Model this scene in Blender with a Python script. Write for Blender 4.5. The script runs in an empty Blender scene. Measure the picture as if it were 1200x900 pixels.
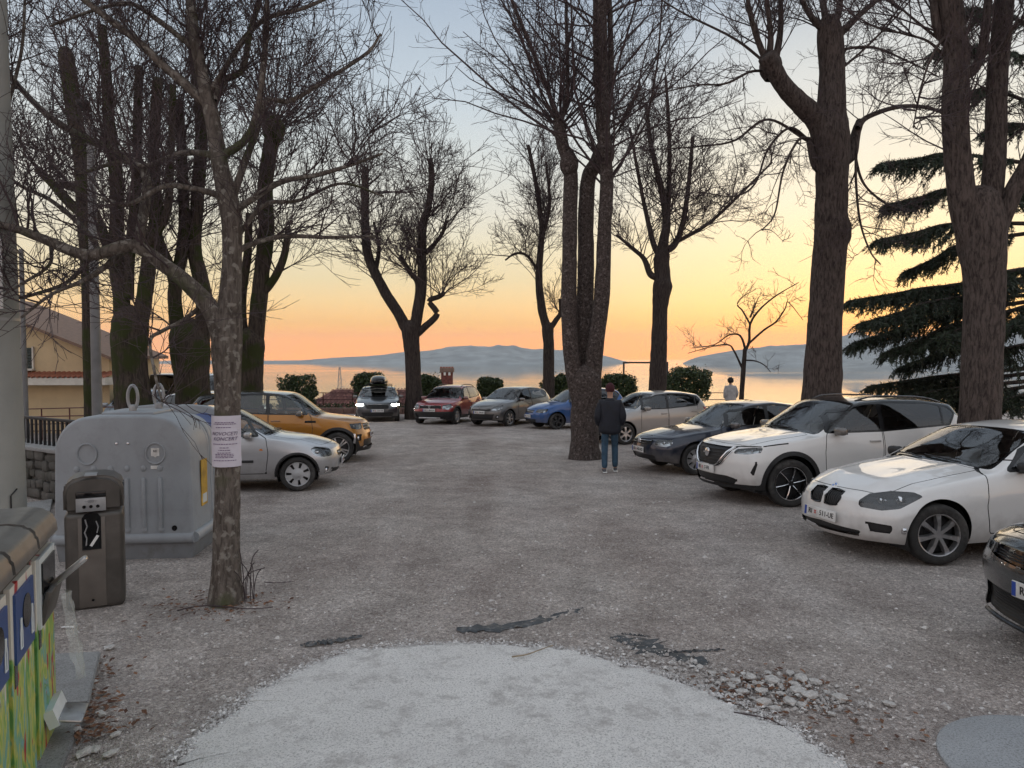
import bpy, bmesh, math, random
import numpy as np
from mathutils import Vector, Matrix, noise as mnoise
R = math.radians
random.seed(7); rng = np.random.default_rng(7)
scene = bpy.context.scene
col = scene.collection

# ---------------------------------------------------------------- camera
F_PX, CAM_H, EYE_Y, SLOPE = 850.0, 1.98, 415.0, 0.027
PITCH = math.atan((450 - EYE_Y) / F_PX)
cd = bpy.data.cameras.new('camera'); cam = bpy.data.objects.new('camera', cd); col.objects.link(cam)
cd.sensor_width = 36.0; cd.lens = 36.0 * F_PX / 1200.0
cd.clip_start = 0.05; cd.clip_end = 200000
cam.location = (0, 0, CAM_H); cam.rotation_euler = (R(90) - PITCH, 0, 0)
scene.camera = cam

# ---------------------------------------------------------------- sky and sun (just after sunset, sun behind the right-hand hills)
SUN_AZ = R(27)                 # to the right of the viewing direction (+Y)
SUN_EL = R(1.5)
world = bpy.data.worlds.new('World'); scene.world = world; world.use_nodes = True
wn, wl = world.node_tree.nodes, world.node_tree.links
wn.clear()
w_out = wn.new('ShaderNodeOutputWorld'); w_bg = wn.new('ShaderNodeBackground')
wl.new(w_bg.outputs[0], w_out.inputs[0])
nish = wn.new('ShaderNodeTexSky'); nish.sky_type = 'NISHITA'; nish.sun_disc = False
nish.sun_elevation = SUN_EL; nish.sun_rotation = SUN_AZ; nish.altitude = 150; nish.dust_density = 2.0
tc = wn.new('ShaderNodeTexCoord'); sep = wn.new('ShaderNodeSeparateXYZ')
wl.new(tc.outputs['Generated'], sep.inputs[0])
def s2l(c):
    return tuple((v / 255 / 12.92) if v / 255 <= 0.04045 else ((v / 255 + 0.055) / 1.055) ** 2.4 for v in c)
def ramp(nodes, stops, interp='LINEAR'):
    n = nodes.new('ShaderNodeValToRGB'); cr = n.color_ramp; cr.interpolation = interp
    while len(cr.elements) > 1: cr.elements.remove(cr.elements[-1])
    first = True
    for p, c in stops:
        e = cr.elements[0] if first else cr.elements.new(p)
        e.position = p; e.color = (*c, 1); first = False
    return n
# elevation: sqrt of the direction's z spreads the bands near the horizon
w_abs = wn.new('ShaderNodeMath'); w_abs.operation = 'MAXIMUM'; w_abs.inputs[1].default_value = 0.0
wl.new(sep.outputs['Z'], w_abs.inputs[0])
w_sq = wn.new('ShaderNodeMath'); w_sq.operation = 'POWER'; w_sq.inputs[1].default_value = 0.5
wl.new(w_abs.outputs[0], w_sq.inputs[0])
def el(deg): return math.sqrt(max(0.0, math.sin(R(deg))))
def half(c, k=1.0): return tuple(min(1.0, v * k * .5) for v in s2l(c))       # the Background strength of 2 doubles these again
warm = ramp(wn, [(el(0.0), half((255, 158, 50), 2.0)), (el(1.2), half((255, 164, 62), 1.75)), (el(2.4), half((255, 192, 104), 1.1)), (el(4.0), half((252, 212, 146), .93)), (el(5.7), half((245, 223, 174), .82)),
                 (el(8), half((240, 228, 194), .80)), (el(11), half((229, 226, 212), .81)), (el(15), half((214, 220, 218), .81)), (el(19), half((198, 210, 219), .81)), (el(27), half((163, 179, 198), .82)),
                 (el(50), half((182, 192, 204))), (el(89), half((194, 201, 210)))])
cool = ramp(wn, [(el(0.0), half((220, 178, 164))), (el(5), half((222, 194, 182))), (el(12), half((214, 200, 196))), (el(27), half((196, 199, 206))),
                 (el(50), half((192, 199, 208))), (el(89), half((194, 201, 210)))])
wl.new(w_sq.outputs[0], warm.inputs[0]); wl.new(w_sq.outputs[0], cool.inputs[0])
w_dot = wn.new('ShaderNodeVectorMath'); w_dot.operation = 'DOT_PRODUCT'
w_dot.inputs[1].default_value = (math.sin(SUN_AZ), math.cos(SUN_AZ), 0.0)
wl.new(tc.outputs['Generated'], w_dot.inputs[0])
w_mr = wn.new('ShaderNodeMapRange'); w_mr.interpolation_type = 'SMOOTHSTEP'
w_mr.inputs['From Min'].default_value = -0.55; w_mr.inputs['From Max'].default_value = 0.75
wl.new(w_dot.outputs['Value'], w_mr.inputs[0])
w_mix = wn.new('ShaderNodeMix'); w_mix.data_type = 'RGBA'
wl.new(w_mr.outputs[0], w_mix.inputs['Factor']); wl.new(cool.outputs[0], w_mix.inputs['A']); wl.new(warm.outputs[0], w_mix.inputs['B'])
# a wide glow where the sun went down
w_dot2 = wn.new('ShaderNodeVectorMath'); w_dot2.operation = 'DOT_PRODUCT'
w_dot2.inputs[1].default_value = (math.sin(SUN_AZ) * math.cos(R(3)), math.cos(SUN_AZ) * math.cos(R(3)), math.sin(R(3)))
wl.new(tc.outputs['Generated'], w_dot2.inputs[0])
w_gl = wn.new('ShaderNodeMapRange'); w_gl.interpolation_type = 'SMOOTHERSTEP'
w_gl.inputs['From Min'].default_value = 0.88; w_gl.inputs['From Max'].default_value = 1.0
wl.new(w_dot2.outputs['Value'], w_gl.inputs[0])
w_add = wn.new('ShaderNodeMix'); w_add.data_type = 'RGBA'; w_add.blend_type = 'ADD'
w_add.inputs['B'].default_value = (0.07, 0.045, 0.0, 1)
wl.new(w_gl.outputs[0], w_add.inputs['Factor']); wl.new(w_mix.outputs['Result'], w_add.inputs['A'])
w_ns = wn.new('ShaderNodeMix'); w_ns.data_type = 'RGBA'; w_ns.blend_type = 'ADD'; w_ns.inputs['Factor'].default_value = 0.012
wl.new(w_add.outputs['Result'], w_ns.inputs['A']); wl.new(nish.outputs[0], w_ns.inputs['B'])
wl.new(w_ns.outputs['Result'], w_bg.inputs['Color']); w_bg.inputs['Strength'].default_value = 2.0

sd = bpy.data.lights.new('sun', 'SUN'); sun = bpy.data.objects.new('sun', sd); col.objects.link(sun)
sd.energy = 0.22; sd.angle = R(40); sd.color = (1.0, 0.74, 0.5)
sun_dir = Vector((math.sin(SUN_AZ) * math.cos(R(7)), math.cos(SUN_AZ) * math.cos(R(7)), math.sin(R(7))))
sun.rotation_euler = sun_dir.to_track_quat('Z', 'Y').to_euler()

scene.view_settings.view_transform = 'Standard'; scene.view_settings.look = 'None'
scene.view_settings.exposure = 0.34; scene.view_settings.gamma = 1.0; scene.view_settings.use_curve_mapping = False
scene.render.engine = 'CYCLES'
cy = scene.cycles
cy.use_denoising = True
try: cy.denoiser = 'OPENIMAGEDENOISE'
except Exception: pass
cy.max_bounces = 6; cy.diffuse_bounces = 2; cy.glossy_bounces = 3; cy.transmission_bounces = 4; cy.transparent_max_bounces = 10; cy.volume_bounces = 0
cy.caustics_reflective = False; cy.caustics_refractive = False; cy.sample_clamp_indirect = 4.0
cy.volume_step_rate = 1.0; cy.use_adaptive_sampling = True; cy.adaptive_threshold = 0.02

# ---------------------------------------------------------------- pixel helpers (photograph pixels, 1200 x 900)
cp, sp_ = math.cos(PITCH), math.sin(PITCH)
def ray(px, py):
    u, v = (px - 600) / F_PX, -(py - 450) / F_PX
    return Vector((u, cp + v * sp_, -sp_ + v * cp))
def gz(y): return -SLOPE * y
def on_ground(px, py):
    d = ray(px, py); t = CAM_H / (-d.z - SLOPE * d.y); return Vector((0, 0, CAM_H)) + d * t
def at_depth(px, py, Y):
    d = ray(px, py); return Vector((0, 0, CAM_H)) + d * (Y / d.y)

# ---------------------------------------------------------------- materials
MATS = {}
def newmat(name):
    m = bpy.data.materials.new(name); m.use_nodes = True; m.node_tree.nodes.clear()
    nt = m.node_tree; out = nt.nodes.new('ShaderNodeOutputMaterial'); MATS[name] = m
    return m, nt.nodes, nt.links, out
def pbsdf(n, l, out, colr=(.5, .5, .5), rough=.6, metal=0., **kw):
    b = n.new('ShaderNodeBsdfPrincipled'); b.inputs['Base Color'].default_value = (*colr[:3], 1)
    b.inputs['Roughness'].default_value = rough; b.inputs['Metallic'].default_value = metal
    for k, v in kw.items(): b.inputs[k].default_value = v
    l.new(b.outputs[0], out.inputs['Surface']); return b
def mat(name, colr, rough=.6, metal=0., vary=.25, scale=8., bump=0., bscale=40., coat=0., spec=.5, dirt=None, dirt_scale=3., coords='Object'):
    """Principled surface with a little procedural unevenness in colour, gloss and relief."""
    if name in MATS: return MATS[name]
    m, n, l, out = newmat(name)
    b = pbsdf(n, l, out, colr, rough, metal)
    b.inputs['Coat Weight'].default_value = coat; b.inputs['Coat Roughness'].default_value = .04
    b.inputs['Specular IOR Level'].default_value = spec
    t = n.new('ShaderNodeTexCoord')
    nz = n.new('ShaderNodeTexNoise'); nz.inputs['Scale'].default_value = scale; nz.inputs['Detail'].default_value = 6
    l.new(t.outputs[coords], nz.inputs['Vector'])
    lo = tuple(c * (1 - vary) for c in colr[:3]); hi = tuple(min(1, c * (1 + vary)) for c in colr[:3])
    rp = ramp(n, [(.3, lo), (.7, hi)]); l.new(nz.outputs['Fac'], rp.inputs[0])
    src = rp.outputs[0]
    if dirt:
        n2 = n.new('ShaderNodeTexNoise'); n2.inputs['Scale'].default_value = dirt_scale; n2.inputs['Detail'].default_value = 8; n2.inputs['Roughness'].default_value = .7
        l.new(t.outputs[coords], n2.inputs['Vector'])
        r2 = ramp(n, [(.5, (0, 0, 0)), (.72, (1, 1, 1))]); l.new(n2.outputs['Fac'], r2.inputs[0])
        mx = n.new('ShaderNodeMix'); mx.data_type = 'RGBA'; mx.inputs['B'].default_value = (*dirt, 1)
        l.new(r2.outputs[0], mx.inputs['Factor']); l.new(src, mx.inputs['A']); src = mx.outputs['Result']
    l.new(src, b.inputs['Base Color'])
    mr = n.new('ShaderNodeMapRange'); mr.inputs['To Min'].default_value = max(0, rough - .08); mr.inputs['To Max'].default_value = min(1, rough + .12)
    l.new(nz.outputs['Fac'], mr.inputs[0]); l.new(mr.outputs[0], b.inputs['Roughness'])
    if bump:
        n3 = n.new('ShaderNodeTexNoise'); n3.inputs['Scale'].default_value = bscale; n3.inputs['Detail'].default_value = 5
        l.new(t.outputs[coords], n3.inputs['Vector'])
        bp = n.new('ShaderNodeBump'); bp.inputs['Strength'].default_value = bump; bp.inputs['Distance'].default_value = .02
        l.new(n3.outputs['Fac'], bp.inputs['Height']); l.new(bp.outputs[0], b.inputs['Normal'])
    return m

# ---------------------------------------------------------------- mesh helpers
class MB:
    """Collects simple solids; build() links them as ONE mesh object."""
    def __init__(s): s.v = []; s.f = []
    def add(s, vs, fs):
        o = len(s.v); s.v += [tuple(v) for v in vs]; s.f += [tuple(i + o for i in f) for f in fs]; return s
    def box(s, c, d, rz=0., M=None):
        hx, hy, hz = d[0] / 2, d[1] / 2, d[2] / 2
        vs = [Vector((x, y, z)) for z in (-hz, hz) for y in (-hy, hy) for x in (-hx, hx)]
        m = M if M is not None else Matrix.Rotation(rz, 3, 'Z')
        vs = [m @ v + Vector(c) for v in vs]
        return s.add(vs, [(0, 2, 3, 1), (4, 5, 7, 6), (0, 1, 5, 4), (2, 6, 7, 3), (0, 4, 6, 2), (1, 3, 7, 5)])
    def rbox(s, c, d, r=.01, rz=0., seg=2, M=None):
        bm = bmesh.new(); bmesh.ops.create_cube(bm, size=1.0)
        for v in bm.verts: v.co = Vector((v.co.x * d[0], v.co.y * d[1], v.co.z * d[2]))
        bmesh.ops.bevel(bm, geom=bm.edges[:], offset=min(r, min(d) * .49), segments=seg, affect='EDGES', profile=.5)
        m = M if M is not None else Matrix.Rotation(rz, 3, 'Z')
        bm.verts.index_update()
        s.add([m @ v.co + Vector(c) for v in bm.verts], [[v.index for v in f.verts] for f in bm.faces]); bm.free(); return s
    def tube(s, pts, rad, n=8, caps=True):
        P = [Vector(p) for p in pts]; k = len(P)
        rs = rad if hasattr(rad, '__len__') else [rad] * k
        o = len(s.v); up = None
        for i in range(k):
            t = (P[min(i + 1, k - 1)] - P[max(i - 1, 0)])
            t = t.normalized() if t.length > 1e-9 else Vector((0, 0, 1))
            if up is None:
                a = Vector((0, 0, 1)) if abs(t.z) < .9 else Vector((1, 0, 0)); up = (a - t * a.dot(t)).normalized()
            else:
                up = up - t * up.dot(t); up = up.normalized() if up.length > 1e-6 else t.orthogonal().normalized()
            b = t.cross(up)
            for j in range(n):
                a = 2 * math.pi * j / n; s.v.append(tuple(P[i] + (up * math.cos(a) + b * math.sin(a)) * rs[i]))
        for i in range(k - 1):
            for j in range(n):
                a, b2 = o + i * n + j, o + i * n + (j + 1) % n; s.f.append((a, b2, b2 + n, a + n))
        if caps: s.f.append(tuple(o + j for j in range(n))[::-1]); s.f.append(tuple(o + (k - 1) * n + j for j in range(n)))
        return s
    def lathe(s, prof, n=24, axis='Z', c=(0, 0, 0), closed=False):
        o = len(s.v); k = len(prof)
        for (r, h) in prof:
            for j in range(n):
                a = 2 * math.pi * j / n; x, y = r * math.cos(a), r * math.sin(a)
                p = (x, y, h) if axis == 'Z' else ((x, h, y) if axis == 'Y' else (h, x, y))
                s.v.append((p[0] + c[0], p[1] + c[1], p[2] + c[2]))
        kk = k if closed else k - 1
        for i in range(kk):
            i2 = (i + 1) % k
            for j in range(n):
                a, b = o + i * n + j, o + i * n + (j + 1) % n; a2, b2 = o + i2 * n + j, o + i2 * n + (j + 1) % n
                s.f.append((a, b, b2, a2))
        if not closed:
            s.f.append(tuple(o + j for j in range(n))[::-1]); s.f.append(tuple(o + (k - 1) * n + j for j in range(n)))
        return s
    def prism(s, poly, ax, a, b):
        """poly in the two axes other than ax, extruded from a to b."""
        k = len(poly); vs = []
        for h in (a, b):
            for (p, q) in poly: vs.append({'X': (h, p, q), 'Y': (p, h, q), 'Z': (p, q, h)}[ax])
        fs = [tuple(range(k))[::-1], tuple(range(k, 2 * k))] + [(i, (i + 1) % k, (i + 1) % k + k, i + k) for i in range(k)]
        return s.add(vs, fs)
    def mesh(s, name='mesh', smooth=None):
        me = bpy.data.meshes.new(name); me.from_pydata(s.v, [], s.f); me.update()
        bm = bmesh.new(); bm.from_mesh(me); bmesh.ops.recalc_face_normals(bm, faces=bm.faces); bm.to_mesh(me); bm.free()
        if smooth is not None: shade(me, smooth)
        return me
    def build(s, name, m, parent=None, smooth=35, **kw):
        return obj(name, s.mesh(name, smooth), m, parent, **kw)
def shade(me, ang):
    me.polygons.foreach_set('use_smooth', [True] * len(me.polygons))
    if ang < 179:
        try: me.set_sharp_from_angle(angle=R(ang))
        except Exception: pass
def obj(name, me, m, parent=None, loc=None, rot=None):
    o = bpy.data.objects.new(name, me); col.objects.link(o)
    if m is not None and not me.materials: me.materials.append(m)
    if parent is not None: o.parent = parent
    if loc is not None: o.location = loc
    if rot is not None: o.rotation_euler = rot
    return o
def tag(o, label=None, cat=None, group=None, kind=None):
    if label: o['label'] = label
    if cat: o['category'] = cat
    if group: o['group'] = group
    if kind: o['kind'] = kind
    return o
def empty(name, loc, rz=0., slope=False):
    o = bpy.data.objects.new(name, None); col.objects.link(o); o.empty_display_size = .2
    if slope: o.rotation_euler = (Matrix.Rotation(-math.atan(SLOPE), 3, 'X') @ Matrix.Rotation(rz, 3, 'Z')).to_euler()
    else: o.rotation_euler = (0, 0, rz)
    o.location = loc; return o
def copy_tree(o, parent=None):
    c = o.copy(); col.objects.link(c); c.parent = parent
    for ch in [x for x in bpy.data.objects if x.parent == o]: copy_tree(ch, c)
    return c
def np_mesh(name, V, Fq, smooth=False):
    """Fast mesh from numpy arrays (all faces with the same corner count)."""
    me = bpy.data.meshes.new(name); V = np.asarray(V, np.float32); Fq = np.asarray(Fq, np.int32)
    k = Fq.shape[1]
    me.vertices.add(len(V)); me.vertices.foreach_set('co', V.ravel())
    me.loops.add(Fq.size); me.loops.foreach_set('vertex_index', Fq.ravel())
    me.polygons.add(len(Fq)); me.polygons.foreach_set('loop_start', np.arange(0, Fq.size, k, dtype=np.int32))
    try: me.polygons.foreach_set('loop_total', np.full(len(Fq), k, dtype=np.int32))
    except Exception: pass
    me.polygons.foreach_set('use_smooth', [bool(smooth)] * len(Fq))
    me.update(calc_edges=True); me.validate(); return me
def text_mesh(body, size, depth=.0015, align='CENTER', shear=0., bold=0.):
    cu = bpy.data.curves.new('lettering', 'FONT'); cu.body = body; cu.size = size; cu.align_x = align; cu.align_y = 'CENTER'
    cu.extrude = depth / 2; cu.resolution_u = 3; cu.shear = shear; cu.offset = bold
    t = bpy.data.objects.new('lettering', cu); col.objects.link(t)
    dg = bpy.context.evaluated_depsgraph_get(); dg.update()
    me = bpy.data.meshes.new_from_object(t.evaluated_get(dg)); bpy.data.objects.remove(t); bpy.data.curves.remove(cu)
    me.name = 'lettering'; me.materials.clear(); return me
# ================================================================ SETTING
SEA_Z = -150.0
EDGE = 38.0                          # far edge of the terrace
def terr(x, y):
    """height of the land sheet"""
    z = gz(y)
    if y > EDGE: 
        t = y - EDGE
        z = gz(EDGE) - 2.2 * (1 - math.exp(-t / 1.0)) - .33 * max(0, t - 1)
    xl = -13.5 - .30 * max(0., y - 10)
    return max(z, SEA_Z - 30)
def land_grid():
    xs = sorted(set([-900, -500, -300, -200, -140, -100, -75, -60] + list(np.arange(-48, -14, 2.)) + list(np.arange(-14, 14.1, .4)) + list(np.arange(16, 50, 2.)) + [60, 75, 100, 140, 200, 300, 500, 900]))
    ys = sorted(set([-60, -30, -15, -8, -4, -2, 0] + list(np.arange(1, 14, .3)) + list(np.arange(14, 42, .6)) + [44, 47, 52, 60, 75, 95, 130, 180, 240, 320, 420, 500, 600]))
    V = []
    for y in ys:
        for x in xs:
            z = terr(x, y)
            if y < EDGE - .5 and abs(x) < 40:
                z += .012 * mnoise.noise((x * .9, y * .9, 0)) + .02 * mnoise.noise((x * .25, y * .25, 3.))
            V.append((x, y, z))
    n = len(xs); Fq = [(j * n + i, j * n + i + 1, (j + 1) * n + i + 1, (j + 1) * n + i) for j in range(len(ys) - 1) for i in range(n - 1)]
    return np_mesh('ground', V, Fq, True)
def gravel_mat():
    m, n, l, out = newmat('gravel_ground'); b = pbsdf(n, l, out, (.3, .3, .3), .9)
    b.inputs['Specular IOR Level'].default_value = .25
    t = n.new('ShaderNodeTexCoord')
    def noise(sc, det=6, ro=.6):
        q = n.new('ShaderNodeTexNoise'); q.inputs['Scale'].default_value = sc; q.inputs['Detail'].default_value = det; q.inputs['Roughness'].default_value = ro
        l.new(t.outputs['Object'], q.inputs['Vector']); return q
    big = noise(.42, 6, .62); mid = noise(2.2, 6, .7)
    vo = n.new('ShaderNodeTexVoronoi'); vo.inputs['Scale'].default_value = 95; l.new(t.outputs['Object'], vo.inputs['Vector'])
    vo2 = n.new('ShaderNodeTexVoronoi'); vo2.inputs['Scale'].default_value = 40; l.new(t.outputs['Object'], vo2.inputs['Vector'])
    r1 = ramp(n, [(.3, (.50, .448, .428)), (.5, (.60, .555, .53)), (.7, (.69, .655, .63))]); l.new(big.outputs['Fac'], r1.inputs[0])
    r2 = ramp(n, [(.32, (.62, .59, .57)), (.68, (1.22, 1.2, 1.18))]); l.new(mid.outputs['Fac'], r2.inputs[0])
    m1 = n.new('ShaderNodeMix'); m1.data_type = 'RGBA'; m1.blend_type = 'MULTIPLY'; m1.inputs['Factor'].default_value = .75
    l.new(r1.outputs[0], m1.inputs['A']); l.new(r2.outputs[0], m1.inputs['B'])
    # worn, driven-over streaks and browner, damper hollows
    mps = n.new('ShaderNodeMapping'); mps.inputs['Scale'].default_value = (.95, .16, 1); mps.inputs['Rotation'].default_value = (0, 0, .12); l.new(t.outputs['Object'], mps.inputs[0])
    stq = n.new('ShaderNodeTexNoise'); stq.inputs['Scale'].default_value = 1.; stq.inputs['Detail'].default_value = 5; l.new(mps.outputs[0], stq.inputs['Vector'])
    r4 = ramp(n, [(.36, (.86, .83, .81)), (.5, (1, .985, .97)), (.66, (1.06, 1.06, 1.06))]); l.new(stq.outputs['Fac'], r4.inputs[0])
    m0 = n.new('ShaderNodeMix'); m0.data_type = 'RGBA'; m0.blend_type = 'MULTIPLY'; m0.inputs['Factor'].default_value = .85
    l.new(m1.outputs['Result'], m0.inputs['A']); l.new(r4.outputs[0], m0.inputs['B'])
    m1 = m0
    # each pebble its own grey
    sc_ = n.new('ShaderNodeSeparateColor'); l.new(vo.outputs['Color'], sc_.inputs[0])
    r3 = ramp(n, [(0., (.55, .53, .52)), (.5, (.95, .93, .92)), (.9, (1.15, 1.15, 1.15)), (1., (1.6, 1.6, 1.58))]); l.new(sc_.outputs['Red'], r3.inputs[0])
    m2 = n.new('ShaderNodeMix'); m2.data_type = 'RGBA'; m2.blend_type = 'MULTIPLY'; m2.inputs['Factor'].default_value = .8
    l.new(m1.outputs['Result'], m2.inputs['A']); l.new(r3.outputs[0], m2.inputs['B'])
    sc2 = n.new('ShaderNodeSeparateColor'); l.new(vo2.outputs['Color'], sc2.inputs[0])
    r5 = ramp(n, [(0., (.66, .64, .63)), (.5, (.98, .97, .96)), (.9, (1.1, 1.1, 1.1)), (1., (1.5, 1.5, 1.48))]); l.new(sc2.outputs['Green'], r5.inputs[0])
    m3 = n.new('ShaderNodeMix'); m3.data_type = 'RGBA'; m3.blend_type = 'MULTIPLY'; m3.inputs['Factor'].default_value = .75
    l.new(m2.outputs['Result'], m3.inputs['A']); l.new(r5.outputs[0], m3.inputs['B']); l.new(m3.outputs['Result'], b.inputs['Base Color'])
    fine = noise(120, 4)
    ad = n.new('ShaderNodeMath'); ad.operation = 'MULTIPLY_ADD'; ad.inputs[1].default_value = -1.2
    l.new(vo.outputs['Distance'], ad.inputs[0]); l.new(fine.outputs['Fac'], ad.inputs[2])
    ad2 = n.new('ShaderNodeMath'); ad2.operation = 'MULTIPLY_ADD'; ad2.inputs[1].default_value = -.8
    l.new(vo2.outputs['Distance'], ad2.inputs[0]); l.new(ad.outputs[0], ad2.inputs[2])
    bp = n.new('ShaderNodeBump'); bp.inputs['Strength'].default_value = 1.0; bp.inputs['Distance'].default_value = .018
    l.new(ad2.outputs[0], bp.inputs['Height']); l.new(bp.outputs[0], b.inputs['Normal'])
    return m
tag(obj('ground', land_grid(), gravel_mat()), kind='structure')

# sea: real ripples come from bump; it mirrors the sky
def sea_mat():
    m, n, l, out = newmat('sea_water'); b = pbsdf(n, l, out, (.02, .05, .06), .12)
    b.inputs['IOR'].default_value = 1.9; b.inputs['Specular IOR Level'].default_value = 1.0
    t = n.new('ShaderNodeTexCoord'); mp = n.new('ShaderNodeMapping'); mp.inputs['Scale'].default_value = (.0004, .0016, 1)
    l.new(t.outputs['Object'], mp.inputs[0])
    q = n.new('ShaderNodeTexNoise'); q.inputs['Scale'].default_value = 1.; q.inputs['Detail'].default_value = 5; l.new(mp.outputs[0], q.inputs['Vector'])
    mr = n.new('ShaderNodeMapRange'); mr.inputs['From Min'].default_value = .3; mr.inputs['From Max'].default_value = .7; mr.inputs['To Min'].default_value = .02; mr.inputs['To Max'].default_value = .11
    l.new(q.outputs['Fac'], mr.inputs[0]); l.new(mr.outputs[0], b.inputs['Roughness'])
    return m
sm = MB(); SEA_R = 20000
ang = [R(-75 + 150 * i / 60) for i in range(61)]
rr = [200, 600, 1500, 4000, 9000, 14000, SEA_R]
sm.add([(r * math.sin(a), r * math.cos(a), SEA_Z) for r in rr for a in ang],
       [(i * 61 + j, i * 61 + j + 1, (i + 1) * 61 + j + 1, (i + 1) * 61 + j) for i in range(len(rr) - 1) for j in range(60)])
tag(sm.build('sea', sea_mat()), kind='structure')

# islands and coast hills: ridge outlines at their own distance with real relief
def hills(name, label_pts, base_py_dist, depth, m, seed, n=150, rough=1.0):
    """label_pts: ridge pixels; land rises from the shore at base distance to the ridge and falls behind."""
    P = sorted(label_pts); xs = np.linspace(P[0][0], P[-1][0], n)
    ry = np.interp(xs, [p[0] for p in P], [p[1] for p in P])
    V, rows = [], 14
    for i, px in enumerate(xs):
        edge = min(1., min(i, n - 1 - i) / (n * .05))
        D0 = base_py_dist(px) if callable(base_py_dist) else base_py_dist
        for k in range(rows):
            t = k / (rows - 1); D = D0 + depth * t
            ridge = at_depth(px, ry[i], D0 + depth * .55)
            H = max(2., (ridge.z - SEA_Z) * (edge * (2 - edge)) ** .7)
            prof = math.sin(min(1., t / .55) * math.pi / 2) ** 1.3 if t < .55 else math.cos((t - .55) / .45 * math.pi / 2)
            nz = mnoise.fractal((px * .035 * rough, t * 5, seed), .9, 2.1, 5)
            z = SEA_Z - 3 + (H + 3) * prof * (1 + (.18 * nz if k not in (0, rows - 1) else 0) * (1 - .75 * (abs(t - .55) < .05)))
            u = (px - 600) / F_PX
            V.append((u * D, D, z if 0 < k < rows - 1 else SEA_Z - 3))
    Fq = [(i * rows + k, (i + 1) * rows + k, (i + 1) * rows + k + 1, i * rows + k + 1) for i in range(n - 1) for k in range(rows - 1)]
    return tag(obj(name, np_mesh(name, V, Fq, True), m), kind='structure')
hm = mat('hill_forest', (.27, .29, .28), .9, vary=.5, scale=.004)
hills('island_hills', [(120, 428), (200, 423), (300, 423), (350, 422.5), (395, 419), (440, 417), (470, 412.5), (500, 411), (530, 406.5), (552, 405), (575, 406.5), (598, 405.5), (622, 409), (650, 410), (690, 414), (720, 419), (738, 423)], 11200, 3600, hm, 1.)
hills('far_coast_hills', [(800, 421), (840, 414), (878, 408), (930, 404.5), (960, 402), (1000, 404), (1060, 409), (1120, 412), (1300, 412)], 10500, 2500, hm, 5.)
hills('mountain_ridge', [(935, 418), (960, 404), (985, 394), (1003, 388), (1018, 395), (1050, 399), (1090, 393), (1150, 386), (1230, 384), (1400, 388)], lambda px: 12500 - 3 * max(0, px - 935), 3000, hm, 9.)
hills('near_coast_hills', [(985, 424), (1020, 421), (1060, 418), (1120, 417), (1180, 414), (1300, 405)], lambda px: 8200 - 6.5 * max(0, px - 985), 1500, hm, 13.)

hz, hn, hl, ho = newmat('haze_air'); pv = hn.new('ShaderNodeVolumePrincipled')
pv.inputs['Color'].default_value = (.80, .90, 1.0, 1); pv.inputs['Density'].default_value = 5.0e-5; pv.inputs['Anisotropy'].default_value = 0.0
hl.new(pv.outputs[0], ho.inputs['Volume'])
hb = MB().box((0, 9900, (SEA_Z - 31.5 + 530) / 2), (42000, 20400, 530 - SEA_Z + 31.5))
tag(hb.build('haze', hz), kind='stuff')
# ================================================================ CAR BUILDER
from mathutils.bvhtree import BVHTree
def paint(name, c, metal=.0, rough=.32, flake=0.):
    if name in MATS: return MATS[name]
    m, n, l, out = newmat(name); b = pbsdf(n, l, out, c, rough, metal)
    b.inputs['Coat Weight'].default_value = 1.0; b.inputs['Coat Roughness'].default_value = .03; b.inputs['Coat IOR'].default_value = 1.5
    t = n.new('ShaderNodeTexCoord')
    q = n.new('ShaderNodeTexNoise'); q.inputs['Scale'].default_value = 2.2; q.inputs['Detail'].default_value = 9; q.inputs['Roughness'].default_value = .7; l.new(t.outputs['Object'], q.inputs['Vector'])
    rp = ramp(n, [(.45, (0, 0, 0)), (.8, (1, 1, 1))]); l.new(q.outputs['Fac'], rp.inputs[0])
    mx = n.new('ShaderNodeMix'); mx.data_type = 'RGBA'; mx.inputs['A'].default_value = (*c, 1)
    mx.inputs['B'].default_value = (c[0] * .7 + .07, c[1] * .7 + .065, c[2] * .7 + .06, 1)
    mm = n.new('ShaderNodeMath'); mm.operation = 'MULTIPLY'; mm.inputs[1].default_value = .35; l.new(rp.outputs[0], mm.inputs[0])
    l.new(mm.outputs[0], mx.inputs['Factor'])
    # road dust thrown up along the sills and bumpers
    sx = n.new('ShaderNodeSeparateXYZ'); l.new(t.outputs['Object'], sx.inputs[0]); q2 = n.new('ShaderNodeTexNoise'); q2.inputs['Scale'].default_value = 7.; q2.inputs['Detail'].default_value = 8; l.new(t.outputs['Object'], q2.inputs['Vector'])
    dz = n.new('ShaderNodeMath'); dz.operation = 'MULTIPLY_ADD'; dz.inputs[1].default_value = .5; l.new(q2.outputs['Fac'], dz.inputs[0]); l.new(sx.outputs['Z'], dz.inputs[2])
    rd = ramp(n, [(.44, (1, 1, 1)), (.78, (0, 0, 0))]); l.new(dz.outputs[0], rd.inputs[0]); md = n.new('ShaderNodeMath'); md.operation = 'MULTIPLY'; md.inputs[1].default_value = .55; l.new(rd.outputs[0], md.inputs[0])
    m9 = n.new('ShaderNodeMix'); m9.data_type = 'RGBA'; m9.inputs['B'].default_value = (.23, .205, .185, 1); l.new(md.outputs[0], m9.inputs['Factor']); l.new(mx.outputs['Result'], m9.inputs['A']); l.new(m9.outputs['Result'], b.inputs['Base Color'])
    mr = n.new('ShaderNodeMapRange'); mr.inputs['To Min'].default_value = .015; mr.inputs['To Max'].default_value = .07
    l.new(rp.outputs[0], mr.inputs[0]); l.new(mr.outputs[0], b.inputs['Coat Roughness'])
    return m
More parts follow.
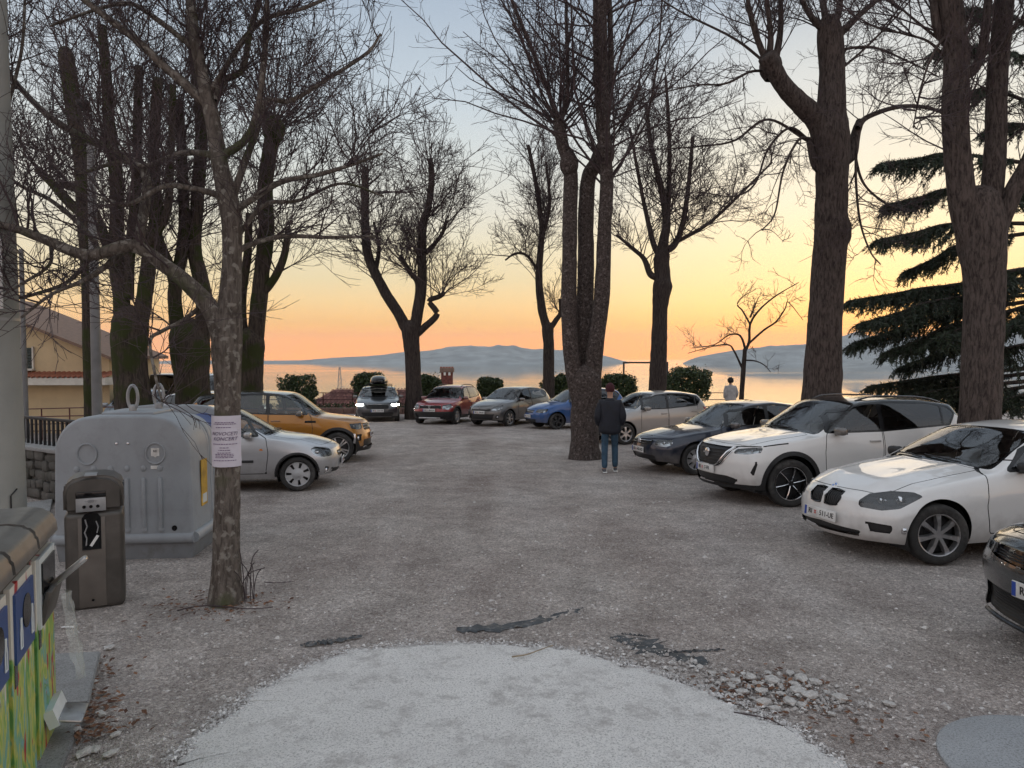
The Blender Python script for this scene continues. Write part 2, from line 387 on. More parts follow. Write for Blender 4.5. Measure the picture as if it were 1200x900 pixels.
def glass_mat(name, tint, rough=.0):
    if name in MATS: return MATS[name]
    m, n, l, out = newmat(name)
    tr = n.new('ShaderNodeBsdfTransparent'); tr.inputs[0].default_value = (*tint, 1)
    gl = n.new('ShaderNodeBsdfGlossy'); gl.inputs['Roughness'].default_value = .015
    fr = n.new('ShaderNodeFresnel'); fr.inputs['IOR'].default_value = 1.95
    mx = n.new('ShaderNodeMixShader'); l.new(fr.outputs[0], mx.inputs[0]); l.new(tr.outputs[0], mx.inputs[1]); l.new(gl.outputs[0], mx.inputs[2])
    l.new(mx.outputs[0], out.inputs['Surface']); return m
M_GLASS = glass_mat('window_glass', (.78, .82, .80)); M_GLASS_DARK = glass_mat('privacy_glass', (.06, .065, .07)); M_LENS = glass_mat('lamp_glass', (.92, .94, .95))
M_BLACKP = mat('black_plastic', (.018, .018, .019), .5, vary=.3, scale=30, bump=.05, bscale=300)
M_GLOSSB = mat('gloss_black', (.008, .008, .009), .12, vary=.2)
M_RUBBER = mat('tyre_rubber', (.028, .027, .026), .82, vary=.35, scale=14, dirt=(.09, .085, .08), dirt_scale=5)
M_SILVER = mat('wheel_silver', (.52, .52, .53), .32, .85, vary=.15, scale=10, dirt=(.25, .23, .21), dirt_scale=6)
M_CHROME = mat('chrome', (.75, .75, .76), .1, 1., vary=.08)
M_DARKMET = mat('dark_metal', (.05, .05, .052), .5, .5, vary=.3)
M_INT = mat('car_interior', (.025, .025, .027), .75, vary=.3, scale=10)
M_SEAT = mat('seat_fabric', (.045, .045, .048), .9, vary=.3, scale=20)
M_REFL = mat('lamp_reflector', (.62, .63, .64), .2, .8, vary=.2, scale=20)
M_REFLD = mat('dark_lamp_housing', (.05, .05, .053), .3, .5, vary=.3, scale=20)
M_REDLAMP = mat('red_lamp', (.30, .012, .012), .15, vary=.3, scale=20, coat=1.)
M_AMBER = mat('amber_lamp', (.6, .2, .03), .2, vary=.2)
M_PLATE = mat('plate_white', (.72, .72, .70), .4, vary=.05, dirt=(.4, .38, .36))
M_PLTXT = mat('plate_black', (.012, .012, .012), .5, vary=.1)
M_BLUE = mat('plate_blue', (.02, .06, .32), .4, vary=.1)
M_REDP = mat('plate_red', (.5, .03, .03), .4, vary=.1)
M_LIVELAMP, _n, _l, _o = newmat('lit_headlamp')
_e = _n.new('ShaderNodeEmission'); _e.inputs[0].default_value = (1., .97, .9, 1); _e.inputs[1].default_value = 60.; _l.new(_e.outputs[0], _o.inputs['Surface'])

def sdf_poly(P, poly):
    """signed distance of the points P (N,2) to a polygon; negative inside"""
    poly = np.asarray(poly, float); d = np.full(len(P), 1e9); s = np.ones(len(P))
    M = len(poly)
    for i in range(M):
        a, b = poly[i], poly[i - 1]
        e = b - a; w = P - a
        t = np.clip((w @ e) / max(1e-12, e @ e), 0, 1)
        q = w - t[:, None] * e
        d = np.minimum(d, (q * q).sum(1))
        c1 = P[:, 1] >= a[1]; c2 = P[:, 1] < b[1]; c3 = e[0] * w[:, 1] > e[1] * w[:, 0]
        flip = (c1 & c2 & c3) | (~c1 & ~c2 & ~c3); s[flip] *= -1
    return s * np.sqrt(d)
def lerpf(tab):
    X = [p[0] for p in tab]; Y = [p[1] for p in tab]
    return lambda x: np.interp(x, X, Y)

class Shell:
    """Car skin: a box grid pushed into shape, cut along outlines, then handed out as parts."""
    def __init__(s, sp):
        s.sp = sp; L, W = sp['L'], sp['W']; fo, wb = sp['fo'], sp['wb']
        s.xF = wb / 2 + fo; s.xR = s.xF - L
        res = sp.get('res', 1.0)
        nI, nJ, nK, nK2 = int(84 * res), int(26 * res), int(13 * res), int(9 * res)
        # stations: finer near the two ends
        t = np.linspace(0, 1, nI + 1); S = L * (t - .055 * np.sin(2 * np.pi * t) * 1.0)
        B = np.linspace(-1, 1, nJ + 1); B = np.sign(B) * (1 - (1 - np.abs(B)) ** 1.25)
        cm = .62; C = np.concatenate([np.linspace(0, cm, nK + 1), np.linspace(cm, 1, nK2 + 1)[1:]]); nC = len(C) - 1
        ztop, zbelt, zbot = lerpf(sp['top']), lerpf(sp['belt']), lerpf(sp.get('bot', [(0, .24), (.35, .2), (L - .6, .2), (L, .30)]))
        foff = lerpf(sp.get('front', [(.2, -.07), (.34, .0), (.5, .0), (.62, -.02), (.75, -.07), (1., -.12)]))
        roff = lerpf(sp.get('rear', [(.25, .05), (.4, .0), (.6, .0), (.75, .03), (1.1, .08)]))
        bow = lerpf([(0, sp.get('bow', .26)), (.5, .20), (sp['cowl'], .15), (sp['hdr'], .07), (sp['hdr'] + .6, .0), (L - 1.0, -.02), (L - .45, -.07), (L, -.16)])
        plan = lerpf(sp.get('plan', [(0, .86), (.08, .905), (.22, .945), (.5, .98), (.9, 1.), (L - 1.0, 1.), (L - .5, .975), (L - .2, .93), (L - .06, .89), (L, .85)]))
        tum = sp.get('tumble', .40); crown = lerpf([(0, .03), (.6, .05), (sp['cowl'], .045), (sp['hdr'], .05), (L - .8, .06), (L, .04)])
        side = lerpf(sp.get('side', [(0, .925), (.12, .955), (.35, .985), (.55, .995), (.74, 1.006), (.80, .992), (.93, .975), (1., .955)]))
        idx = {}; pos = []; x0s = []; bs = []; s.faces = []
        def vert(i, j, k):
            key = (i, j, k)
            if key in idx: return idx[key]
            x, b, c = S[i], B[j], C[k]
            zt = float(ztop(x)); zb = float(zbot(x)); be = min(float(zbelt(x)), zt - .045)
            hw = W / 2 * float(plan(x)); ab = abs(b)
            if c <= cm: z = zb + (be - zb) * c / cm; y = hw * float(side(c / cm))
            else:
                f = (c - cm) / (1 - cm); z = be + (zt - be) * f
                h = (zt - be) * f; y = hw * float(side(1.)) - tum * h * (.82 + .18 * min(1, h / .5)) - .012 * math.sin(f * math.pi) * min(1, (zt - be) / .3) * -1
                z -= float(crown(x)) * ab ** 2.6 * f
                if x < sp['cowl'] and 'crease' in sp: cb_, ca_ = sp['crease']; z += ca_ * f * max(0., 1 - abs(ab - cb_) / .16) * min(1., x / .4)
            xx = s.xF - x
            if x < .6: xx += ((.6 - x) / .6) ** 2 * float(foff(z))
            if x > L - .5: xx += ((x - L + .5) / .5) ** 2 * float(roff(z))
            bw = float(bow(x)) * ab ** 2.4
            if c < cm and bow(x) > 0 and x > .6: bw *= c / cm
            idx[key] = len(pos); pos.append((xx - bw, b * y if False else math.copysign(ab, b) * y, z)); x0s.append(x); bs.append(b); return idx[key]
        q = s.faces
        for i in range(nI):
            for j in range(nJ): q.append((vert(i, j, nC), vert(i, j + 1, nC), vert(i + 1, j + 1, nC), vert(i + 1, j, nC)))
            for k in range(nC):
                q.append((vert(i, 0, k), vert(i, 0, k + 1), vert(i + 1, 0, k + 1), vert(i + 1, 0, k)))
                q.append((vert(i, nJ, k), vert(i + 1, nJ, k), vert(i + 1, nJ, k + 1), vert(i, nJ, k + 1)))
        for j in range(nJ):
            for k in range(nC):
                q.append((vert(0, j, k), vert(0, j + 1, k), vert(0, j + 1, k + 1), vert(0, j, k + 1)))
                q.append((vert(nI, j, k), vert(nI, j, k + 1), vert(nI, j + 1, k + 1), vert(nI, j + 1, k)))
        P = np.array(pos); Q = np.array(q)
        E = np.concatenate([Q[:, [0, 1]], Q[:, [1, 2]], Q[:, [2, 3]], Q[:, [3, 0]]]); E.sort(axis=1); E = np.unique(E, axis=0)
        deg = np.bincount(E.ravel(), minlength=len(P))
        for _ in range(sp.get('smooth', 3)):
            acc = np.zeros_like(P); np.add.at(acc, E[:, 0], P[E[:, 1]]); np.add.at(acc, E[:, 1], P[E[:, 0]])
            P = P * .5 + .5 * acc / deg[:, None]
        bm = s.bm = bmesh.new(); s.lx = bm.verts.layers.float.new('x0'); s.lb = bm.verts.layers.float.new('b'); s.lr = bm.faces.layers.int.new('reg'); s.ln = bm.verts.layers.float_vector.new('nrm')
        vs = [bm.verts.new(p) for p in P]
        for v, x, b in zip(vs, x0s, bs): v[s.lx] = x; v[s.lb] = b
        for f in q: bm.faces.new([vs[i] for i in f])
        bmesh.ops.recalc_face_normals(bm, faces=bm.faces); bm.normal_update(); bm.verts.index_update(); bm.verts.ensure_lookup_table()
        for v in bm.verts: v[s.ln] = v.normal
        s.bvh = BVHTree.FromBMesh(bm)
        s.regs = {}
    def attrs(s, seq):
        bm = s.bm
        co = np.array([v.co[:] for v in seq]); x0 = np.array([v[s.lx] for v in seq]); b = np.array([v[s.lb] for v in seq])
        return co, x0, b
    def cut(s, fn):
        bm = s.bm; bm.verts.index_update(); V = list(bm.verts)
        co, x0, b = s.attrs(V); val = fn(co, x0, b); val[np.abs(val) < 2e-5] = 2e-5
        E = list(bm.edges); ei = np.array([(e.verts[0].index, e.verts[1].index) for e in E])
        cr = np.nonzero(val[ei[:, 0]] * val[ei[:, 1]] < 0)[0]
        new = set(); fset = set()
        for k in cr:
            e = E[k]; a, c = e.verts; va, vc = val[a.index], val[c.index]; t = va / (va - vc); t = min(.995, max(.005, t))
            xa, xc, ba, bc = a[s.lx], c[s.lx], a[s.lb], c[s.lb]; na = a[s.ln].lerp(c[s.ln], t).normalized()
            fset.update(e.link_faces)
            ne, nv = bmesh.utils.edge_split(e, a, t); nv[s.lx] = xa + (xc - xa) * t; nv[s.lb] = ba + (bc - ba) * t; nv[s.ln] = na; new.add(nv)
        for f in fset:
            if not f.is_valid: continue
            nv = [v for v in f.verts if v in new]
            if len(nv) == 2:
                try: bmesh.utils.face_split(f, nv[0], nv[1])
                except Exception: pass
            elif len(nv) == 4:
                try: bmesh.utils.face_split(f, nv[0], nv[1]); 
                except Exception: pass
        s.last = fn
    def mark(s, name, fn, cut=True, over=()):
        """cut along fn = 0 and give the skin faces where fn < 0 to the region"""
        if cut: s.cut(fn)
        if name not in s.regs: s.regs[name] = len(s.regs) + 1
        rid = s.regs[name]; F = list(s.bm.faces); ok = {0} | {s.regs[o] for o in over if o in s.regs}
        co = np.array([f.calc_center_median()[:] for f in F])
        x0 = np.array([sum(v[s.lx] for v in f.verts) / len(f.verts) for f in F]); b = np.array([sum(v[s.lb] for v in f.verts) / len(f.verts) for f in F])
        val = fn(co, x0, b)
        for f, v in zip(F, val):
            if v < 0 and f[s.lr] in ok: f[s.lr] = rid
    def drop(s, fn):
        s.cut(fn); s.bm.faces.ensure_lookup_table(); F = list(s.bm.faces)
        co = np.array([f.calc_center_median()[:] for f in F]); x0 = np.zeros(len(F))
        val = fn(co, x0, x0)
        bmesh.ops.delete(s.bm, geom=[f for f, v in zip(F, val) if v < 0], context='FACES')
    def islands(s, name):
        rid = s.regs.get(name, 0) if name else 0
        todo = {f for f in s.bm.faces if f[s.lr] == rid}; out = []
        while todo:
            st = [todo.pop()]; isl = [st[0]]
            while st:
                f = st.pop()
                for e in f.edges:
                    for g in e.link_faces:
                        if g in todo: todo.remove(g); st.append(g); isl.append(g)
            out.append(isl)
        return sorted(out, key=len, reverse=True)
    def mesh(s, faces, push=0., name='panel', solid=0.):
        vm = {}; V = []; Fs = []; NN = []
        for f in faces:
            r = []
            for v in f.verts:
                if v not in vm: vm[v] = len(V); V.append(tuple(v.co - v[s.ln] * push)); NN.append(tuple(v[s.ln]))
                r.append(vm[v])
            Fs.append(r)
        me = bpy.data.meshes.new(name); me.from_pydata(V, [], Fs); me.update()
        me.polygons.foreach_set('use_smooth', [True] * len(me.polygons))
        me.normals_split_custom_set_from_vertices(NN); return me
    # probing
    def front(s, y, z):
        h = s.bvh.ray_cast(Vector((s.xF + 2, y, z)), Vector((-1, 0, 0)))[0]; return h.x if h else s.xF
    def rear(s, y, z):
        h = s.bvh.ray_cast(Vector((s.xR - 2, y, z)), Vector((1, 0, 0)))[0]; return h.x if h else s.xR
    def side(s, x, z):
        h = s.bvh.ray_cast(Vector((x, 3, z)), Vector((0, -1, 0)))[0]; return h.y if h else s.sp['W'] / 2
    def above(s, x, y):
        h = s.bvh.ray_cast(Vector((x, y, 4)), Vector((0, 0, -1)))[0]; return h.z if h else 0

def make_wheel_meshes(r, wid, style):
    """meshes of one wheel with its axle on Y and its outer face at +Y"""
    rr = r * style.get('rim', .66); h = wid / 2; n = 40
    ty = MB().lathe([(rr * .98, h * .80), (rr * 1.03, h * .93), (r * .86, h * 1.0), (r * .945, h * .94), (r * .985, h * .76), (r, h * .45), (r * .992, h * .42), (r * .992, h * .36), (r, h * .33),
                     (r, h * .04), (r * .99, h * .02), (r * .99, -h * .02), (r, -h * .04), (r, -h * .45), (r * .985, -h * .76), (r * .945, -h * .94), (r * .86, -h), (rr * 1.03, -h * .93), (rr * .98, -h * .8)], n, 'Y', closed=True)
    core = MB().lathe([(.02, h * .1), (rr * .55, h * .1), (rr * .55, h * .0), (rr * .9, -h * .1), (rr * .97, -h * .5), (rr * .9, -h * .6), (.05, -h * .6)], 28, 'Y')
    rim = MB(); k = style['n']
    lip = [(rr * .93, h * .66), (rr * .955, h * .86), (rr * 1.0, h * .9), (rr * 1.02, h * .78), (rr * .985, h * .2), (rr * .93, h * .2)]
    rim.lathe(lip, n, 'Y', closed=True)
    if style['kind'] == 'cover':          # pressed hub cap with holes: wide webs round a dish
        rim.lathe([(.012, h * .9), (rr * .22, h * .92), (rr * .27, h * .84), (rr * .46, h * .84), (rr * .5, h * .80), (rr * .5, h * .55), (.012, h * .55)], 28, 'Y')
        for i in range(k):
            a = 2 * math.pi * i / k; w0, w1 = .62 * math.pi / k * rr * .5, .74 * math.pi / k * rr * .95
            M = Matrix.Rotation(a, 3, 'Y')
            vs = [M @ Vector(p) for p in [(rr * .46, h * .82, -w0), (rr * .46, h * .82, w0), (rr * .96, h * .80, w1), (rr * .96, h * .80, -w1), (rr * .46, h * .6, -w0), (rr * .46, h * .6, w0), (rr * .96, h * .6, w1), (rr * .96, h * .6, -w1)]]
            rim.add(vs, [(0, 1, 2, 3), (7, 6, 5, 4), (0, 4, 5, 1), (1, 5, 6, 2), (2, 6, 7, 3), (3, 7, 4, 0)])
    else:
        rim.lathe([(.01, h * .78), (rr * .13, h * .80), (rr * .2, h * .74), (rr * .2, h * .3), (.01, h * .3)], 20, 'Y')
        wi, wo = style.get('w', (.09, .11)); tw = style.get('twin', 0)
        for i in range(k):
            for d in ((-tw, tw) if tw else (0,)):
                a = 2 * math.pi * i / k + d; M = Matrix.Rotation(a, 3, 'Y'); w0, w1 = rr * wi, rr * wo
                vs = [M @ Vector(p) for p in [(rr * .14, h * .80, -w0), (rr * .14, h * .80, w0), (rr * .96, h * .74, w1), (rr * .96, h * .74, -w1),
                                              (rr * .14, h * .4, -w0 * 1.2), (rr * .14, h * .4, w0 * 1.2), (rr * .97, h * .4, w1 * 1.1), (rr * .97, h * .4, -w1 * 1.1),
                                              (rr * .55, h * .92, -(w0 + w1) * .36), (rr * .55, h * .92, (w0 + w1) * .36)]]
                rim.add(vs, [(0, 1, 9, 8), (8, 9, 2, 3), (7, 6, 5, 4), (0, 8, 3, 7, 4), (1, 5, 6, 2, 9), (2, 6, 7, 3), (0, 4, 5, 1)])
    return ty.mesh('tyre', 50), core.mesh('wheel', 40), rim.mesh('rim', 40)

def make_plate(parent, x, y, z, text, faces=1, tilt=0., tsize=.078, w=.52):
    """number plate: white plate, blue strip, crest, black characters; faces +x (1) or -x (-1)"""
    pl = MB().rbox((0, 0, 0), (.012, w, .112), .004).build('number_plate', M_PLATE, parent, loc=(x, y, z), rot=(0, tilt, 0 if faces > 0 else math.pi))
    MB().box((.0065, -w / 2 + .022, 0), (.002, .036, .10)).build('euro_band', M_BLUE, pl)
    if text:
        me = text_mesh(text[0], tsize, bold=.001); obj('lettering', me, M_PLTXT, pl, loc=(.008, -w / 2 + .05 + tsize * .36 * len(text[0]), 0), rot=(R(90), 0, R(90)))
        cx = -w / 2 + .075 + tsize * .72 * len(text[0])
        cr = MB()
        for a in range(3):
            for c in range(3):
                if (a + c) % 2 == 0: cr.box((.0075, cx + (a - 1) * .011, (c - 1) * .013), (.002, .011, .013))
        cr.build('crest', M_REDP, pl)
        me = text_mesh(text[1], tsize, bold=.001); obj('lettering', me, M_PLTXT, pl, loc=(.008, cx + .03 + tsize * .34 * len(text[1]), 0), rot=(R(90), 0, R(90)))
    return pl

def make_car(sp):
    L, W, H, fo, wb, r = sp['L'], sp['W'], sp['H'], sp['fo'], sp['wb'], sp['r']
    sh = Shell(sp); xF, xR = sh.xF, sh.xR
    S2x = lambda s_: xF - s_
    root = empty(sp['name'], (0, 0, 0))
    tag(root, sp['label'], 'car', sp.get('group'))
    pm = sp['paint']; trimm = M_BLACKP
    # --- side windows
    def side_poly(poly, rad=.0):
        P = [(S2x(a), b) for a, b in poly]
        return lambda co, x0, b: np.where(np.abs(b) > .55, sdf_poly(co[:, [0, 2]], P) - rad, 1.)
    dlo = sp['dlo']
    base = side_poly(dlo, .02)
    def with_pillars(co, x0, b):
        f = base(co, x0, b) + .03
        for (p0, p1, w) in sp['pillars']:
            a = np.array([S2x(p0[0]), p0[1]]); c = np.array([S2x(p1[0]), p1[1]]); d = (c - a) / np.linalg.norm(c - a)
            q = co[:, [0, 2]] - a; f = np.maximum(f, w / 2 - np.abs(q[:, 0] * d[1] - q[:, 1] * d[0]))
        return f
    # order: glass first (inner), then its black surround
    sh.cut(base)
    sh.mark('side_window', with_pillars)
    sh.mark('window_trim', base, cut=False)
    # --- windscreen and rear window, in the skin's own coordinates
    c0, h0 = sp['cowl'], sp['hdr']; wf = sp.get('wsw', .90)
    def rect(xa, xb, bw, rad=.05):
        def f(co, x0, b):
            bx = np.abs(b) * W / 2
            q = np.stack([np.abs(x0 - (xa + xb) / 2) - (xb - xa) / 2 + rad, bx - bw * W / 2 + rad], 1)
            return np.where(co[:, 2] > .8, np.minimum(np.maximum(q[:, 0], q[:, 1]), 0) + np.linalg.norm(np.maximum(q, 0), axis=1) - rad, 1.)
        return f
    ws = rect(c0 + .0, h0 + .02, wf, .04)
    sh.cut(ws); sh.mark('windscreen', lambda co, x0, b: ws(co, x0, b) + .028); sh.mark('screen_trim', ws, cut=False)
    if 'rg' in sp:
        rw = rect(sp['rg'][0], sp['rg'][1], .84, .08); sh.mark('rear_window', rw)
    if sp.get('roof_mat'):                     # contrasting roof: everything above the windows
        rl = lerpf(sp['roof_line'])
        sh.mark('roof', lambda co, x0, b: np.where((x0 > sp['roof_span'][0]) & (x0 < sp['roof_span'][1]), rl(x0) - co[:, 2], 1.))
    # --- lamps, grille, intakes in coordinates unrolled round the nose
    def nose(poly, rad=.012, xlim=1.15):
        def f(co, x0, b):
            u = np.abs(co[:, 1]) + np.maximum(0, xF - co[:, 0] - .13)
            return np.where(x0 < xlim, sdf_poly(np.stack([u, co[:, 2]], 1), poly) - rad, 1.)
        return f
    def tail(poly, rad=.015):
        def f(co, x0, b):
            u = np.abs(co[:, 1]) + np.maximum(0, co[:, 0] - xR - .1)
            return np.where(x0 > L - 1., sdf_poly(np.stack([u, co[:, 2]], 1), poly) - rad, 1.)
        return f
    sh.mark('headlight', nose(sp['lamp']))
    for g in sp.get('grilles', []): sh.mark('grille', nose(g, .01, .6))
    for g in sp.get('intakes', []): sh.mark('air_intake', nose(g, .012, .9))
    for g in sp.get('fogs', []): sh.mark('fog_lamp', nose(g, .012, .9))
    if 'tlamp' in sp: sh.mark('tail_lamp', tail(sp['tlamp']))
    # --- wheel arches
    ra = sp.get('ra', r + .055); cl = sp.get('clad', 0)
    def arch(rad):
        def f(co, x0, b):
            d = np.full(len(co), 9.)
            for xw in (wb / 2, -wb / 2): d = np.minimum(d, np.hypot(co[:, 0] - xw, co[:, 2] - r * 1.0) - rad)
            return np.where(np.abs(co[:, 1]) > W * .22, d, 1.)
        return f
    sh.drop(arch(ra))
    if cl:
        low = lerpf(sp.get('clad_z', [(0, .34), (L, .34)]))
        def cladf(co, x0, b): return np.minimum(arch(ra + cl)(co, x0, b), co[:, 2] - low(x0))
        sh.mark('cladding', cladf)
    elif 'skirt' in sp:
        sk = sp['skirt']; sh.mark('lower_trim', lambda co, x0, b: co[:, 2] - sk)
    # --- shut lines
    def ring(fn, w=.0035): return lambda co, x0, b: np.abs(fn(co, x0, b)) - w
    for d in sp['doors']:
        f = side_poly(d, .03)
        for o in (.0055, -.0055): sh.cut(lambda co, x0, b, o=o: f(co, x0, b) + o)
        sh.mark('seam', ring(f, .0055), cut=False)
    bn = sp.get('bonnet', (.16, c0 - .02, .80)); f = rect(bn[0], bn[1], bn[2], .06)
    def bonf(co, x0, b): return np.where((x0 < c0 + .05) & (co[:, 2] > .45), f(np.stack([co[:, 0], co[:, 1], co[:, 2] * 0 + 2], 1), x0, b), 1.)
    for o in (.0055, -.0055): sh.cut(lambda co, x0, b, o=o: bonf(co, x0, b) + o)
    sh.mark('seam', ring(bonf, .0055), cut=False)
    sh.bm.normal_update()
    # --- hand out the parts
    named = []
    for n_, isl in enumerate(sh.islands(None)):
        if len(isl) < 3: nm = 'body_panel'
        c = sum((f.calc_center_median() for f in isl), Vector()) / len(isl)
        if n_ == 0: nm = 'body'
        elif abs(c.y) > W * .3 and len(isl) > 40: nm = 'door'
        elif abs(c.y) < .1 and c.x > wb * .1 and c.z > .6 and len(isl) > 60: nm = 'bonnet'
        else: nm = 'body_panel'
        named.append((nm, obj(nm, sh.mesh(isl, 0, nm), pm, root), c))
    doors = [(o, c) for nm, o, c in named if nm == 'door']
    def give(reg, nm, m, push=0., split=False, minf=2):
        out = []
        isl = sh.islands(reg) if reg in sh.regs else []
        if not split and isl: isl = [[f for i in isl for f in i]]
        for i in isl:
            if len(i) >= minf: out.append((obj(nm, sh.mesh(i, push, nm), m, root), sum((f.calc_center_median() for f in i), Vector()) / len(i), i))
        return out
    gl = sp.get('glass', M_GLASS)
    for reg, nm, push in (('windscreen', 'windscreen', .004), ('rear_window', 'rear_window', .004)): give(reg, nm, M_GLASS if reg == 'windscreen' else gl, push, minf=1)
    if sp.get('glass_rear'):
        for o, c, i in give('side_window', 'side_window', M_GLASS, .006, True):
            if c.x < sp['glass_rear']: o.data.materials.clear(); o.data.materials.append(M_GLASS_DARK)
    else: give('side_window', 'side_window', gl, .006, True)
    give('window_trim', 'window_trim', M_GLOSSB if sp.get('gloss_trim') else trimm, .002)
    give('screen_trim', 'screen_seal', M_GLOSSB, .002)
    if sp.get('roof_mat'): give('roof', 'roof', sp['roof_mat'])
    give('grille', 'grille', M_GLOSSB if sp.get('gloss_grille') else M_BLACKP, sp.get('gdeep', .025), True)
    give('air_intake', 'air_intake', M_BLACKP, .03, True)
    give('cladding', 'wheel_arch_cladding', M_BLACKP, -.006); give('lower_trim', 'lower_trim', sp.get('skirt_mat', M_BLACKP), 0)
    give('seam', 'shut_line', M_BLACKP, .012, True)
    for o, c, i in give('tail_lamp', 'tail_lamp', M_REDLAMP, -.003, True): pass
    for o, c, i in give('fog_lamp', 'fog_lamp', M_BLACKP, .02, True):
        if sp.get('fog_round', True):
            MB().lathe([(.001, .0), (.036, 0), (.042, -.01), (.042, -.03)], 16, 'X', c=(c.x + .0, c.y, c.z)).build('lens', M_CHROME, o)
    for o, c, i in give('headlight', 'headlight', M_LENS, 0, True):
        obj('reflector', sh.mesh(i, .045, 'reflector'), sp.get('lampm', M_REFL), o)
        sgn = 1 if c.y > 0 else -1
        for (ly, lz, lr) in sp.get('lenses', []):
            lx = sh.front(ly * sgn, lz)
            MB().lathe([(.001, .012), (lr * .6, .006), (lr * .92, -.008), (lr, -.02), (lr, -.06)], 18, 'X', c=(lx - .06, ly * sgn, lz)).build('lens', M_LIVELAMP if sp.get('lit') else M_CHROME, o)
    # --- structure underneath
    un = MB(); un.box(((xF + xR) / 2, 0, .30), (L - .75, W * .80, .16)); un.box((0, 0, .33), (wb - 2 * ra - .04, W * .9, .1)); un.box(((xF + xR) / 2, 0, .5), (L - .5, W * .5, .3)); un.build('underbody', M_BLACKP, root)
    for xw in (wb / 2, -wb / 2):
        for sg in (1, -1):
            liner = MB()
            pts = [(xw + (ra + .004) * math.cos(R(a)), r + (ra + .004) * math.sin(R(a))) for a in range(-25, 206, 10)]
            k = len(pts); ys = [sg * (W / 2 - .075), sg * (W / 2 - .36)]
            vs = [(p[0], y, p[1]) for y in ys for p in pts]
            liner.add(vs, [(i, i + 1, i + 1 + k, i + k) for i in range(k - 1)] + [tuple(range(k, 2 * k))])
            liner.build('wheel_well', M_BLACKP, root)
    # --- wheels
    ty, core, rim = make_wheel_meshes(r, sp.get('tw', .205), sp['wheel'])
    rimm = sp['wheel'].get('mat', M_SILVER)
    for xw, st in ((wb / 2, sp.get('steer', 0)), (-wb / 2, 0)):
        for sg in (1, -1):
            yw = sg * (W / 2 - sp.get('tw', .205) / 2 - .022)
            w_ = obj('wheel', core, M_DARKMET, root, loc=(xw, yw, r), rot=(0, random.uniform(0, 6.28), (0 if sg > 0 else math.pi) + R(st)))
            w_.rotation_mode = 'XYZ'
            obj('tyre', ty, M_RUBBER, w_); obj('rim', rim, rimm, w_)
            if sp['wheel'].get('edges'):
                eg = MB(); rr = r * sp['wheel']['rim']; hh = sp.get('tw', .205) / 2
                for q in range(sp['wheel']['n']):
                    a = 2 * math.pi * q / sp['wheel']['n']; eg.tube([(rr * t * math.cos(a), hh * hy, -rr * t * math.sin(a)) for t, hy in ((.16, .80), (.55, .93), (.95, .76))], .007, 4)
                eg.lathe([(rr * .95, hh * .86), (rr * .965, hh * .905), (rr * .995, hh * .905), (rr * .99, hh * .86)], 40, 'Y', closed=True)
                eg.build('spoke_edges', M_CHROME, w_)
            if sp['wheel'].get('badge'):
                MB().lathe([(.001, .081), (.034, .081), (.036, .076)], 18, 'Y').build('hub_badge', sp['wheel']['badge'], w_)
    # --- mirrors, handles, wipers
    mx, mz = S2x(sp['mirror'][0]), sp['mirror'][1]
    for sg in (1, -1):
        yb = sh.side(mx, mz - .03)
        mm = sp.get('mirror_mat', pm)
        mb = MB().rbox((0, 0, 0), (.13, .20, .125), .045, seg=3)
        mb.v = [(x * (1 - .35 * max(0, sg * y * 4)), y, z * (1 - .25 * abs(y) * 5 * (1 if sg * y > 0 else .3))) for x, y, z in mb.v]
        o = mb.build('wing_mirror', mm, root, loc=(mx, sg * (yb + .10), mz), smooth=60)
        MB().box((-.064, 0, 0), (.008, .15, .085)).build('mirror_glass', M_CHROME, o)
        MB().rbox((-.01, -sg * .105, -.045), (.07, .10, .035), .012).build('mirror_arm', M_BLACKP, o)
    for (hx, hz_) in sp['handles']:
        for sg in (1, -1):
            yb = sh.side(S2x(hx), hz_)
            hmb = MB().rbox((0, sg * .018, 0), (.19, .016, .028), .008).box((.08, sg * .006, 0), (.025, .02, .022)).box((-.08, sg * .006, 0), (.025, .02, .022))
            dd = [o for o, c in doors if c.y * sg > 0]
            par = min(dd, key=lambda o: min((Vector((S2x(hx), sg * yb, hz_)) - v.co).length for v in o.data.vertices)) if dd else root
            hmb.build('handle', sp.get('handle_mat', pm), par, loc=(S2x(hx), sg * yb, hz_))
    wpx = S2x(c0 - .02)
    for y0, y1 in ((.42, -.12), (-.10, -.62)):
        pts = []
        for t in np.linspace(0, 1, 6):
            y = y0 + (y1 - y0) * t; s_ = c0 + .02 + .10 * t * (1 - .3 * t) + .14 * (y / (W / 2)) ** 2
            pts.append((S2x(s_), y, sh.above(S2x(s_), y) + .014))
        MB().tube(pts, .009, 5).build('wiper', M_BLACKP, root)
    # --- cabin
    bx = S2x(h0); fl = .42
    for sg in (1, -1):
        sx = bx - .42; hy = sg * W * .21
        st = MB().rbox((sx + .12, hy, fl + .12), (.5, .48, .2), .06).build('seat', M_SEAT, root)
        Mt = Matrix.Rotation(R(-14), 3, 'Y'); MB().rbox((sx - .17, hy, fl + .44), (.14, .46, .62), .06, M=Mt).build('backrest', M_SEAT, st)
        hr = MB().rbox((sx - .27, hy, H - sp.get('hrest', .42)), (.09, .25, .17), .04); hr.tube([(sx - .26, hy - .05, H - .6), (sx - .265, hy - .05, H - .42)], .008, 5); hr.tube([(sx - .26, hy + .05, H - .6), (sx - .265, hy + .05, H - .42)], .008, 5)
        hr.build('headrest', M_SEAT, st)
    rs = MB().rbox((bx - 1.3, 0, fl + .12), (.5, W * .72, .2), .05).build('rear_seat', M_SEAT, root)
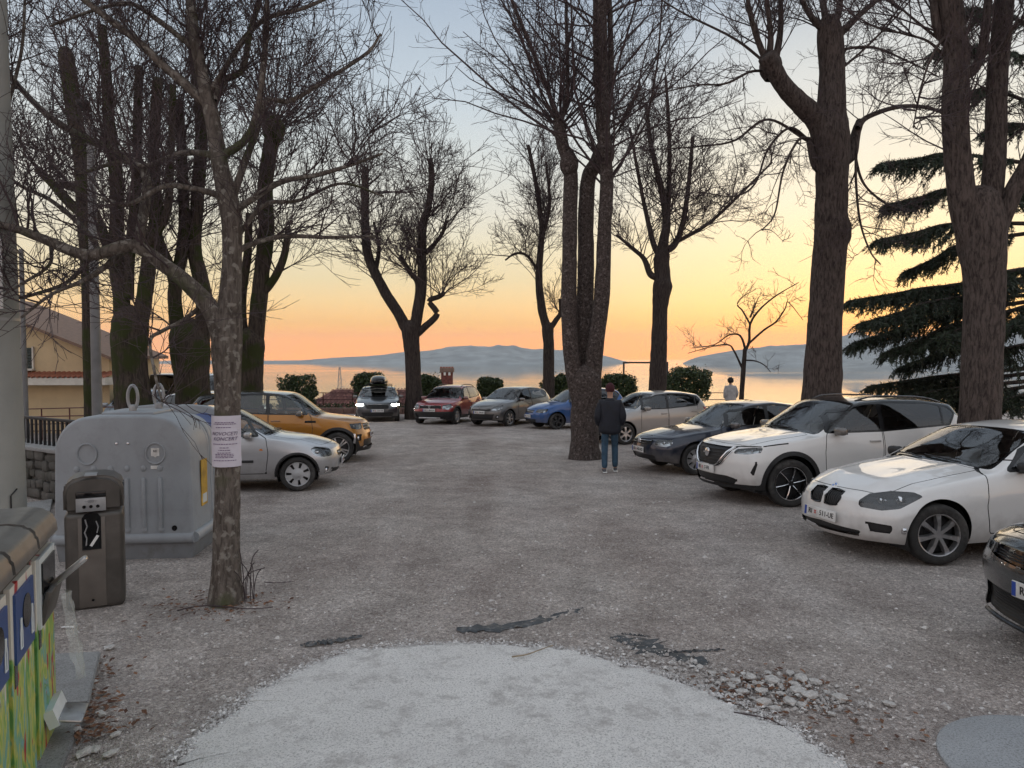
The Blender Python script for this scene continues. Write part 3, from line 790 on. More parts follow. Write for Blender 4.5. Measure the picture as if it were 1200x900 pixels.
    MB().rbox((bx - 1.58, 0, fl + .4), (.14, W * .70, .55), .05, M=Matrix.Rotation(R(-15), 3, 'Y')).build('backrest', M_SEAT, rs)
    for sg in (1, -1): MB().rbox((bx - 1.66, sg * W * .2, H - .46), (.08, .24, .14), .03).build('headrest', M_SEAT, rs)
    cowlz = float(np.interp(c0, [p[0] for p in sp['top']], [p[1] for p in sp['top']]))
    MB().rbox((S2x(c0 + .42), 0, cowlz - .16), (.55, W * .76, .22), .06).build('dashboard', M_INT, root)
    sw = MB(); swc = Vector((bx + .02, W * .21, cowlz - .06))
    sw.tube([swc + Vector((math.sin(a) * .08, math.cos(a) * .18, math.sin(a) * .16)) for a in np.linspace(0, 2 * math.pi, 25)], .014, 6, False)
    sw.rbox((swc.x, swc.y, swc.z), (.04, .12, .1), .02).box((swc.x, swc.y, swc.z), (.015, .34, .02)); sw.build('steering_wheel', M_INT, root)
    MB().rbox((S2x(h0 - .02), 0, H - .17), (.03, .22, .06), .012).build('rear_view_mirror', M_BLACKP, root)
    # --- grille bars
    for (y0, y1, z, th, m_) in sp.get('bars', []):
        pts = [(sh.front(y, z) + sp.get('bar_out', -.006), y, z) for y in np.linspace(y0, y1, 13)]
        MB().tube(pts, th, 6).build('grille_bar', m_, root)
    if 'plate' in sp:
        pz, txt = sp['plate']; make_plate(root, sh.front(0, pz) + .018, 0, pz, txt, 1, tilt=sp.get('ptilt', 0))
    return root, sh
def place_car(root, px, py, wheel_xy, heading):
    """put the car so that its local point wheel_xy (on the ground) stands at ground pixel (px, py); heading = world angle of its nose"""
    g = on_ground(px, py)
    Rm = Matrix.Rotation(-math.atan(SLOPE), 3, 'X') @ Matrix.Rotation(heading, 3, 'Z')
    root.rotation_euler = Rm.to_euler()
    p = g - Rm @ Vector((wheel_xy[0], wheel_xy[1], 0)); p.z = gz(p.y) - .003; root.location = p
# ================================================================ THE CARS
M_WHITE = paint('white_paint', (.74, .735, .72), 0., .35)
M_WHITE2 = paint('pearl_white_paint', (.72, .71, .69), 0., .35)
M_CRNA = paint('black_roof_paint', (.010, .010, .011), 0., .25)
BLUEWHITE = mat('blue_white_badge', (.10, .22, .55), .25, vary=.2, scale=30)

def hatch(L, W, H, fo, wb, r, cowl, hdr, rend, zn, zc, bz, tz, **kw):
    """body lines of an ordinary hatchback from a few measures (metres from the nose, heights)"""
    ra = kw.get('ra', r + .055); sB = kw.get('sB', hdr + .42); D0 = fo + ra + .20; D2 = min(fo + wb + .10, rend - .25); bot = kw.pop('dbot', .34)
    d = dict(L=L, W=W, H=H, fo=fo, wb=wb, r=r, cowl=cowl, hdr=hdr,
        top=[(0, zn), (.06, zn + .05), (.2, zn + .10), (cowl * .5, zn + (zc - zn) * .72), (cowl - .02, zc), (cowl + .1, zc + .05), (hdr - .03, H - .075), (hdr + .2, H - .03), (hdr + .7, H), (rend - .6, H - .012), (rend, H - .085),
             (rend + .07, H - .16), (L - .10, tz + .14), (L - .03, tz + .04), (L, tz - .02)],
        belt=[(0, zn - .05), (.3, zn + .02), (cowl - .3, zc - .10), (cowl + .15, bz), (L - .8, bz + .05), (L, bz)],
        dlo=[(cowl + .26, bz + .045), ((cowl + hdr) / 2 + .12, (bz + H) / 2 + .03), (hdr + .14, H - .125), (hdr + .6, H - .085), (rend - .55, H - .10), (rend - .16, H - .17), (rend - .06, H - .26), (rend - .22, bz + .13), (sB, bz + .055)],
        pillars=[((sB, bz), (sB + .05, H), .08), ((D2 - .06, bz), (D2 + .04, H), .035)], rg=(rend + .05, L - .10),
        tlamp=[(W / 2 - .22, tz - .12), (W / 2 + .16, tz - .10), (W / 2 + .22, tz + .05), (W / 2 - .2, tz + .08)],
        doors=[[(D0, bot), (D0 - .04, bz - .25), (D0 + .0, bz - .02), (cowl + .34, bz + .10), (sB - .02, bz + .12), (sB, bot)], [(sB + .02, bot), (sB + .02, bz + .12), (D2, bz + .15), (D2, bz - .04), (D2 - .14, bz - .28), (D2 - .36, bz - .48), (D2 - .42, bot)]],
        bonnet=(.14, cowl - .02, .80), mirror=(cowl + .40, bz + .06), handles=[(sB - .16, bz - .10), (D2 - .13, bz - .06)])
    d.update(kw); return d
bmw = dict(crease=(.50, .020), name='parked_hatchback', label='white hatchback with twin oval grille beside the thick grey trunk', L=4.32, W=1.765, H=1.42, fo=.78, wb=2.69, r=.318, tw=.215, paint=M_WHITE,
    top=[(0, .66), (.06, .715), (.2, .765), (.5, .85), (.9, .915), (1.38, .975), (1.5, 1.02), (1.8, 1.17), (2.2, 1.345), (2.4, 1.385), (2.8, 1.42), (3.2, 1.415), (3.7, 1.375), (3.98, 1.33), (4.05, 1.26), (4.25, 1.0), (4.30, .92), (4.32, .86)],
    belt=[(0, .60), (.3, .68), (1.0, .83), (1.5, .90), (2.5, .93), (3.5, .98), (4.32, .93)], cowl=1.40, hdr=2.24, bow=.30,
    front=[(.2, -.05), (.28, .015), (.45, .01), (.55, -.005), (.62, -.02), (.7, -.06), (.8, -.12)],
    dlo=[(1.66, .955), (1.95, 1.14), (2.34, 1.305), (2.8, 1.345), (3.3, 1.335), (3.68, 1.27), (3.80, 1.16), (3.62, 1.04), (2.6, .965)],
    pillars=[((2.66, .9), (2.74, 1.45), .07), ((3.48, .9), (3.60, 1.4), .03)], rg=(4.0, 4.24), tlamp=[(.52, .80), (.92, .82), (1.1, .92), (.55, .94)],
    res=1.25, bot=[(0, .215), (.4, .19), (3.7, .2), (4.32, .30)], smooth=2, lamp=[(.46, .585), (.74, .572), (.98, .605), (1.24, .715), (1.15, .742), (.85, .738), (.57, .70), (.45, .64)], lampm=M_REFLD, lenses=[(.555, .645, .046), (.68, .655, .058)],
    grilles=[[(.035, .555), (.20, .56), (.232, .625), (.215, .69), (.045, .70)]], gdeep=.03,
    intakes=[[(-.1, .275), (.44, .275), (.48, .315), (-.1, .345)], [(.60, .345), (.86, .345), (.88, .405), (.57, .42)]],
    doors=[[(1.42, .33), (1.36, .6), (1.40, .90), (1.7, 1.02), (2.66, 1.05), (2.70, .33)], [(2.72, .33), (2.72, 1.05), (3.5, 1.10), (3.50, .95), (3.30, .68), (3.06, .45), (3.0, .33)]],
    bonnet=(.10, 1.37, .80), mirror=(1.80, .985), mirror_mat=M_BLACKP, handles=[(2.5, .84), (3.36, .88)],
    bars=[(.055, .19, z, .004, M_BLACKP) for z in ()] , plate=(.43, ('RI', '511-UE')), ptilt=-.08,
    wheel=dict(n=7, kind='alloy', w=(.085, .125), rim=.69, badge=BLUEWHITE), steer=-14)
car_b, sh = make_car(bmw)
for sg in (1, -1):                      # kidney surrounds and upright slats
    pts = [(.035, .548), (.12, .542), (.205, .552), (.245, .625), (.225, .70), (.13, .712), (.042, .708), (.025, .63), (.035, .548)]
    MB().tube([(sh.front(sg * y, z) + .003, sg * y, z) for y, z in pts], .009, 6).build('grille_surround', M_GLOSSB, car_b)
    for i in range(6):
        y = .055 + i * .030; MB().tube([(sh.front(sg * y, z) - .010, sg * y, z) for z in np.linspace(.562, .69, 5)], .005, 5).build('grille_slat', M_DARKMET, car_b)
    fy = .78; MB().lathe([(.001, .012), (.03, .006), (.036, -.01), (.036, -.03)], 16, 'X', c=(sh.front(sg * fy, .37) - .012, sg * fy, .37)).build('fog_lamp', M_CHROME, car_b)
bd = MB().lathe([(.001, .006), (.036, .005), (.04, 0), (.04, -.01)], 20, 'X').build('badge', M_CHROME, car_b, loc=(sh.front(0, .735) + .004, 0, .735), rot=(0, R(-40), 0))
for q, m_ in ((0, BLUEWHITE), (1, M_PLATE), (2, BLUEWHITE), (3, M_PLATE)):
    a0 = q * math.pi / 2; MB().prism([(0, 0)] + [(.028 * math.cos(a0 + t * math.pi / 16), .028 * math.sin(a0 + t * math.pi / 16)) for t in range(9)], 'X', .0055, .008).build('badge_quarter', m_, bd)
place_car(car_b, 1097, 661, (bmw['wb'] / 2, bmw['W'] / 2 - .1), R(180 + 14))

CUT = mat('machined_black', (.03, .03, .032), .25, .4, vary=.3)
# ---------------- white crossover with black roof
suv = hatch(4.425, 1.835, 1.625, .90, 2.665, .358, 1.26, 2.06, 3.98, .84, 1.085, 1.06, 1.05, crease=(.62, .022), smooth=2, name='parked_crossover', label='white crossover with black roof and V shaped chrome grille', paint=M_WHITE2, tw=.225, res=1.15,
    lamp=[(.56, .80), (.80, .795), (1.10, .83), (1.12, .875), (.95, .875), (.60, .845)], lampm=M_REFL, lenses=[(.62, .825, .022), (.70, .83, .022), (.78, .835, .022)],
    grilles=[[(-.1, .60), (.27, .60), (.36, .70), (.47, .87), (-.1, .875)]], gdeep=.02, intakes=[[(-.1, .33), (.55, .33), (.62, .40), (.45, .44), (-.1, .44)], [(.93, .52), (1.03, .665), (1.05, .66), (.985, .50)]],
    clad=.065, clad_z=[(0, .335), (.8, .34), (1.6, .36), (3.4, .36), (4.425, .42)], ra=.415, roof_mat=M_CRNA, roof_span=(1.62, 4.22), roof_line=[(1.3, 1.2), (2.0, 1.33), (2.4, 1.38), (3.9, 1.38), (4.25, 1.26)],
    glass_rear=-.35, gloss_trim=True, mirror_mat=M_CRNA, plate=(.525, ('RI', '7-FR')), wheel=dict(n=6, kind='alloy', w=(.045, .05), rim=.70, mat=CUT, edges=True), steer=-8, bot=[(0, .26), (.4, .22), (3.8, .22), (4.4, .32)],
    front=[(.2, -.08), (.34, .0), (.5, .02), (.7, .01), (.85, -.03), (.95, -.08)], bow=.28, tumble=.36)
car_n, sh = make_car(suv)
for sg in (1, -1):
    for off, th, m_ in ((0, .017, M_CHROME), (.045, .010, M_GLOSSB), (.075, .008, M_CHROME)):
        MB().tube([(sh.front(sg * (y + off), z) + .006, sg * (y + off), z) for y, z in [(.10, .575), (.24, .585), (.30, .62), (.37, .71), (.43, .80), (.485, .885)]], th, 6).build('grille_strip', m_, car_n)
    pts = [(xx, sg * (sh.side(xx, zz) + .002), zz) for xx, zz in [(suv['wb'] / 2 + .42, .905), (suv['wb'] / 2 + .25, .93), (suv['wb'] / 2 + .05, .95)]]
    MB().tube(pts, .010, 6).build('fender_line', M_GLOSSB, car_n)
    MB().tube([(sh.front(sg * y, z) + .004, sg * y, z) for y, z in [(.50, .885), (.60, .895), (.70, .90), (.78, .90)]], .009, 6).build('lamp_line', M_GLOSSB, car_n)
    for k in range(5):
        z = .63 + k * .05; MB().tube([(sh.front(sg * y, z) - .010, sg * y, z) for y in np.linspace(.02, .26 + k * .045, 7)], .006, 5).build('grille_slat', M_DARKMET, car_n)
    rl = [(sh.xF - s_, sg * (.545), 0) for s_ in np.linspace(2.25, 3.85, 8)]
    MB().tube([(x, y, sh.above(x, y) + (.035 if 0 < i < 7 else .0)) for i, (x, y, _) in enumerate(rl)], .014, 6).build('roof_rail', M_CRNA, car_n)
bd = MB().lathe([(.001, .008), (.055, .008), (.065, .002), (.065, -.02)], 24, 'X').build('badge', M_CHROME, car_n, loc=(sh.front(0, .765) + .012, 0, .765))
MB().box((.011, 0, 0), (.004, .17, .022)).build('badge_bar', M_CHROME, bd)
place_car(car_n, 925, 594, (suv['wb'] / 2, suv['W'] / 2 - .1), R(180 + 14))

# ---------------- navy hatchback
M_NAVY = paint('navy_paint', (.010, .016, .034), .3, .3)
nav = hatch(4.18, 1.74, 1.44, .86, 2.51, .305, 1.24, 2.02, 3.45, .665, .93, .90, .92, name='parked_hatchback', label='dark navy hatchback with steel wheel covers next to the white crossover', paint=M_NAVY,
    lamp=[(.50, .575), (.82, .565), (.98, .60), (.98, .68), (.52, .66)], lenses=[(.60, .615, .045), (.72, .615, .045)], grilles=[[(-.1, .585), (.38, .575), (.42, .655), (-.1, .665)]],
    intakes=[[(-.1, .27), (.5, .27), (.5, .36), (-.1, .36)]], bars=[(-.36, .36, .60, .006, M_CHROME), (-.38, .38, .625, .006, M_DARKMET), (-.39, .39, .65, .008, M_CHROME)], plate=(.46, ('RI', '402-KD')),
    wheel=dict(n=9, kind='cover', rim=.66, mat=M_SILVER), steer=-6)
car_y, sh = make_car(nav); place_car(car_y, 815, 556, (nav['wb'] / 2, nav['W'] / 2 - .1), R(180 + 15))
MB().lathe([(.001, .008), (.05, .006), (.056, -.01)], 20, 'X', c=(sh.front(0, .635) + .012, 0, .635)).build('badge', M_CHROME, car_y)

# ---------------- champagne silver hatchback, side on
M_CHAMP = paint('champagne_paint', (.40, .385, .37), .55, .38)
i20 = hatch(3.94, 1.71, 1.49, .76, 2.525, .305, 1.02, 1.78, 3.50, .72, 1.0, .94, .94, name='parked_hatchback', label='champagne silver hatchback side on beside the walking person', paint=M_CHAMP,
    lamp=[(.48, .62), (.85, .63), (1.15, .80), (.95, .80), (.55, .70)], lenses=[(.6, .67, .05)], grilles=[[(-.1, .60), (.35, .60), (.4, .66), (-.1, .67)]], intakes=[[(-.1, .27), (.5, .27), (.45, .42), (-.1, .42)]],
    plate=(.50, ('RI', '118-MB')), wheel=dict(n=6, kind='alloy', w=(.13, .17), rim=.68), tw=.195)
car_i, sh = make_car(i20); place_car(car_i, 732, 521, (i20['wb'] / 2, i20['W'] / 2 - .1), R(180 + 25))

# ---------------- blue hatchback behind the triple trunk
M_BLUEP = paint('blue_paint', (.018, .085, .27), .4, .32)
ave = hatch(3.88, 1.67, 1.49, .78, 2.48, .295, 1.0, 1.72, 3.45, .72, .98, .93, .93, name='parked_hatchback', label='blue hatchback half hidden by the triple tree trunk', paint=M_BLUEP, res=.85,
    lamp=[(.44, .62), (.74, .60), (1.02, .65), (1.06, .73), (.5, .71)], lenses=[(.58, .655, .045), (.70, .66, .04)], grilles=[[(-.1, .60), (.30, .60), (.35, .68), (-.1, .69)]], intakes=[[(-.1, .26), (.4, .26), (.45, .36), (-.1, .36)]],
    bars=[(-.33, .33, .645, .014, M_CHROME)], plate=(.47, ('RI', '735-PS')), wheel=dict(n=5, kind='alloy', w=(.10, .16), rim=.66, mat=M_DARKMET), tw=.185)
car_a, sh = make_car(ave); place_car(car_a, 652, 503.5, (ave['wb'] / 2, ave['W'] / 2 - .1), R(180 + 23))

# ---------------- grey hatchback
M_GREYP = paint('warm_grey_paint', (.15, .145, .14), .6, .34)
cli = hatch(4.03, 1.72, 1.49, .83, 2.575, .305, 1.1, 1.86, 3.55, .72, 1.0, .94, .94, name='parked_hatchback', label='warm grey hatchback between the red car and the blue car', paint=M_GREYP, res=.85,
    lamp=[(.46, .64), (.74, .62), (1.05, .70), (1.10, .80), (.62, .74)], lenses=[(.6, .68, .04), (.72, .69, .045)], grilles=[[(-.1, .605), (.42, .60), (.42, .635), (-.1, .645)]], intakes=[[(-.1, .29), (.52, .29), (.58, .46), (-.1, .46)]],
    fogs=[[(.70, .33), (.84, .33), (.84, .43), (.70, .43)]], plate=(.535, ('RI', '296-JH')), wheel=dict(n=6, kind='alloy', w=(.08, .15), rim=.68), tw=.195)
car_c, sh = make_car(cli); place_car(car_c, 596, 499.5, (cli['wb'] / 2, cli['W'] / 2 - .1), R(180 + 54))
MB().prism([(0, -.05), (.03, 0), (0, .05), (-.03, 0)], 'X', 0, .012).build('badge', M_CHROME, car_c, loc=(sh.front(0, .70) + .004, 0, .70))

# ---------------- red hatchback with roof rails and dark bumpers
M_REDPT = paint('red_paint', (.26, .016, .020), .3, .32)
dac = hatch(4.02, 1.75, 1.53, .82, 2.59, .318, 1.12, 1.86, 3.6, .76, 1.0, .95, .95, name='parked_hatchback', label='red hatchback with roof rails and dark lower bumper', paint=M_REDPT, res=.85,
    lamp=[(.50, .63), (.80, .60), (1.05, .68), (1.05, .80), (.55, .755)], lenses=[(.62, .68, .05), (.76, .68, .05)], grilles=[[(-.1, .645), (.44, .65), (.46, .745), (-.1, .74)]], intakes=[[(-.1, .30), (.6, .30), (.66, .44), (-.1, .44)]],
    clad=.05, clad_z=[(0, .52), (.35, .50), (.7, .36), (3.3, .34), (4.02, .5)], bars=[(-.44, .44, .745, .013, M_CHROME), (-.42, .42, .695, .010, M_DARKMET)], plate=(.575, ('RI', '864-LA')), wheel=dict(n=5, kind='alloy', w=(.10, .17), rim=.68), tw=.195)
car_d, sh = make_car(dac); place_car(car_d, 534, 497, (dac['wb'] / 2, dac['W'] / 2 - .1), R(180 + 72))
MB().prism([(-.06, .05), (.06, .05), (.03, -.06), (-.03, -.06)], 'X', 0, .02).build('badge', M_CHROME, car_d, loc=(sh.front(0, .695) + .0, 0, .695))
MB().rbox((sh.front(0, .27) - .01, 0, .275), (.05, .9, .06), .02).build('skid_plate', M_SILVER, car_d)
for sg in (1, -1):
    xs = [sh.xF - s_ for s_ in np.linspace(2.0, 3.45, 8)]
    MB().tube([(x, sg * .52, sh.above(x, sg * .52) + (.05 if 0 < i < 7 else 0)) for i, x in enumerate(xs)], .016, 6).build('roof_rail', M_DARKMET, car_d)

# ---------------- dark grey car with its headlamps on
M_DGREY = paint('graphite_paint', (.07, .075, .082), .6, .32)
sko = hatch(4.45, 1.83, 1.47, .90, 2.68, .322, 1.22, 2.02, 3.95, .72, 1.0, .95, .98, name='parked_hatchback', label='dark grey car with lit headlamps carrying a roof box', paint=M_DGREY, res=.9,
    lamp=[(.52, .655), (.80, .64), (1.02, .68), (1.02, .76), (.52, .725)], lampm=M_REFLD, lenses=[(.62, .69, .06), (.73, .695, .06), (.82, .70, .05)], lit=True, grilles=[[(-.1, .56), (.40, .56), (.46, .62), (.45, .73), (-.1, .735)]], intakes=[[(-.1, .28), (.62, .28), (.7, .40), (-.1, .40)]],
    bars=[(-.44, .44, .735, .010, M_CHROME)], plate=(.48, ('RI', '559-VB')), wheel=dict(n=5, kind='alloy', w=(.10, .14), rim=.68), mirror_mat=M_DGREY)
car_s, sh = make_car(sko); place_car(car_s, 442.5, 494.5, (sko['L'] / 2 - .35, 0), R(180 + 99))
for i in range(17):
    y = -.40 + i * .05; MB().tube([(sh.front(y, z) - .012, y, z) for z in (.575, .65, .715)], .006, 4).build('grille_slat', M_GLOSSB, car_s)
for sx in (.15, -.65):
    zz = sh.above(sx, .0) + .05
    MB().tube([(sx, y, zz if abs(y) < .56 else sh.above(sx, y)) for y in (-.58, -.55, -.2, .2, .55, .58)], .018, 6).build('roof_bar', M_BLACKP, car_s)
RB_Z = sh.above(-.25, 0) + .07
rb = MB(); nR = 20                      # roof box: tapering nose, flat floor, lid seam
prof = [(-.02, .0), (.30, .0), (.37, .05), (.385, .11), (.38, .17), (.34, .27), (.26, .35), (.12, .385), (0, .39)]
ring = [(y, z) for y, z in prof[1:]] + [(-y, z) for y, z in prof[-2:0:-1]]
st = [(.95, .35, .25), (.88, .62, .50), (.70, .82, .78), (.35, .96, .95), (-.2, 1., 1.), (-.75, .98, .98), (-1.0, .90, .90), (-1.05, .75, .72)]
for x, wy, hz_ in st:
    for y, z in ring: rb.v.append((x, y * wy, z * hz_ + (1 - hz_) * .10))
k = len(ring)
for i in range(len(st) - 1):
    for j in range(k): rb.f.append((i * k + j, i * k + (j + 1) % k, (i + 1) * k + (j + 1) % k, (i + 1) * k + j))
rb.f.append(tuple(range(k))); rb.f.append(tuple((len(st) - 1) * k + j for j in range(k))[::-1])
rbx = empty('roof_box', (0, 0, 0)); tag(rbx, 'glossy black roof box on top of the dark grey car', 'roof box')
rb.build('lid', M_GLOSSB, rbx, smooth=60)
fl_ = MB(); fl_.tube([(x, y * wy + (.004 if y > 0 else -.004), .11 * 1) for x, wy, _ in st[1:-1] for y in (.388,)], .007, 5); fl_.build('lid_seam', M_BLACKP, rbx)
fl_ = MB(); fl_.tube([(x, -.388 * wy - .004, .11) for x, wy, _ in st[1:-1]], .007, 5); fl_.build('lid_seam', M_BLACKP, rbx)
bpy.context.view_layer.update()
rbx.matrix_world = car_s.matrix_world @ Matrix.Translation((-.25, 0, RB_Z - .0))

# ---------------- left row
M_SILV = paint('silver_paint', (.50, .51, .53), .6, .36)
cor = hatch(3.82, 1.646, 1.44, .68, 2.49, .29, 1.06, 1.80, 3.40, .70, .955, .90, .92, name='parked_hatchback', label='silver hatchback with black side strip and vented wheel cover', paint=M_SILV, sB=2.45,
    lamp=[(.50, .585), (.80, .575), (1.02, .60), (1.06, .70), (.95, .73), (.55, .69)], lenses=[(.66, .645, .04)], grilles=[[(-.1, .56), (.30, .56), (.32, .63), (-.1, .635)]], intakes=[[(-.1, .27), (.5, .27), (.5, .34), (-.1, .34)]],
    bars=[(-.30, .30, .60, .013, M_CHROME)], plate=(.45, ('RI', '913-GT')), wheel=dict(n=7, kind='cover', rim=.70, mat=mat('cover_silver', (.44, .45, .46), .45, .3, vary=.1)), tw=.18, steer=6, clad=.0, ra=.335,
    fogs=[[(.62, .30), (.74, .30), (.74, .38), (.62, .38)]])
car_o, sh = make_car(cor); place_car(car_o, 349, 575, (cor['wb'] / 2, -cor['W'] / 2 + .1), R(9))
for sg in (1, -1):
    for xa, xb in ((sh.xF - 1.38, sh.xF - 2.42), (sh.xF - 2.5, sh.xF - 2.95)):
        MB().tube([(x, sg * (sh.side(x, .52) + .006), .52) for x in np.linspace(xa, xb, 6)], .022, 6).build('side_strip', M_BLACKP, car_o)
    MB().tube([(cor['wb'] / 2 + (.335 + .012) * math.cos(R(a)), sg * (sh.side(cor['wb'] / 2 + .40 * math.cos(R(a)), cor['r'] + .40 * math.sin(R(a))) + .002), cor['r'] + .347 * math.sin(R(a))) for a in range(-5, 186, 10)], .026, 6).build('wheel_arch_cladding', M_BLACKP, car_o)
    MB().lathe([(.001, .006), (.028, .005), (.03, 0)], 14, 'Y', c=(sh.xF - 1.26, sg * (sh.side(sh.xF - 1.26, .70) - .0), .70)).build('side_repeater', M_AMBER, car_o)

M_ORANGE = paint('mustard_paint', (.42, .17, .012), .35, .33)
vit = hatch(4.175, 1.775, 1.61, .66, 2.50, .345, 1.06, 1.72, 3.72, .86, 1.07, 1.05, 1.05, name='parked_crossover', label='mustard orange crossover with black roof behind the silver hatchback', paint=M_ORANGE,
    lamp=[(.52, .76), (.80, .75), (1.02, .78), (1.05, .86), (.55, .86)], lenses=[(.62, .81, .045), (.74, .81, .045)], grilles=[[(-.1, .72), (.44, .72), (.46, .85), (-.1, .86)]], intakes=[[(-.1, .36), (.55, .36), (.55, .50), (-.1, .50)]],
    fogs=[[(.66, .50), (.82, .50), (.82, .62), (.66, .62)]], bars=[(-.44, .44, z, .012, M_CHROME) for z in (.76, .82)], clad=.06, clad_z=[(0, .36), (.8, .36), (3.3, .36), (4.175, .42)], ra=.40, tumble=.28, gloss_trim=True,
    roof_mat=M_CRNA, roof_span=(1.35, 4.0), roof_line=[(1.15, 1.18), (1.65, 1.33), (2.05, 1.38), (3.7, 1.38), (4.0, 1.25)], mirror_mat=M_CRNA, plate=(.60, ('RI', '647-DC')), wheel=dict(n=5, kind='alloy', w=(.05, .07), twin=.16, rim=.70), tw=.215, steer=8,
    plan=[(0, .86), (.06, .92), (.2, .965), (.5, .99), (.9, 1.), (3.2, 1.), (3.7, .98), (4.0, .95), (4.175, .88)])
car_v, sh = make_car(vit); place_car(car_v, 396, 543, (vit['wb'] / 2, -vit['W'] / 2 + .1), R(5))
MB().rbox((sh.front(.78, .60) + .0, -.78, .545), (.05, .05, .22), .015).build('fog_bezel', M_CHROME, car_v)
for sg in (1, -1):
    MB().rbox((sh.xF - 1.24, sg * (sh.side(sh.xF - 1.24, .93) + .0), .93), (.24, .02, .05), .008).build('fender_vent', M_GLOSSB, car_v)

# ---------------- charcoal car at the corner
M_CHAR = paint('charcoal_paint', (.055, .062, .066), .5, .25)
kia = hatch(4.32, 1.80, 1.45, .88, 2.65, .325, 1.25, 2.02, 3.7, .74, .98, .93, .95, name='parked_hatchback', label='charcoal hatchback with mesh lower grille and full black band nose', paint=M_CHAR, res=1.4,
    lamp=[(.56, .655), (.80, .65), (1.05, .70), (1.05, .735), (.58, .725)], lampm=M_REFLD, lenses=[(.64, .69, .02), (.72, .695, .02)], grilles=[[(-.1, .615), (.56, .635), (.66, .655), (.56, .715), (-.1, .725)]], gloss_grille=True,
    intakes=[[(-.1, .235), (.72, .235), (.80, .30), (.70, .40), (-.1, .40)]], bars=[(-.62, .62, .645, .006, M_BLACKP), (-.60, .60, .665, .006, M_BLACKP), (-.58, .58, .685, .006, M_BLACKP)] + [(-.62, .62, .255 + .02 * i, .004, M_DARKMET) for i in range(8)], bar_out=-.018,
    plate=(.475, ('RI', '845-TK')), wheel=dict(n=5, kind='alloy', w=(.10, .14), rim=.68), bot=[(0, .185), (.4, .19), (3.7, .2), (4.32, .30)], front=[(.18, .02), (.24, .02), (.3, -.02), (.42, .0), (.56, .01), (.64, -.01), (.75, -.03), (.9, -.06)], bow=.20, smooth=2, plan=[(0, .92), (.06, .955), (.2, .975), (.5, .99), (.9, 1.), (3.3, 1.), (3.8, .975), (4.1, .93), (4.32, .85)])
car_k, sh = make_car(kia)
MB().tube([(sh.front(y, .205) + .012, y, .205) for y in np.linspace(-.66, .66, 15)], .014, 6).build('front_lip', M_GLOSSB, car_k)
hd = R(180 + 5); fc = Vector((3.57, 4.78, 0)); nx = Vector((math.cos(hd), math.sin(hd), 0)) * (kia['wb'] / 2 + kia['fo'])
car_k.rotation_euler = (Matrix.Rotation(-math.atan(SLOPE), 3, 'X') @ Matrix.Rotation(hd, 3, 'Z')).to_euler()
car_k.location = fc - nx; car_k.location.z = gz(car_k.location.y) - .003

# ---------------- cars glimpsed behind the left-hand trunks
M_VANW = paint('van_white_paint', (.62, .63, .64), 0., .4)
def place_at(root, X, Y, hd):
    root.rotation_euler = (Matrix.Rotation(-math.atan(SLOPE), 3, 'X') @ Matrix.Rotation(hd, 3, 'Z')).to_euler(); root.location = (X, Y, gz(Y) - .003)
van = hatch(4.9, 1.92, 2.02, .85, 3.0, .33, .85, 1.62, 4.6, .90, 1.25, 1.18, 1.15, name='parked_van', label='white passenger van glimpsed behind the mossy trunks', paint=M_VANW, res=.6, tumble=.22,
    lamp=[(.5, .70), (.85, .70), (1.05, .95), (.6, .90)], grilles=[[(-.1, .70), (.4, .70), (.4, .80), (-.1, .80)]], plate=(.5, None), wheel=dict(n=6, kind='cover', rim=.66), glass=M_GLASS_DARK)
v_, sh = make_car(van); v_['category'] = 'van'; place_at(v_, -11.6, 27.0, R(-14))
sil = hatch(4.3, 1.75, 1.48, .85, 2.6, .31, 1.1, 1.85, 3.9, .72, 1.0, .95, .95, name='parked_hatchback', label='pale silver hatchback in the row behind the orange crossover', paint=M_SILV, res=.6,
    lamp=[(.5, .62), (.8, .62), (1.05, .72), (.6, .70)], plate=(.5, None), wheel=dict(n=6, kind='cover', rim=.66))
v_, sh = make_car(sil); place_at(v_, -8.4, 21.4, R(-18))
blu = hatch(4.2, 1.75, 1.50, .85, 2.6, .31, 1.1, 1.85, 3.8, .72, 1.0, .95, .95, name='parked_hatchback', label='pale blue hatchback in front of the yellow house', paint=paint('pale_blue_paint', (.34, .42, .50), .5, .35), res=.6,
    lamp=[(.5, .62), (.8, .62), (1.05, .72), (.6, .70)], plate=(.5, None), wheel=dict(n=6, kind='cover', rim=.66))
v_, sh = make_car(blu); place_at(v_, -12.1, 23.6, R(-72))
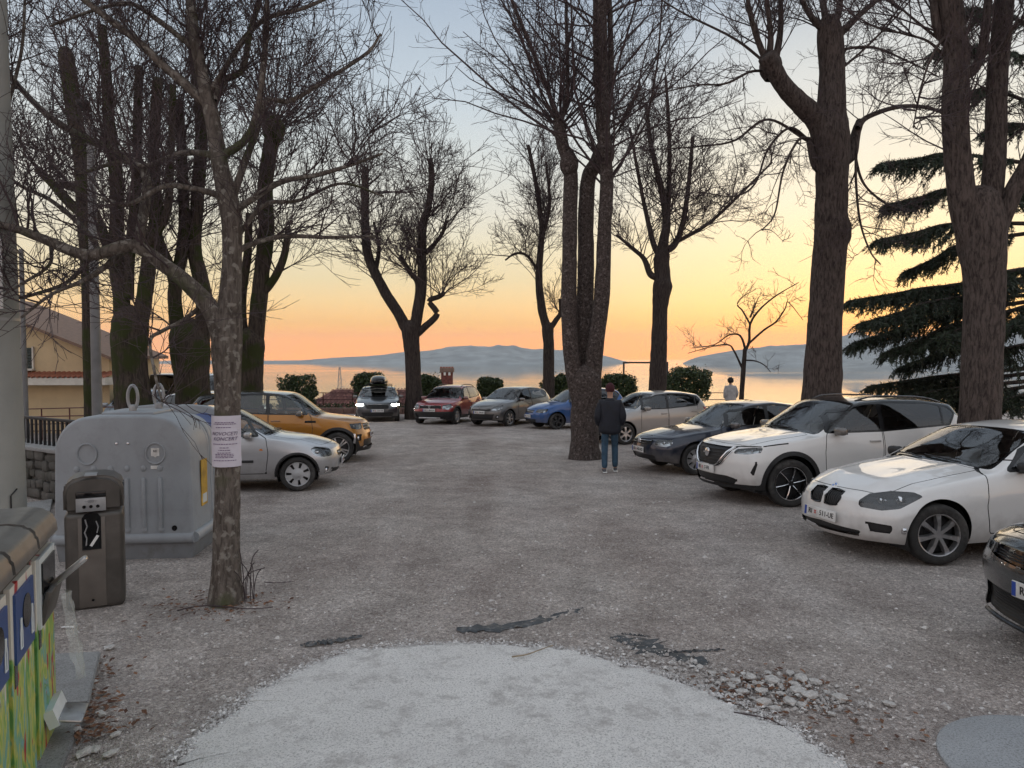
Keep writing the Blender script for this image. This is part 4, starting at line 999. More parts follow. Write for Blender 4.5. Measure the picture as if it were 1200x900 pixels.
# ================================================================ TREES
def bark_mat(name, c1, c2, c3=None, hscale=1.0, moss=None, moss_amt=.5):
    m, n, l, out = newmat(name); b = pbsdf(n, l, out, c1, .9); b.inputs['Specular IOR Level'].default_value = .2
    t = n.new('ShaderNodeTexCoord'); mp = n.new('ShaderNodeMapping'); mp.inputs['Scale'].default_value = (17, 17, 2.0 * hscale); l.new(t.outputs['Object'], mp.inputs[0])
    q = n.new('ShaderNodeTexNoise'); q.inputs['Scale'].default_value = 1.6; q.inputs['Detail'].default_value = 8; q.inputs['Roughness'].default_value = .7; q.inputs['Distortion'].default_value = .6; l.new(mp.outputs[0], q.inputs['Vector'])
    rp = ramp(n, [(.38, c1), (.58, c2)]); l.new(q.outputs['Fac'], rp.inputs[0]); src = rp.outputs[0]
    def layer(colr, sc, lo, hi, src):
        z = n.new('ShaderNodeTexNoise'); z.inputs['Scale'].default_value = sc; z.inputs['Detail'].default_value = 7; l.new(t.outputs['Object'], z.inputs['Vector'])
        r2 = ramp(n, [(lo, (0, 0, 0)), (hi, (1, 1, 1))]); l.new(z.outputs['Fac'], r2.inputs[0])
        mx = n.new('ShaderNodeMix'); mx.data_type = 'RGBA'; mx.inputs['B'].default_value = (*colr, 1); l.new(r2.outputs[0], mx.inputs['Factor']); l.new(src, mx.inputs['A']); return mx.outputs['Result']
    if c3: src = layer(c3, 16., .56, .64, src)
    if moss: src = layer(moss, 2.2, .62 - .2 * moss_amt, .72 - .2 * moss_amt, src)
    l.new(src, b.inputs['Base Color'])
    bp = n.new('ShaderNodeBump'); bp.inputs['Strength'].default_value = .9; bp.inputs['Distance'].default_value = .03; l.new(q.outputs['Fac'], bp.inputs['Height']); l.new(bp.outputs[0], b.inputs['Normal'])
    return m
M_BARK_F = bark_mat('lime_bark', (.075, .062, .052), (.18, .155, .135), (.27, .25, .22), hscale=2.2, moss=(.10, .105, .06), moss_amt=.3)
M_BARK_G = bark_mat('grey_bark', (.032, .025, .023), (.115, .092, .082), None, hscale=1.9)
M_BARK_D = bark_mat('dark_bark', (.022, .018, .017), (.07, .056, .05), None)
M_BARK_M = bark_mat('mossy_bark', (.028, .023, .020), (.085, .068, .056), None, moss=(.042, .05, .018), moss_amt=.75)
M_BARK_C = bark_mat('banded_bark', (.03, .024, .022), (.11, .088, .080), (.17, .145, .135), hscale=7)
M_TWIG = mat('twig_bark', (.065, .046, .048), .8, vary=.3, scale=3)

def tubes_np(polys, sides):
    """polys: list of (pts (n,3), radii (n)); returns verts, quads"""
    groups = {}
    for p, r_ in polys: groups.setdefault(len(p), []).append((p, r_))
    VV, FF, off = [], [], 0
    for n_, lst in groups.items():
        P = np.array([a for a, _ in lst]); Rr = np.array([b for _, b in lst]); M_ = len(lst)
        T = np.empty_like(P); T[:, 1:-1] = P[:, 2:] - P[:, :-2]; T[:, 0] = P[:, 1] - P[:, 0]; T[:, -1] = P[:, -1] - P[:, -2]
        T /= np.maximum(np.linalg.norm(T, axis=2, keepdims=True), 1e-9)
        m = T.mean(1); ref = np.where(np.abs(m[:, 2:3]) < .8, np.array([[0., 0, 1]]), np.array([[1., 0, 0]]))[:, None, :]
        U = np.cross(T, ref); U /= np.maximum(np.linalg.norm(U, axis=2, keepdims=True), 1e-9); Bv = np.cross(T, U)
        a = np.arange(sides) * 2 * np.pi / sides
        ringv = P[:, :, None, :] + Rr[:, :, None, None] * (U[:, :, None, :] * np.cos(a)[None, None, :, None] + Bv[:, :, None, :] * np.sin(a)[None, None, :, None])
        VV.append(ringv.reshape(-1, 3))
        i, j = np.meshgrid(np.arange(n_ - 1), np.arange(sides), indexing='ij')
        q = np.stack([i * sides + j, i * sides + (j + 1) % sides, (i + 1) * sides + (j + 1) % sides, (i + 1) * sides + j], -1).reshape(-1, 4)
        FF.append((q[None] + (np.arange(M_) * n_ * sides)[:, None, None]).reshape(-1, 4) + off); off += M_ * n_ * sides
    return np.concatenate(VV), np.concatenate(FF)
def smooth_line(P, n_):
    """Catmull-Rom resampling of points with radius as 4th value"""
    P = np.asarray(P, float); k = len(P); Q = np.vstack([2 * P[0] - P[1], P, 2 * P[-1] - P[-2]])
    out = []
    for t in np.linspace(0, k - 1 - 1e-6, n_):
        i = int(t); u = t - i; a, b, c, d = Q[i], Q[i + 1], Q[i + 2], Q[i + 3]
        out.append(.5 * (2 * b + (c - a) * u + (2 * a - 5 * b + 4 * c - d) * u * u + (3 * b - a - 3 * c + d) * u ** 3))
    out = np.array(out); out[:, 3] = np.maximum(out[:, 3], .004); return out
class Tree:
    def __init__(s, name, label, Y, bark, seed, sides=12, group='bare deciduous trees on the gravel terrace'):
        s.Y = Y; s.bark = bark; s.rg = np.random.default_rng(seed); s.sides = sides
        s.limbs = []; s.tw = {3: [], 4: [], 5: []}
        s.name, s.label, s.group = name, label, group; s.parts = []
    def limb(s, pts, w0, w1, part='limb', dy=0., dy0=0., wob=.0, n_=None):
        """pixel polyline at the tree's depth; w in pixels; dy = how far its tip stands in depth from the trunk"""
        k = len(pts); L3 = []
        for i, (px, py) in enumerate(pts):
            t = i / max(1, k - 1); Yd = s.Y + dy0 + (dy - dy0) * t ** 1.2
            p = at_depth(px, py, Yd); w = w0 + (w1 - w0) * t
            L3.append((p.x, p.y, p.z, w / F_PX * Yd / 2))
        n_ = n_ or max(8, 6 * k)
        A = smooth_line(L3, n_); s.limbs.append(A); s.parts.append((part, A)); return A
    def trunk(s, pts, part='trunk'):
        L3 = []
        for px, py, w in pts:
            p = at_depth(px, py, s.Y); L3.append((p.x, p.y, p.z, w / F_PX * s.Y / 2))
        # foot flares into the ground
        g = L3[0]; foot = (g[0], g[1], gz(g[1]) - .12, g[3] * 1.2); 
        A = smooth_line([foot] + L3 if g[2] > gz(g[1]) + .05 else [foot] + L3[1:], max(18, 8 * len(pts))); A = s.dome(A); s.limbs.append(A); s.parts.append((part, A)); s.base = foot; return A
    def dome(s, A):
        d = A[-1, :3] - A[-2, :3]; d /= np.linalg.norm(d); r_ = A[-1, 3]
        return np.vstack([A] + [np.append(A[-1, :3] + d * r_ * f, r_ * g) for f, g in ((.45, .88), (.8, .62), (1.0, .2))])
    def grow(s, p0, d, L, r0, n_, up=.15, wob=.18, tip=.3):
        rg = s.rg; d = d / np.linalg.norm(d); P = [p0]; st = L / (n_ - 1); p = p0
        for i in range(n_ - 1):
            d = d + rg.normal(0, wob, 3) + np.array([0, 0, up]); d /= np.linalg.norm(d); p = p + d * st; P.append(p)
        return np.array(P), r0 * np.linspace(1, tip, n_)
    def shoots(s, A, t0, t1, num, L, r0, out=.9, up=.16, twigs=9, twigL=(.25, .8), fine=3, wob=.15, rt=.0052, lenfall=.3, down=0.):
        """young shoots from limb A between t0 and t1, each with twigs and twiglets"""
        rg = s.rg; k = len(A)
        for _ in range(num):
            t = rg.uniform(t0, t1); i = min(k - 2, int(t * (k - 1))); u = t * (k - 1) - i
            base = A[i] * (1 - u) + A[i + 1] * u; ax = A[i + 1, :3] - A[i, :3]; ax /= max(1e-6, np.linalg.norm(ax))
            az = rg.uniform(0, 2 * np.pi); side = np.array([np.cos(az), np.sin(az), 0.])
            d = ax * rg.uniform(.2, .8) + side * out * rg.uniform(.35, 1.1) + np.array([0, 0, rg.uniform(.15, .7) - down])
            ln = rg.uniform(*L) * (1 - lenfall * rg.random())
            P, Rr = s.grow(base[:3] + side * base[3] * .3, d, ln, r0 * rg.uniform(.7, 1.25), 7, up, wob, .32); s.tw[4].append((P, Rr))
            nt = max(2, int(twigs * rg.uniform(.7, 1.3)))
            for j in range(nt):
                q = rg.uniform(.18, 1.); a = q * 6; ii = min(5, int(a)); pb = P[ii] + (P[ii + 1] - P[ii]) * (a - ii)
                dd = (P[ii + 1] - P[ii]); dd /= np.linalg.norm(dd); az = rg.uniform(0, 2 * np.pi); sd_ = np.cross(dd, np.array([np.cos(az), np.sin(az), .3])); sd_ /= max(1e-6, np.linalg.norm(sd_))
                tl = rg.uniform(*twigL) * (1.15 - .55 * q)
                P2, R2 = s.grow(pb, dd * .8 + sd_ * .8, tl, rt * rg.uniform(.7, 1.1), 5, .07, .09, .5); s.tw[3].append((P2, R2))
                for f_ in range(int(fine * rg.uniform(.5, 1.5) + .5)):
                    q2 = rg.uniform(.25, 1.) * 4; i2 = min(3, int(q2)); pc = P2[i2] + (P2[i2 + 1] - P2[i2]) * (q2 - i2)
                    d2 = P2[i2 + 1] - P2[i2]; d2 /= np.linalg.norm(d2); rv = rg.normal(0, 1, 3)
                    P3, R3 = s.grow(pc, d2 + rv * .55, rg.uniform(.08, .3) * (.6 + tl), rt * .7, 3, .05, .2, .7); s.tw[3].append((P3, R3))
    def build(s):
        root = empty(s.name, (s.base[0], s.base[1], gz(s.base[1]))); tag(root, s.label, 'tree', s.group); o3 = np.array(root.location)
        for nm, A in s.parts:
            big = A[:, 3].max() > .05
            sd = s.sides if big else 7
            V, Fq = tubes_np([(A[:, :3], A[:, 3])], sd)
            k = len(A); ctr = np.repeat(A[:, :3], sd, 0); rad = V - ctr
            nzv = np.array([mnoise.noise((v[0] * 3.1, v[1] * 3.1, v[2] * 1.3)) * .45 + mnoise.noise((v[0] * 9, v[1] * 9, v[2] * 3.)) * .3 + mnoise.noise((v[0] * 22, v[1] * 22, v[2] * 5.)) * .25 for v in V.tolist()])
            V = ctr + rad * (1 + .17 * nzv[:, None]) - o3
            last = [tuple(range((k - 1) * sd, k * sd))]
            me = bpy.data.meshes.new(nm); me.from_pydata(V.tolist(), [], Fq.tolist() + last); me.update(); me.polygons.foreach_set('use_smooth', [True] * len(me.polygons))
            obj(nm, me, s.bark, root)
        VV, FF, off = [], [], 0
        for sd, lst in s.tw.items():
            if lst:
                V, Fq = tubes_np(lst, sd); VV.append(V); FF.append(Fq + off); off += len(V)
        if VV:
            c = obj('crown', np_mesh('crown', np.concatenate(VV) - o3, np.concatenate(FF), True), M_TWIG, root); c['kind'] = 'stuff'
        return root
def knob(t, px, py, w, dy=0):
    p = at_depth(px, py, t.Y + dy); r_ = w / F_PX * t.Y / 2
    t.parts.append(('burl', smooth_line([(p.x, p.y, p.z - r_ * 1.3, r_ * .5), (p.x, p.y, p.z - r_ * .5, r_), (p.x, p.y, p.z + r_ * .5, r_), (p.x, p.y, p.z + r_ * 1.4, r_ * .45)], 8)))

# ---- the young tree in front, with the notice on it
t = Tree('bare_tree', 'slim grey tree wearing the paper notice beside the recycling container', 6.23, M_BARK_F, 11, 14)
T1 = t.trunk([(265, 708, 38), (265, 660, 32), (266, 600, 29), (267, 520, 29), (267, 450, 31), (266, 410, 35), (267, 385, 33), (270, 347, 26), (272, 300, 22), (272, 262, 23), (268, 238, 24), (257, 191, 19), (249, 139, 17), (238, 92, 14), (227, 37, 12), (222, -18, 10), (214, -90, 7)])
A = t.limb([(262, 405), (250, 368), (227, 339), (191, 310), (154, 288), (103, 299), (48, 279), (11, 266), (-50, 255)], 24, 7, dy=-.5)
t.shoots(A, .3, 1., 22, (.5, 1.3), .010, up=.05, twigs=9, fine=3, rt=.004, wob=.16)
B = t.limb([(160, 291), (166, 262), (171, 207), (140, 180), (92, 158), (48, 128), (0, 77), (-40, 40)], 13, 5, dy=.6)
t.shoots(B, .15, 1., 20, (.5, 1.3), .009, up=.06, twigs=9, fine=3, rt=.004, wob=.15)
for pts, w0, w1, dy, ns in [
    ([(240, 121), (215, 97), (191, 77), (161, 48), (99, 0), (60, -40)], 12, 6, -.3, 16), ([(252, 118), (262, 95), (284, 81), (293, 37), (304, 0), (318, -60)], 9, 5, .3, 12),
    ([(262, 182), (290, 161), (304, 117), (312, 37), (313, -40)], 10, 5, -.2, 14), ([(271, 238), (285, 195), (302, 150), (312, 118), (340, 118), (380, 95), (430, 62), (446, 40)], 9, 3, .4, 14),
    ([(273, 250), (292, 236), (330, 213), (372, 205), (415, 192), (448, 180)], 9, 3, -.5, 14), ([(274, 300), (290, 288), (330, 277), (385, 278), (440, 277)], 8, 3, .3, 12),
    ([(268, 240), (252, 228), (220, 220), (191, 219), (150, 240), (120, 232)], 9, 4, -.6, 12), ([(264, 190), (244, 181), (213, 180), (172, 194), (140, 190), (90, 205)], 9, 4, .2, 12),
    ([(150, 290), (120, 315), (95, 330), (60, 345), (25, 372)], 8, 3, -.7, 12), ([(110, 298), (80, 330), (40, 345), (8, 352)], 6, 3, -.3, 10), ([(60, 284), (58, 310), (30, 330), (5, 345)], 5, 2.5, -.6, 8),
    ([(240, 355), (215, 375), (190, 388), (176, 400), (182, 440), (190, 470)], 6, 2.5, -.9, 8), ([(232, 60), (180, 20), (150, 4), (110, 12), (60, 30)], 7, 3, .3, 12), ([(245, 110), (300, 30), (360, 8), (420, -20)], 7, 3, .2, 12),
    ([(276, 280), (310, 240), (350, 235), (400, 215), (450, 230)], 6, 2.5, .6, 10), ([(120, 300), (100, 270), (60, 235), (20, 215), (-20, 180)], 7, 3, .5, 10), ([(20, 270), (15, 230), (5, 150), (25, 60), (30, -20)], 6, 3, .2, 12)]:
    Z = t.limb(pts, w0, w1, dy=dy); t.shoots(Z, .2, 1., ns, (.35, 1.1), .007, up=.07, twigs=8, fine=3, rt=.0038, wob=.15)
t.shoots(T1, .72, 1., 26, (.6, 1.4), .009, up=.12, twigs=9, fine=3, rt=.004)
tree_front = t.build()
# ---- triple-stemmed tree in the middle of the yard
t = Tree('bare_tree', 'big tree splitting into three straight stems next to the walking person', 16.8, M_BARK_C, 12, 16)
t.trunk([(685, 540, 37), (685, 520, 34), (686, 490, 33), (687, 465, 34), (687, 445, 36)])
S1 = t.limb([(680, 475), (671, 428), (667, 370), (667.5, 297), (668.5, 223), (668, 195), (660, 172), (656, 150), (654, 140)], 20, 13, 'stem', dy=.1)
S2 = t.limb([(686, 475), (684.5, 407), (686, 333), (687, 242), (690, 208), (698, 192), (704, 176)], 22, 15, 'stem', dy0=.35, dy=.4)
S3 = t.limb([(692, 475), (697, 412), (705, 352), (708, 278), (711, 215), (708, 160), (707, 100), (705, 0), (704, -60)], 21, 10, 'stem', dy=-.1)
knob(t, 667, 192, 21); knob(t, 708, 180, 23)
t.limb([(708, 165), (716, 90), (714, 0), (713, -70)], 8, 5); t.limb([(704, 165), (699, 90), (697, -10)], 8, 5); C1 = t.limb([(655, 145), (640, 100), (620, 50), (600, 0), (590, -40)], 6, 3); C2 = t.limb([(656, 145), (665, 110), (664, 40), (663, -40)], 6, 3)
t.shoots(S1, .80, 1., 24, (3.8, 6.5), .027, out=1.5, up=.085, twigs=20, twigL=(.4, 1.2), fine=3, rt=.0075)
t.shoots(S1, .86, 1., 12, (2.8, 4.6), .022, out=1.6, up=.0, twigs=14, twigL=(.4, 1.1), fine=3, rt=.0075)
t.shoots(S3, .48, 1., 36, (3.6, 6.5), .027, out=1.5, up=.085, twigs=20, twigL=(.4, 1.2), fine=3, rt=.0075)
t.shoots(S3, .50, .75, 15, (3.0, 5.0), .023, out=1.7, up=.0, twigs=14, twigL=(.4, 1.1), fine=3, rt=.0075)
t.shoots(S2, .85, 1., 12, (2., 4.), .019, twigs=12, fine=3, rt=.0075)
for Z in (C1, C2): t.shoots(Z, .1, 1., 12, (1., 2.4), .014, twigs=10, rt=.007)
t.build()
# ---- forked tree by the red car
t = Tree('bare_tree', 'forked dark tree with a crooked stub limb beside the red hatchback', 31.5, M_BARK_D, 13, 10)
t.trunk([(486, 489, 24), (485, 460, 20), (484, 430, 18), (482, 402, 19), (481, 386, 22)])
L1 = t.limb([(481, 395), (469, 371), (450, 340), (432, 301), (428, 262), (428, 223), (428, 196)], 14, 8)
L2 = t.limb([(484, 392), (488, 375), (494, 340), (494.5, 293), (496, 262), (502, 243), (506, 208), (504, 186)], 14, 6)
L3_ = t.limb([(488, 392), (498, 383), (512, 368), (503, 353), (516, 347), (521, 342)], 9, 5)
L4 = t.limb([(486, 370), (490, 335), (480, 318), (469, 300)], 8, 5); L5 = t.limb([(495, 300), (510, 285), (520, 270), (523, 258)], 6, 3); L6 = t.limb([(440, 318), (444, 290), (438, 260)], 6, 3)
for Z, a, nn in ((L1, .35, 46), (L2, .3, 56), (L3_, .5, 18), (L4, .5, 18), (L5, .2, 12), (L6, .3, 10)):
    t.shoots(Z, a, 1., nn, (1.8, 4.4), .022, out=1.25, up=.07, twigs=15, twigL=(.4, 1.2), fine=3, rt=.011)
t.build()
# ---- slender tree behind the grey car
t = Tree('bare_tree', 'slender dark tree rising behind the grey and blue cars', 33.5, M_BARK_D, 14, 9)
t.trunk([(643, 484, 15), (643, 440, 14), (643, 405, 13), (642, 384, 14)])
L1 = t.limb([(642, 388), (635, 362), (631.5, 325), (634, 286), (634.6, 262), (628, 215), (619, 170)], 11, 4); L2 = t.limb([(643, 388), (651, 376), (657, 366), (656, 350)], 7, 4); L3_ = t.limb([(635, 280), (644, 240), (640, 190)], 5, 3); L4 = t.limb([(632, 320), (618, 300), (604, 297), (592, 305)], 4, 2)
for Z, a, nn in ((L1, .3, 46), (L2, .6, 8), (L3_, .1, 20), (L4, .2, 12)): t.shoots(Z, a, 1., nn, (1.5, 3.8), .021, out=1.2, up=.07, twigs=14, twigL=(.4, 1.1), fine=3, rt=.011)
t.build()
# ---- tree with a swollen collar behind the champagne car
t = Tree('bare_tree', 'straight dark tree with a swollen collar behind the champagne hatchback', 30.5, M_BARK_D, 15, 11)
t.trunk([(770, 476, 22), (771, 430, 20), (773, 380, 18), (774, 352, 19), (776, 336, 23), (776, 325, 18), (775, 308, 19), (776, 300, 18)])
L1 = t.limb([(775, 305), (778, 280), (781, 262), (778, 235), (771, 205), (762, 165), (757, 120)], 13, 4); L2 = t.limb([(772, 326), (762, 321), (755, 304), (745, 294), (722, 275)], 9, 3); L3_ = t.limb([(773, 300), (766, 286), (759, 258), (750, 215), (738, 150)], 8, 3)
L4 = t.limb([(778, 295), (790, 287), (799, 266), (806, 225), (812, 160)], 9, 4); L5 = t.limb([(781, 262), (784, 220), (784, 150), (780, 90)], 7, 3); L6 = t.limb([(792, 284), (830, 262), (870, 225), (905, 190)], 5, 2)
for Z, a, nn in ((L1, .3, 32), (L2, .3, 16), (L3_, .3, 22), (L4, .25, 26), (L5, .1, 22), (L6, .1, 18)): t.shoots(Z, a, 1., nn, (1.9, 4.8), .022, out=1.3, up=.055, twigs=15, twigL=(.4, 1.2), fine=3, rt=.011)
t.build()
# ---- small leaning tree by the woman
t = Tree('bare_tree', 'small crooked sapling beside the person in the pale hooded top', 27.0, M_BARK_D, 16, 8)
t.trunk([(868, 482, 6.5), (869, 465, 6), (871, 435, 5.5), (873, 410, 5)])
for pts, w0, w1, ns in [([(873, 412), (878, 400), (879, 380), (890, 363), (906, 349), (920, 340), (936, 331)], 3.6, .8, 9), ([(876, 404), (895, 387), (909.5, 377), (920, 362), (924, 354), (941, 375)], 2.8, .7, 9), ([(873, 408), (870, 398), (865, 392), (853, 393), (837, 404), (810, 408)], 3, .8, 8),
                        ([(870, 432), (860, 411), (853, 404), (835, 406), (806, 414)], 2.8, .7, 7), ([(879, 380), (870, 364), (864, 357), (870, 348), (886, 339)], 2.2, .7, 5), ([(872, 422), (885, 423), (896, 428), (903, 436)], 2, .8, 3), ([(879, 372), (884, 360), (888, 350)], 2.5, .8, 4)]:
    Z = t.limb(pts, w0, w1, n_=16); t.shoots(Z, .25, 1., ns, (.4, 1.1), .010, out=1.1, up=.02, twigs=4, twigL=(.2, .6), fine=2, rt=.009, wob=.2)
t.build()
# ---- two thick trunks in the right-hand car row
t = Tree('bare_tree', 'thick straight trunk standing between the white crossover and the navy car', 13.9, M_BARK_G, 17, 18)
T1 = t.trunk([(958, 540, 48), (961, 480, 46), (964, 430, 42), (967, 375, 38), (973, 292, 38), (976, 270, 41), (974, 250, 36), (975, 208, 36), (975, 180, 39), (973, 155, 41), (974, 125, 32), (975, 83, 28), (973, 48, 29), (972, 30, 25)])
L1 = t.limb([(968, 168), (958, 142), (943, 126), (921, 104), (906, 80), (897, 66)], 26, 18, dy=-.4); L2 = t.limb([(990, 188), (998, 180), (1003, 156), (1008, 142)], 14, 9, dy=.2); L3_ = t.limb([(960, 198), (954, 190), (948, 164)], 11, 7)
L4 = t.limb([(1005, 150), (1017, 137), (1054, 125), (1090, 127), (1120, 140)], 7, 3, dy=.5); knob(t, 982, 275, 28); knob(t, 903, 78, 24)
E = [t.limb(p, 9, 4, dy=d_) for p, d_ in [([(905, 85), (893, 60), (880, 20), (872, -30)], -.5), ([(900, 72), (903, 40), (895, -30)], -.2), ([(906, 82), (915, 30), (912, -40)], .2), ([(972, 40), (955, 25), (940, 0), (930, -40)], -.2), ([(974, 36), (984, 10), (986, -40)], .3), ([(970, 34), (962, -10), (958, -50)], .4), ([(984, 40), (1010, 15), (1040, -10)], .2)]]
D_ = [t.limb(p, 3.6, 1.4, dy=d_) for p, d_ in [([(906, 84), (880, 84), (850, 98), (815, 100), (770, 110)], -.8), ([(900, 76), (860, 45), (800, 15), (760, -10)], .4), ([(948, 166), (900, 140), (860, 165), (815, 172), (770, 175)], -.6), ([(948, 164), (925, 150), (900, 175), (885, 215), (860, 230), (820, 225)], -.9), ([(948, 162), (935, 165), (918, 200), (908, 250), (893, 270)], -1.2), ([(1004, 160), (1003, 210), (1008, 260), (1020, 295), (1032, 310)], -.5), ([(1000, 175), (1012, 215), (1040, 240), (1060, 245)], .3), ([(975, 60), (1020, 55), (1060, 70), (1100, 90)], .6), ([(974, 90), (1010, 60), (1050, 20), (1075, -10)], .5)]]
for Z in E: t.shoots(Z, .1, 1., 9, (1., 2.6), .014, out=.9, up=.08, twigs=10, twigL=(.3, .9), fine=3, rt=.006)
for Z in D_: t.shoots(Z, .15, 1., 13, (.6, 1.6), .010, out=1.2, up=-.03, twigs=8, twigL=(.2, .6), fine=3, rt=.0055, wob=.16, down=.25)
t.shoots(T1, .86, 1., 10, (1., 2.), .012, rt=.006); t.shoots(L4, .1, 1., 14, (.6, 1.4), .01, up=-.05, down=.3, rt=.0055)
t.build()
t = Tree('bare_tree', 'thick grey trunk forking above the roof of the white hatchback', 10.6, M_BARK_G, 18, 18)
t.trunk([(1147, 540, 50), (1148, 490, 46), (1150, 430, 43), (1152, 370, 42), (1153, 330, 44), (1151, 290, 49), (1150, 262, 50), (1148, 240, 44)])
S1 = t.limb([(1140, 280), (1131, 250), (1124, 200), (1119, 125), (1121, 62), (1116, 18), (1108, -40)], 31, 24, 'stem', dy=-.1); S2 = t.limb([(1156, 285), (1161, 235), (1167, 167), (1169, 83), (1175, 21), (1180, -40)], 25, 19, 'stem', dy=.4)
S3 = t.limb([(1160, 290), (1174, 256), (1190, 220), (1206, 190), (1225, 140), (1250, 60)], 22, 17, 'stem', dy=-.3); S4 = t.limb([(1128, 90), (1142, 80), (1152, 55), (1158, 0), (1162, -40)], 12, 8, dy=.2); S5 = t.limb([(1110, 50), (1098, 30), (1092, -20)], 12, 8)
D_ = [t.limb(p, 3.6, 1.4, dy=d_) for p, d_ in [([(1118, 80), (1090, 50), (1060, 40), (1020, 30)], .3), ([(1118, 30), (1095, 60), (1080, 100), (1070, 150)], -.6), ([(1165, 180), (1200, 150), (1240, 140)], .2), ([(1121, 62), (1080, 30), (1050, 5), (1020, -20)], .5), ([(1172, 60), (1190, 30), (1215, 10)], -.4)]]
for Z, nn in [(S1, 14), (S2, 12), (S3, 10), (S4, 10), (S5, 10)] + [(d, 12) for d in D_]: t.shoots(Z, .35, 1., nn, (.8, 2.2), .012, out=1., up=.08, twigs=9, twigL=(.25, .8), fine=3, rt=.0055)
t.build()
# ---- the mossy pollards behind the container
t = Tree('bare_tree', 'narrow trunk with a sawn-off top beside the metal lamp post', 13.5, M_BARK_M, 19, 11)
T1 = t.trunk([(108, 520, 17), (107, 470, 16), (105, 400, 15), (103, 330, 14), (99, 260, 15), (94, 183, 15), (86, 128, 17), (79, 78, 18), (77, 62, 15)])
L1 = t.limb([(96, 250), (80, 236), (62, 216), (44, 198)], 12, 9); 
for Z, a, nn in ((T1, .55, 22), (L1, .5, 12)): t.shoots(Z, a, 1., nn, (1.2, 3.), .014, out=.8, up=.12, twigs=11, twigL=(.3, .9), fine=3, rt=.0062)
t.build()
t = Tree('bare_tree', 'mossy thick trunk dividing low into sawn-off stems near the yellow house', 17.0, M_BARK_M, 20, 14)
t.trunk([(157, 520, 46), (156, 470, 40), (152, 430, 38), (152, 400, 40), (153, 378, 40)])
S1 = t.limb([(146, 395), (142, 347), (136, 306), (137, 220), (128, 147), (125, 92), (119, 30)], 20, 10, 'stem'); S2 = t.limb([(160, 395), (170, 345), (176, 292), (183, 253), (180, 183), (185, 92)], 20, 11, 'stem', dy=.3); S3 = t.limb([(150, 350), (152, 300), (160, 220), (161, 147), (163, 78)], 13, 9, 'stem', dy=.6); S4 = t.limb([(176, 285), (195, 250), (200, 190), (203, 100)], 10, 7, dy=-.3); S5 = t.limb([(138, 310), (110, 250), (95, 225), (70, 215)], 12, 7, dy=-.5)
for Z, a, nn in ((S1, .45, 27), (S2, .5, 25), (S3, .5, 18), (S4, .3, 15), (S5, .4, 13)): t.shoots(Z, a, 1., nn, (1.5, 3.8), .017, out=1.2, up=.07, twigs=12, twigL=(.35, 1.1), fine=3, rt=.0075)
t.shoots(S1, .2, .6, 16, (1., 2.2), .012, out=1.4, up=-.02, rt=.007); t.shoots(S2, .2, .6, 14, (1., 2.2), .012, out=1.4, up=-.02, rt=.007)
t.build()
t = Tree('bare_tree', 'moss-covered trunk with an oval gap between two stems in front of the van', 18.2, M_BARK_M, 21, 14)
t.trunk([(226, 520, 44), (226, 480, 39), (225, 440, 40), (223, 412, 44), (222, 395, 45)])
S1 = t.limb([(212, 400), (207, 375), (205, 339), (214, 292), (216, 257), (213, 183), (209, 118)], 18, 10, 'stem'); S2 = t.limb([(234, 400), (239, 372), (238, 339), (228, 292), (231, 238), (235, 176), (235, 132), (228, 73), (223, 20)], 20, 10, 'stem', dy=.3); S3 = t.limb([(206, 340), (198, 310), (188, 285), (175, 240)], 13, 9, dy=-.4)
for Z, a, nn in ((S1, .45, 25), (S2, .4, 32), (S3, .4, 12)): t.shoots(Z, a, 1., nn, (1.5, 3.8), .017, out=1.2, up=.07, twigs=12, twigL=(.35, 1.1), fine=3, rt=.008)
t.shoots(S2, .15, .5, 14, (1., 2.2), .012, out=1.4, up=-.02, rt=.007)
t.build()
t = Tree('bare_tree', 'dark pollard behind the orange crossover with a club-shaped stem', 20.5, M_BARK_M, 22, 13)
t.trunk([(291, 520, 34), (292, 470, 31), (293, 430, 30), (293, 400, 33)])
S1 = t.limb([(287, 410), (282, 370), (284, 335), (290, 300), (292, 250)], 15, 8, 'stem'); S2 = t.limb([(298, 410), (304, 350), (308, 310), (312, 270), (311, 215), (319, 160), (322, 148)], 19, 17, 'stem', dy=.2); S3 = t.limb([(306, 345), (322, 325), (333, 300), (338, 268)], 11, 7); knob(t, 321, 152, 24)
for Z, a, nn in ((S1, .5, 16), (S2, .55, 30), (S3, .4, 17)): t.shoots(Z, a, 1., nn, (1.6, 4.0), .018, out=1.25, up=.06, twigs=12, twigL=(.4, 1.2), fine=3, rt=.0085)
t.shoots(S2, .90, 1., 26, (3., 5.4), .022, out=.9, up=.12, twigs=14, twigL=(.5, 1.3), fine=3, rt=.0085)
t.build()
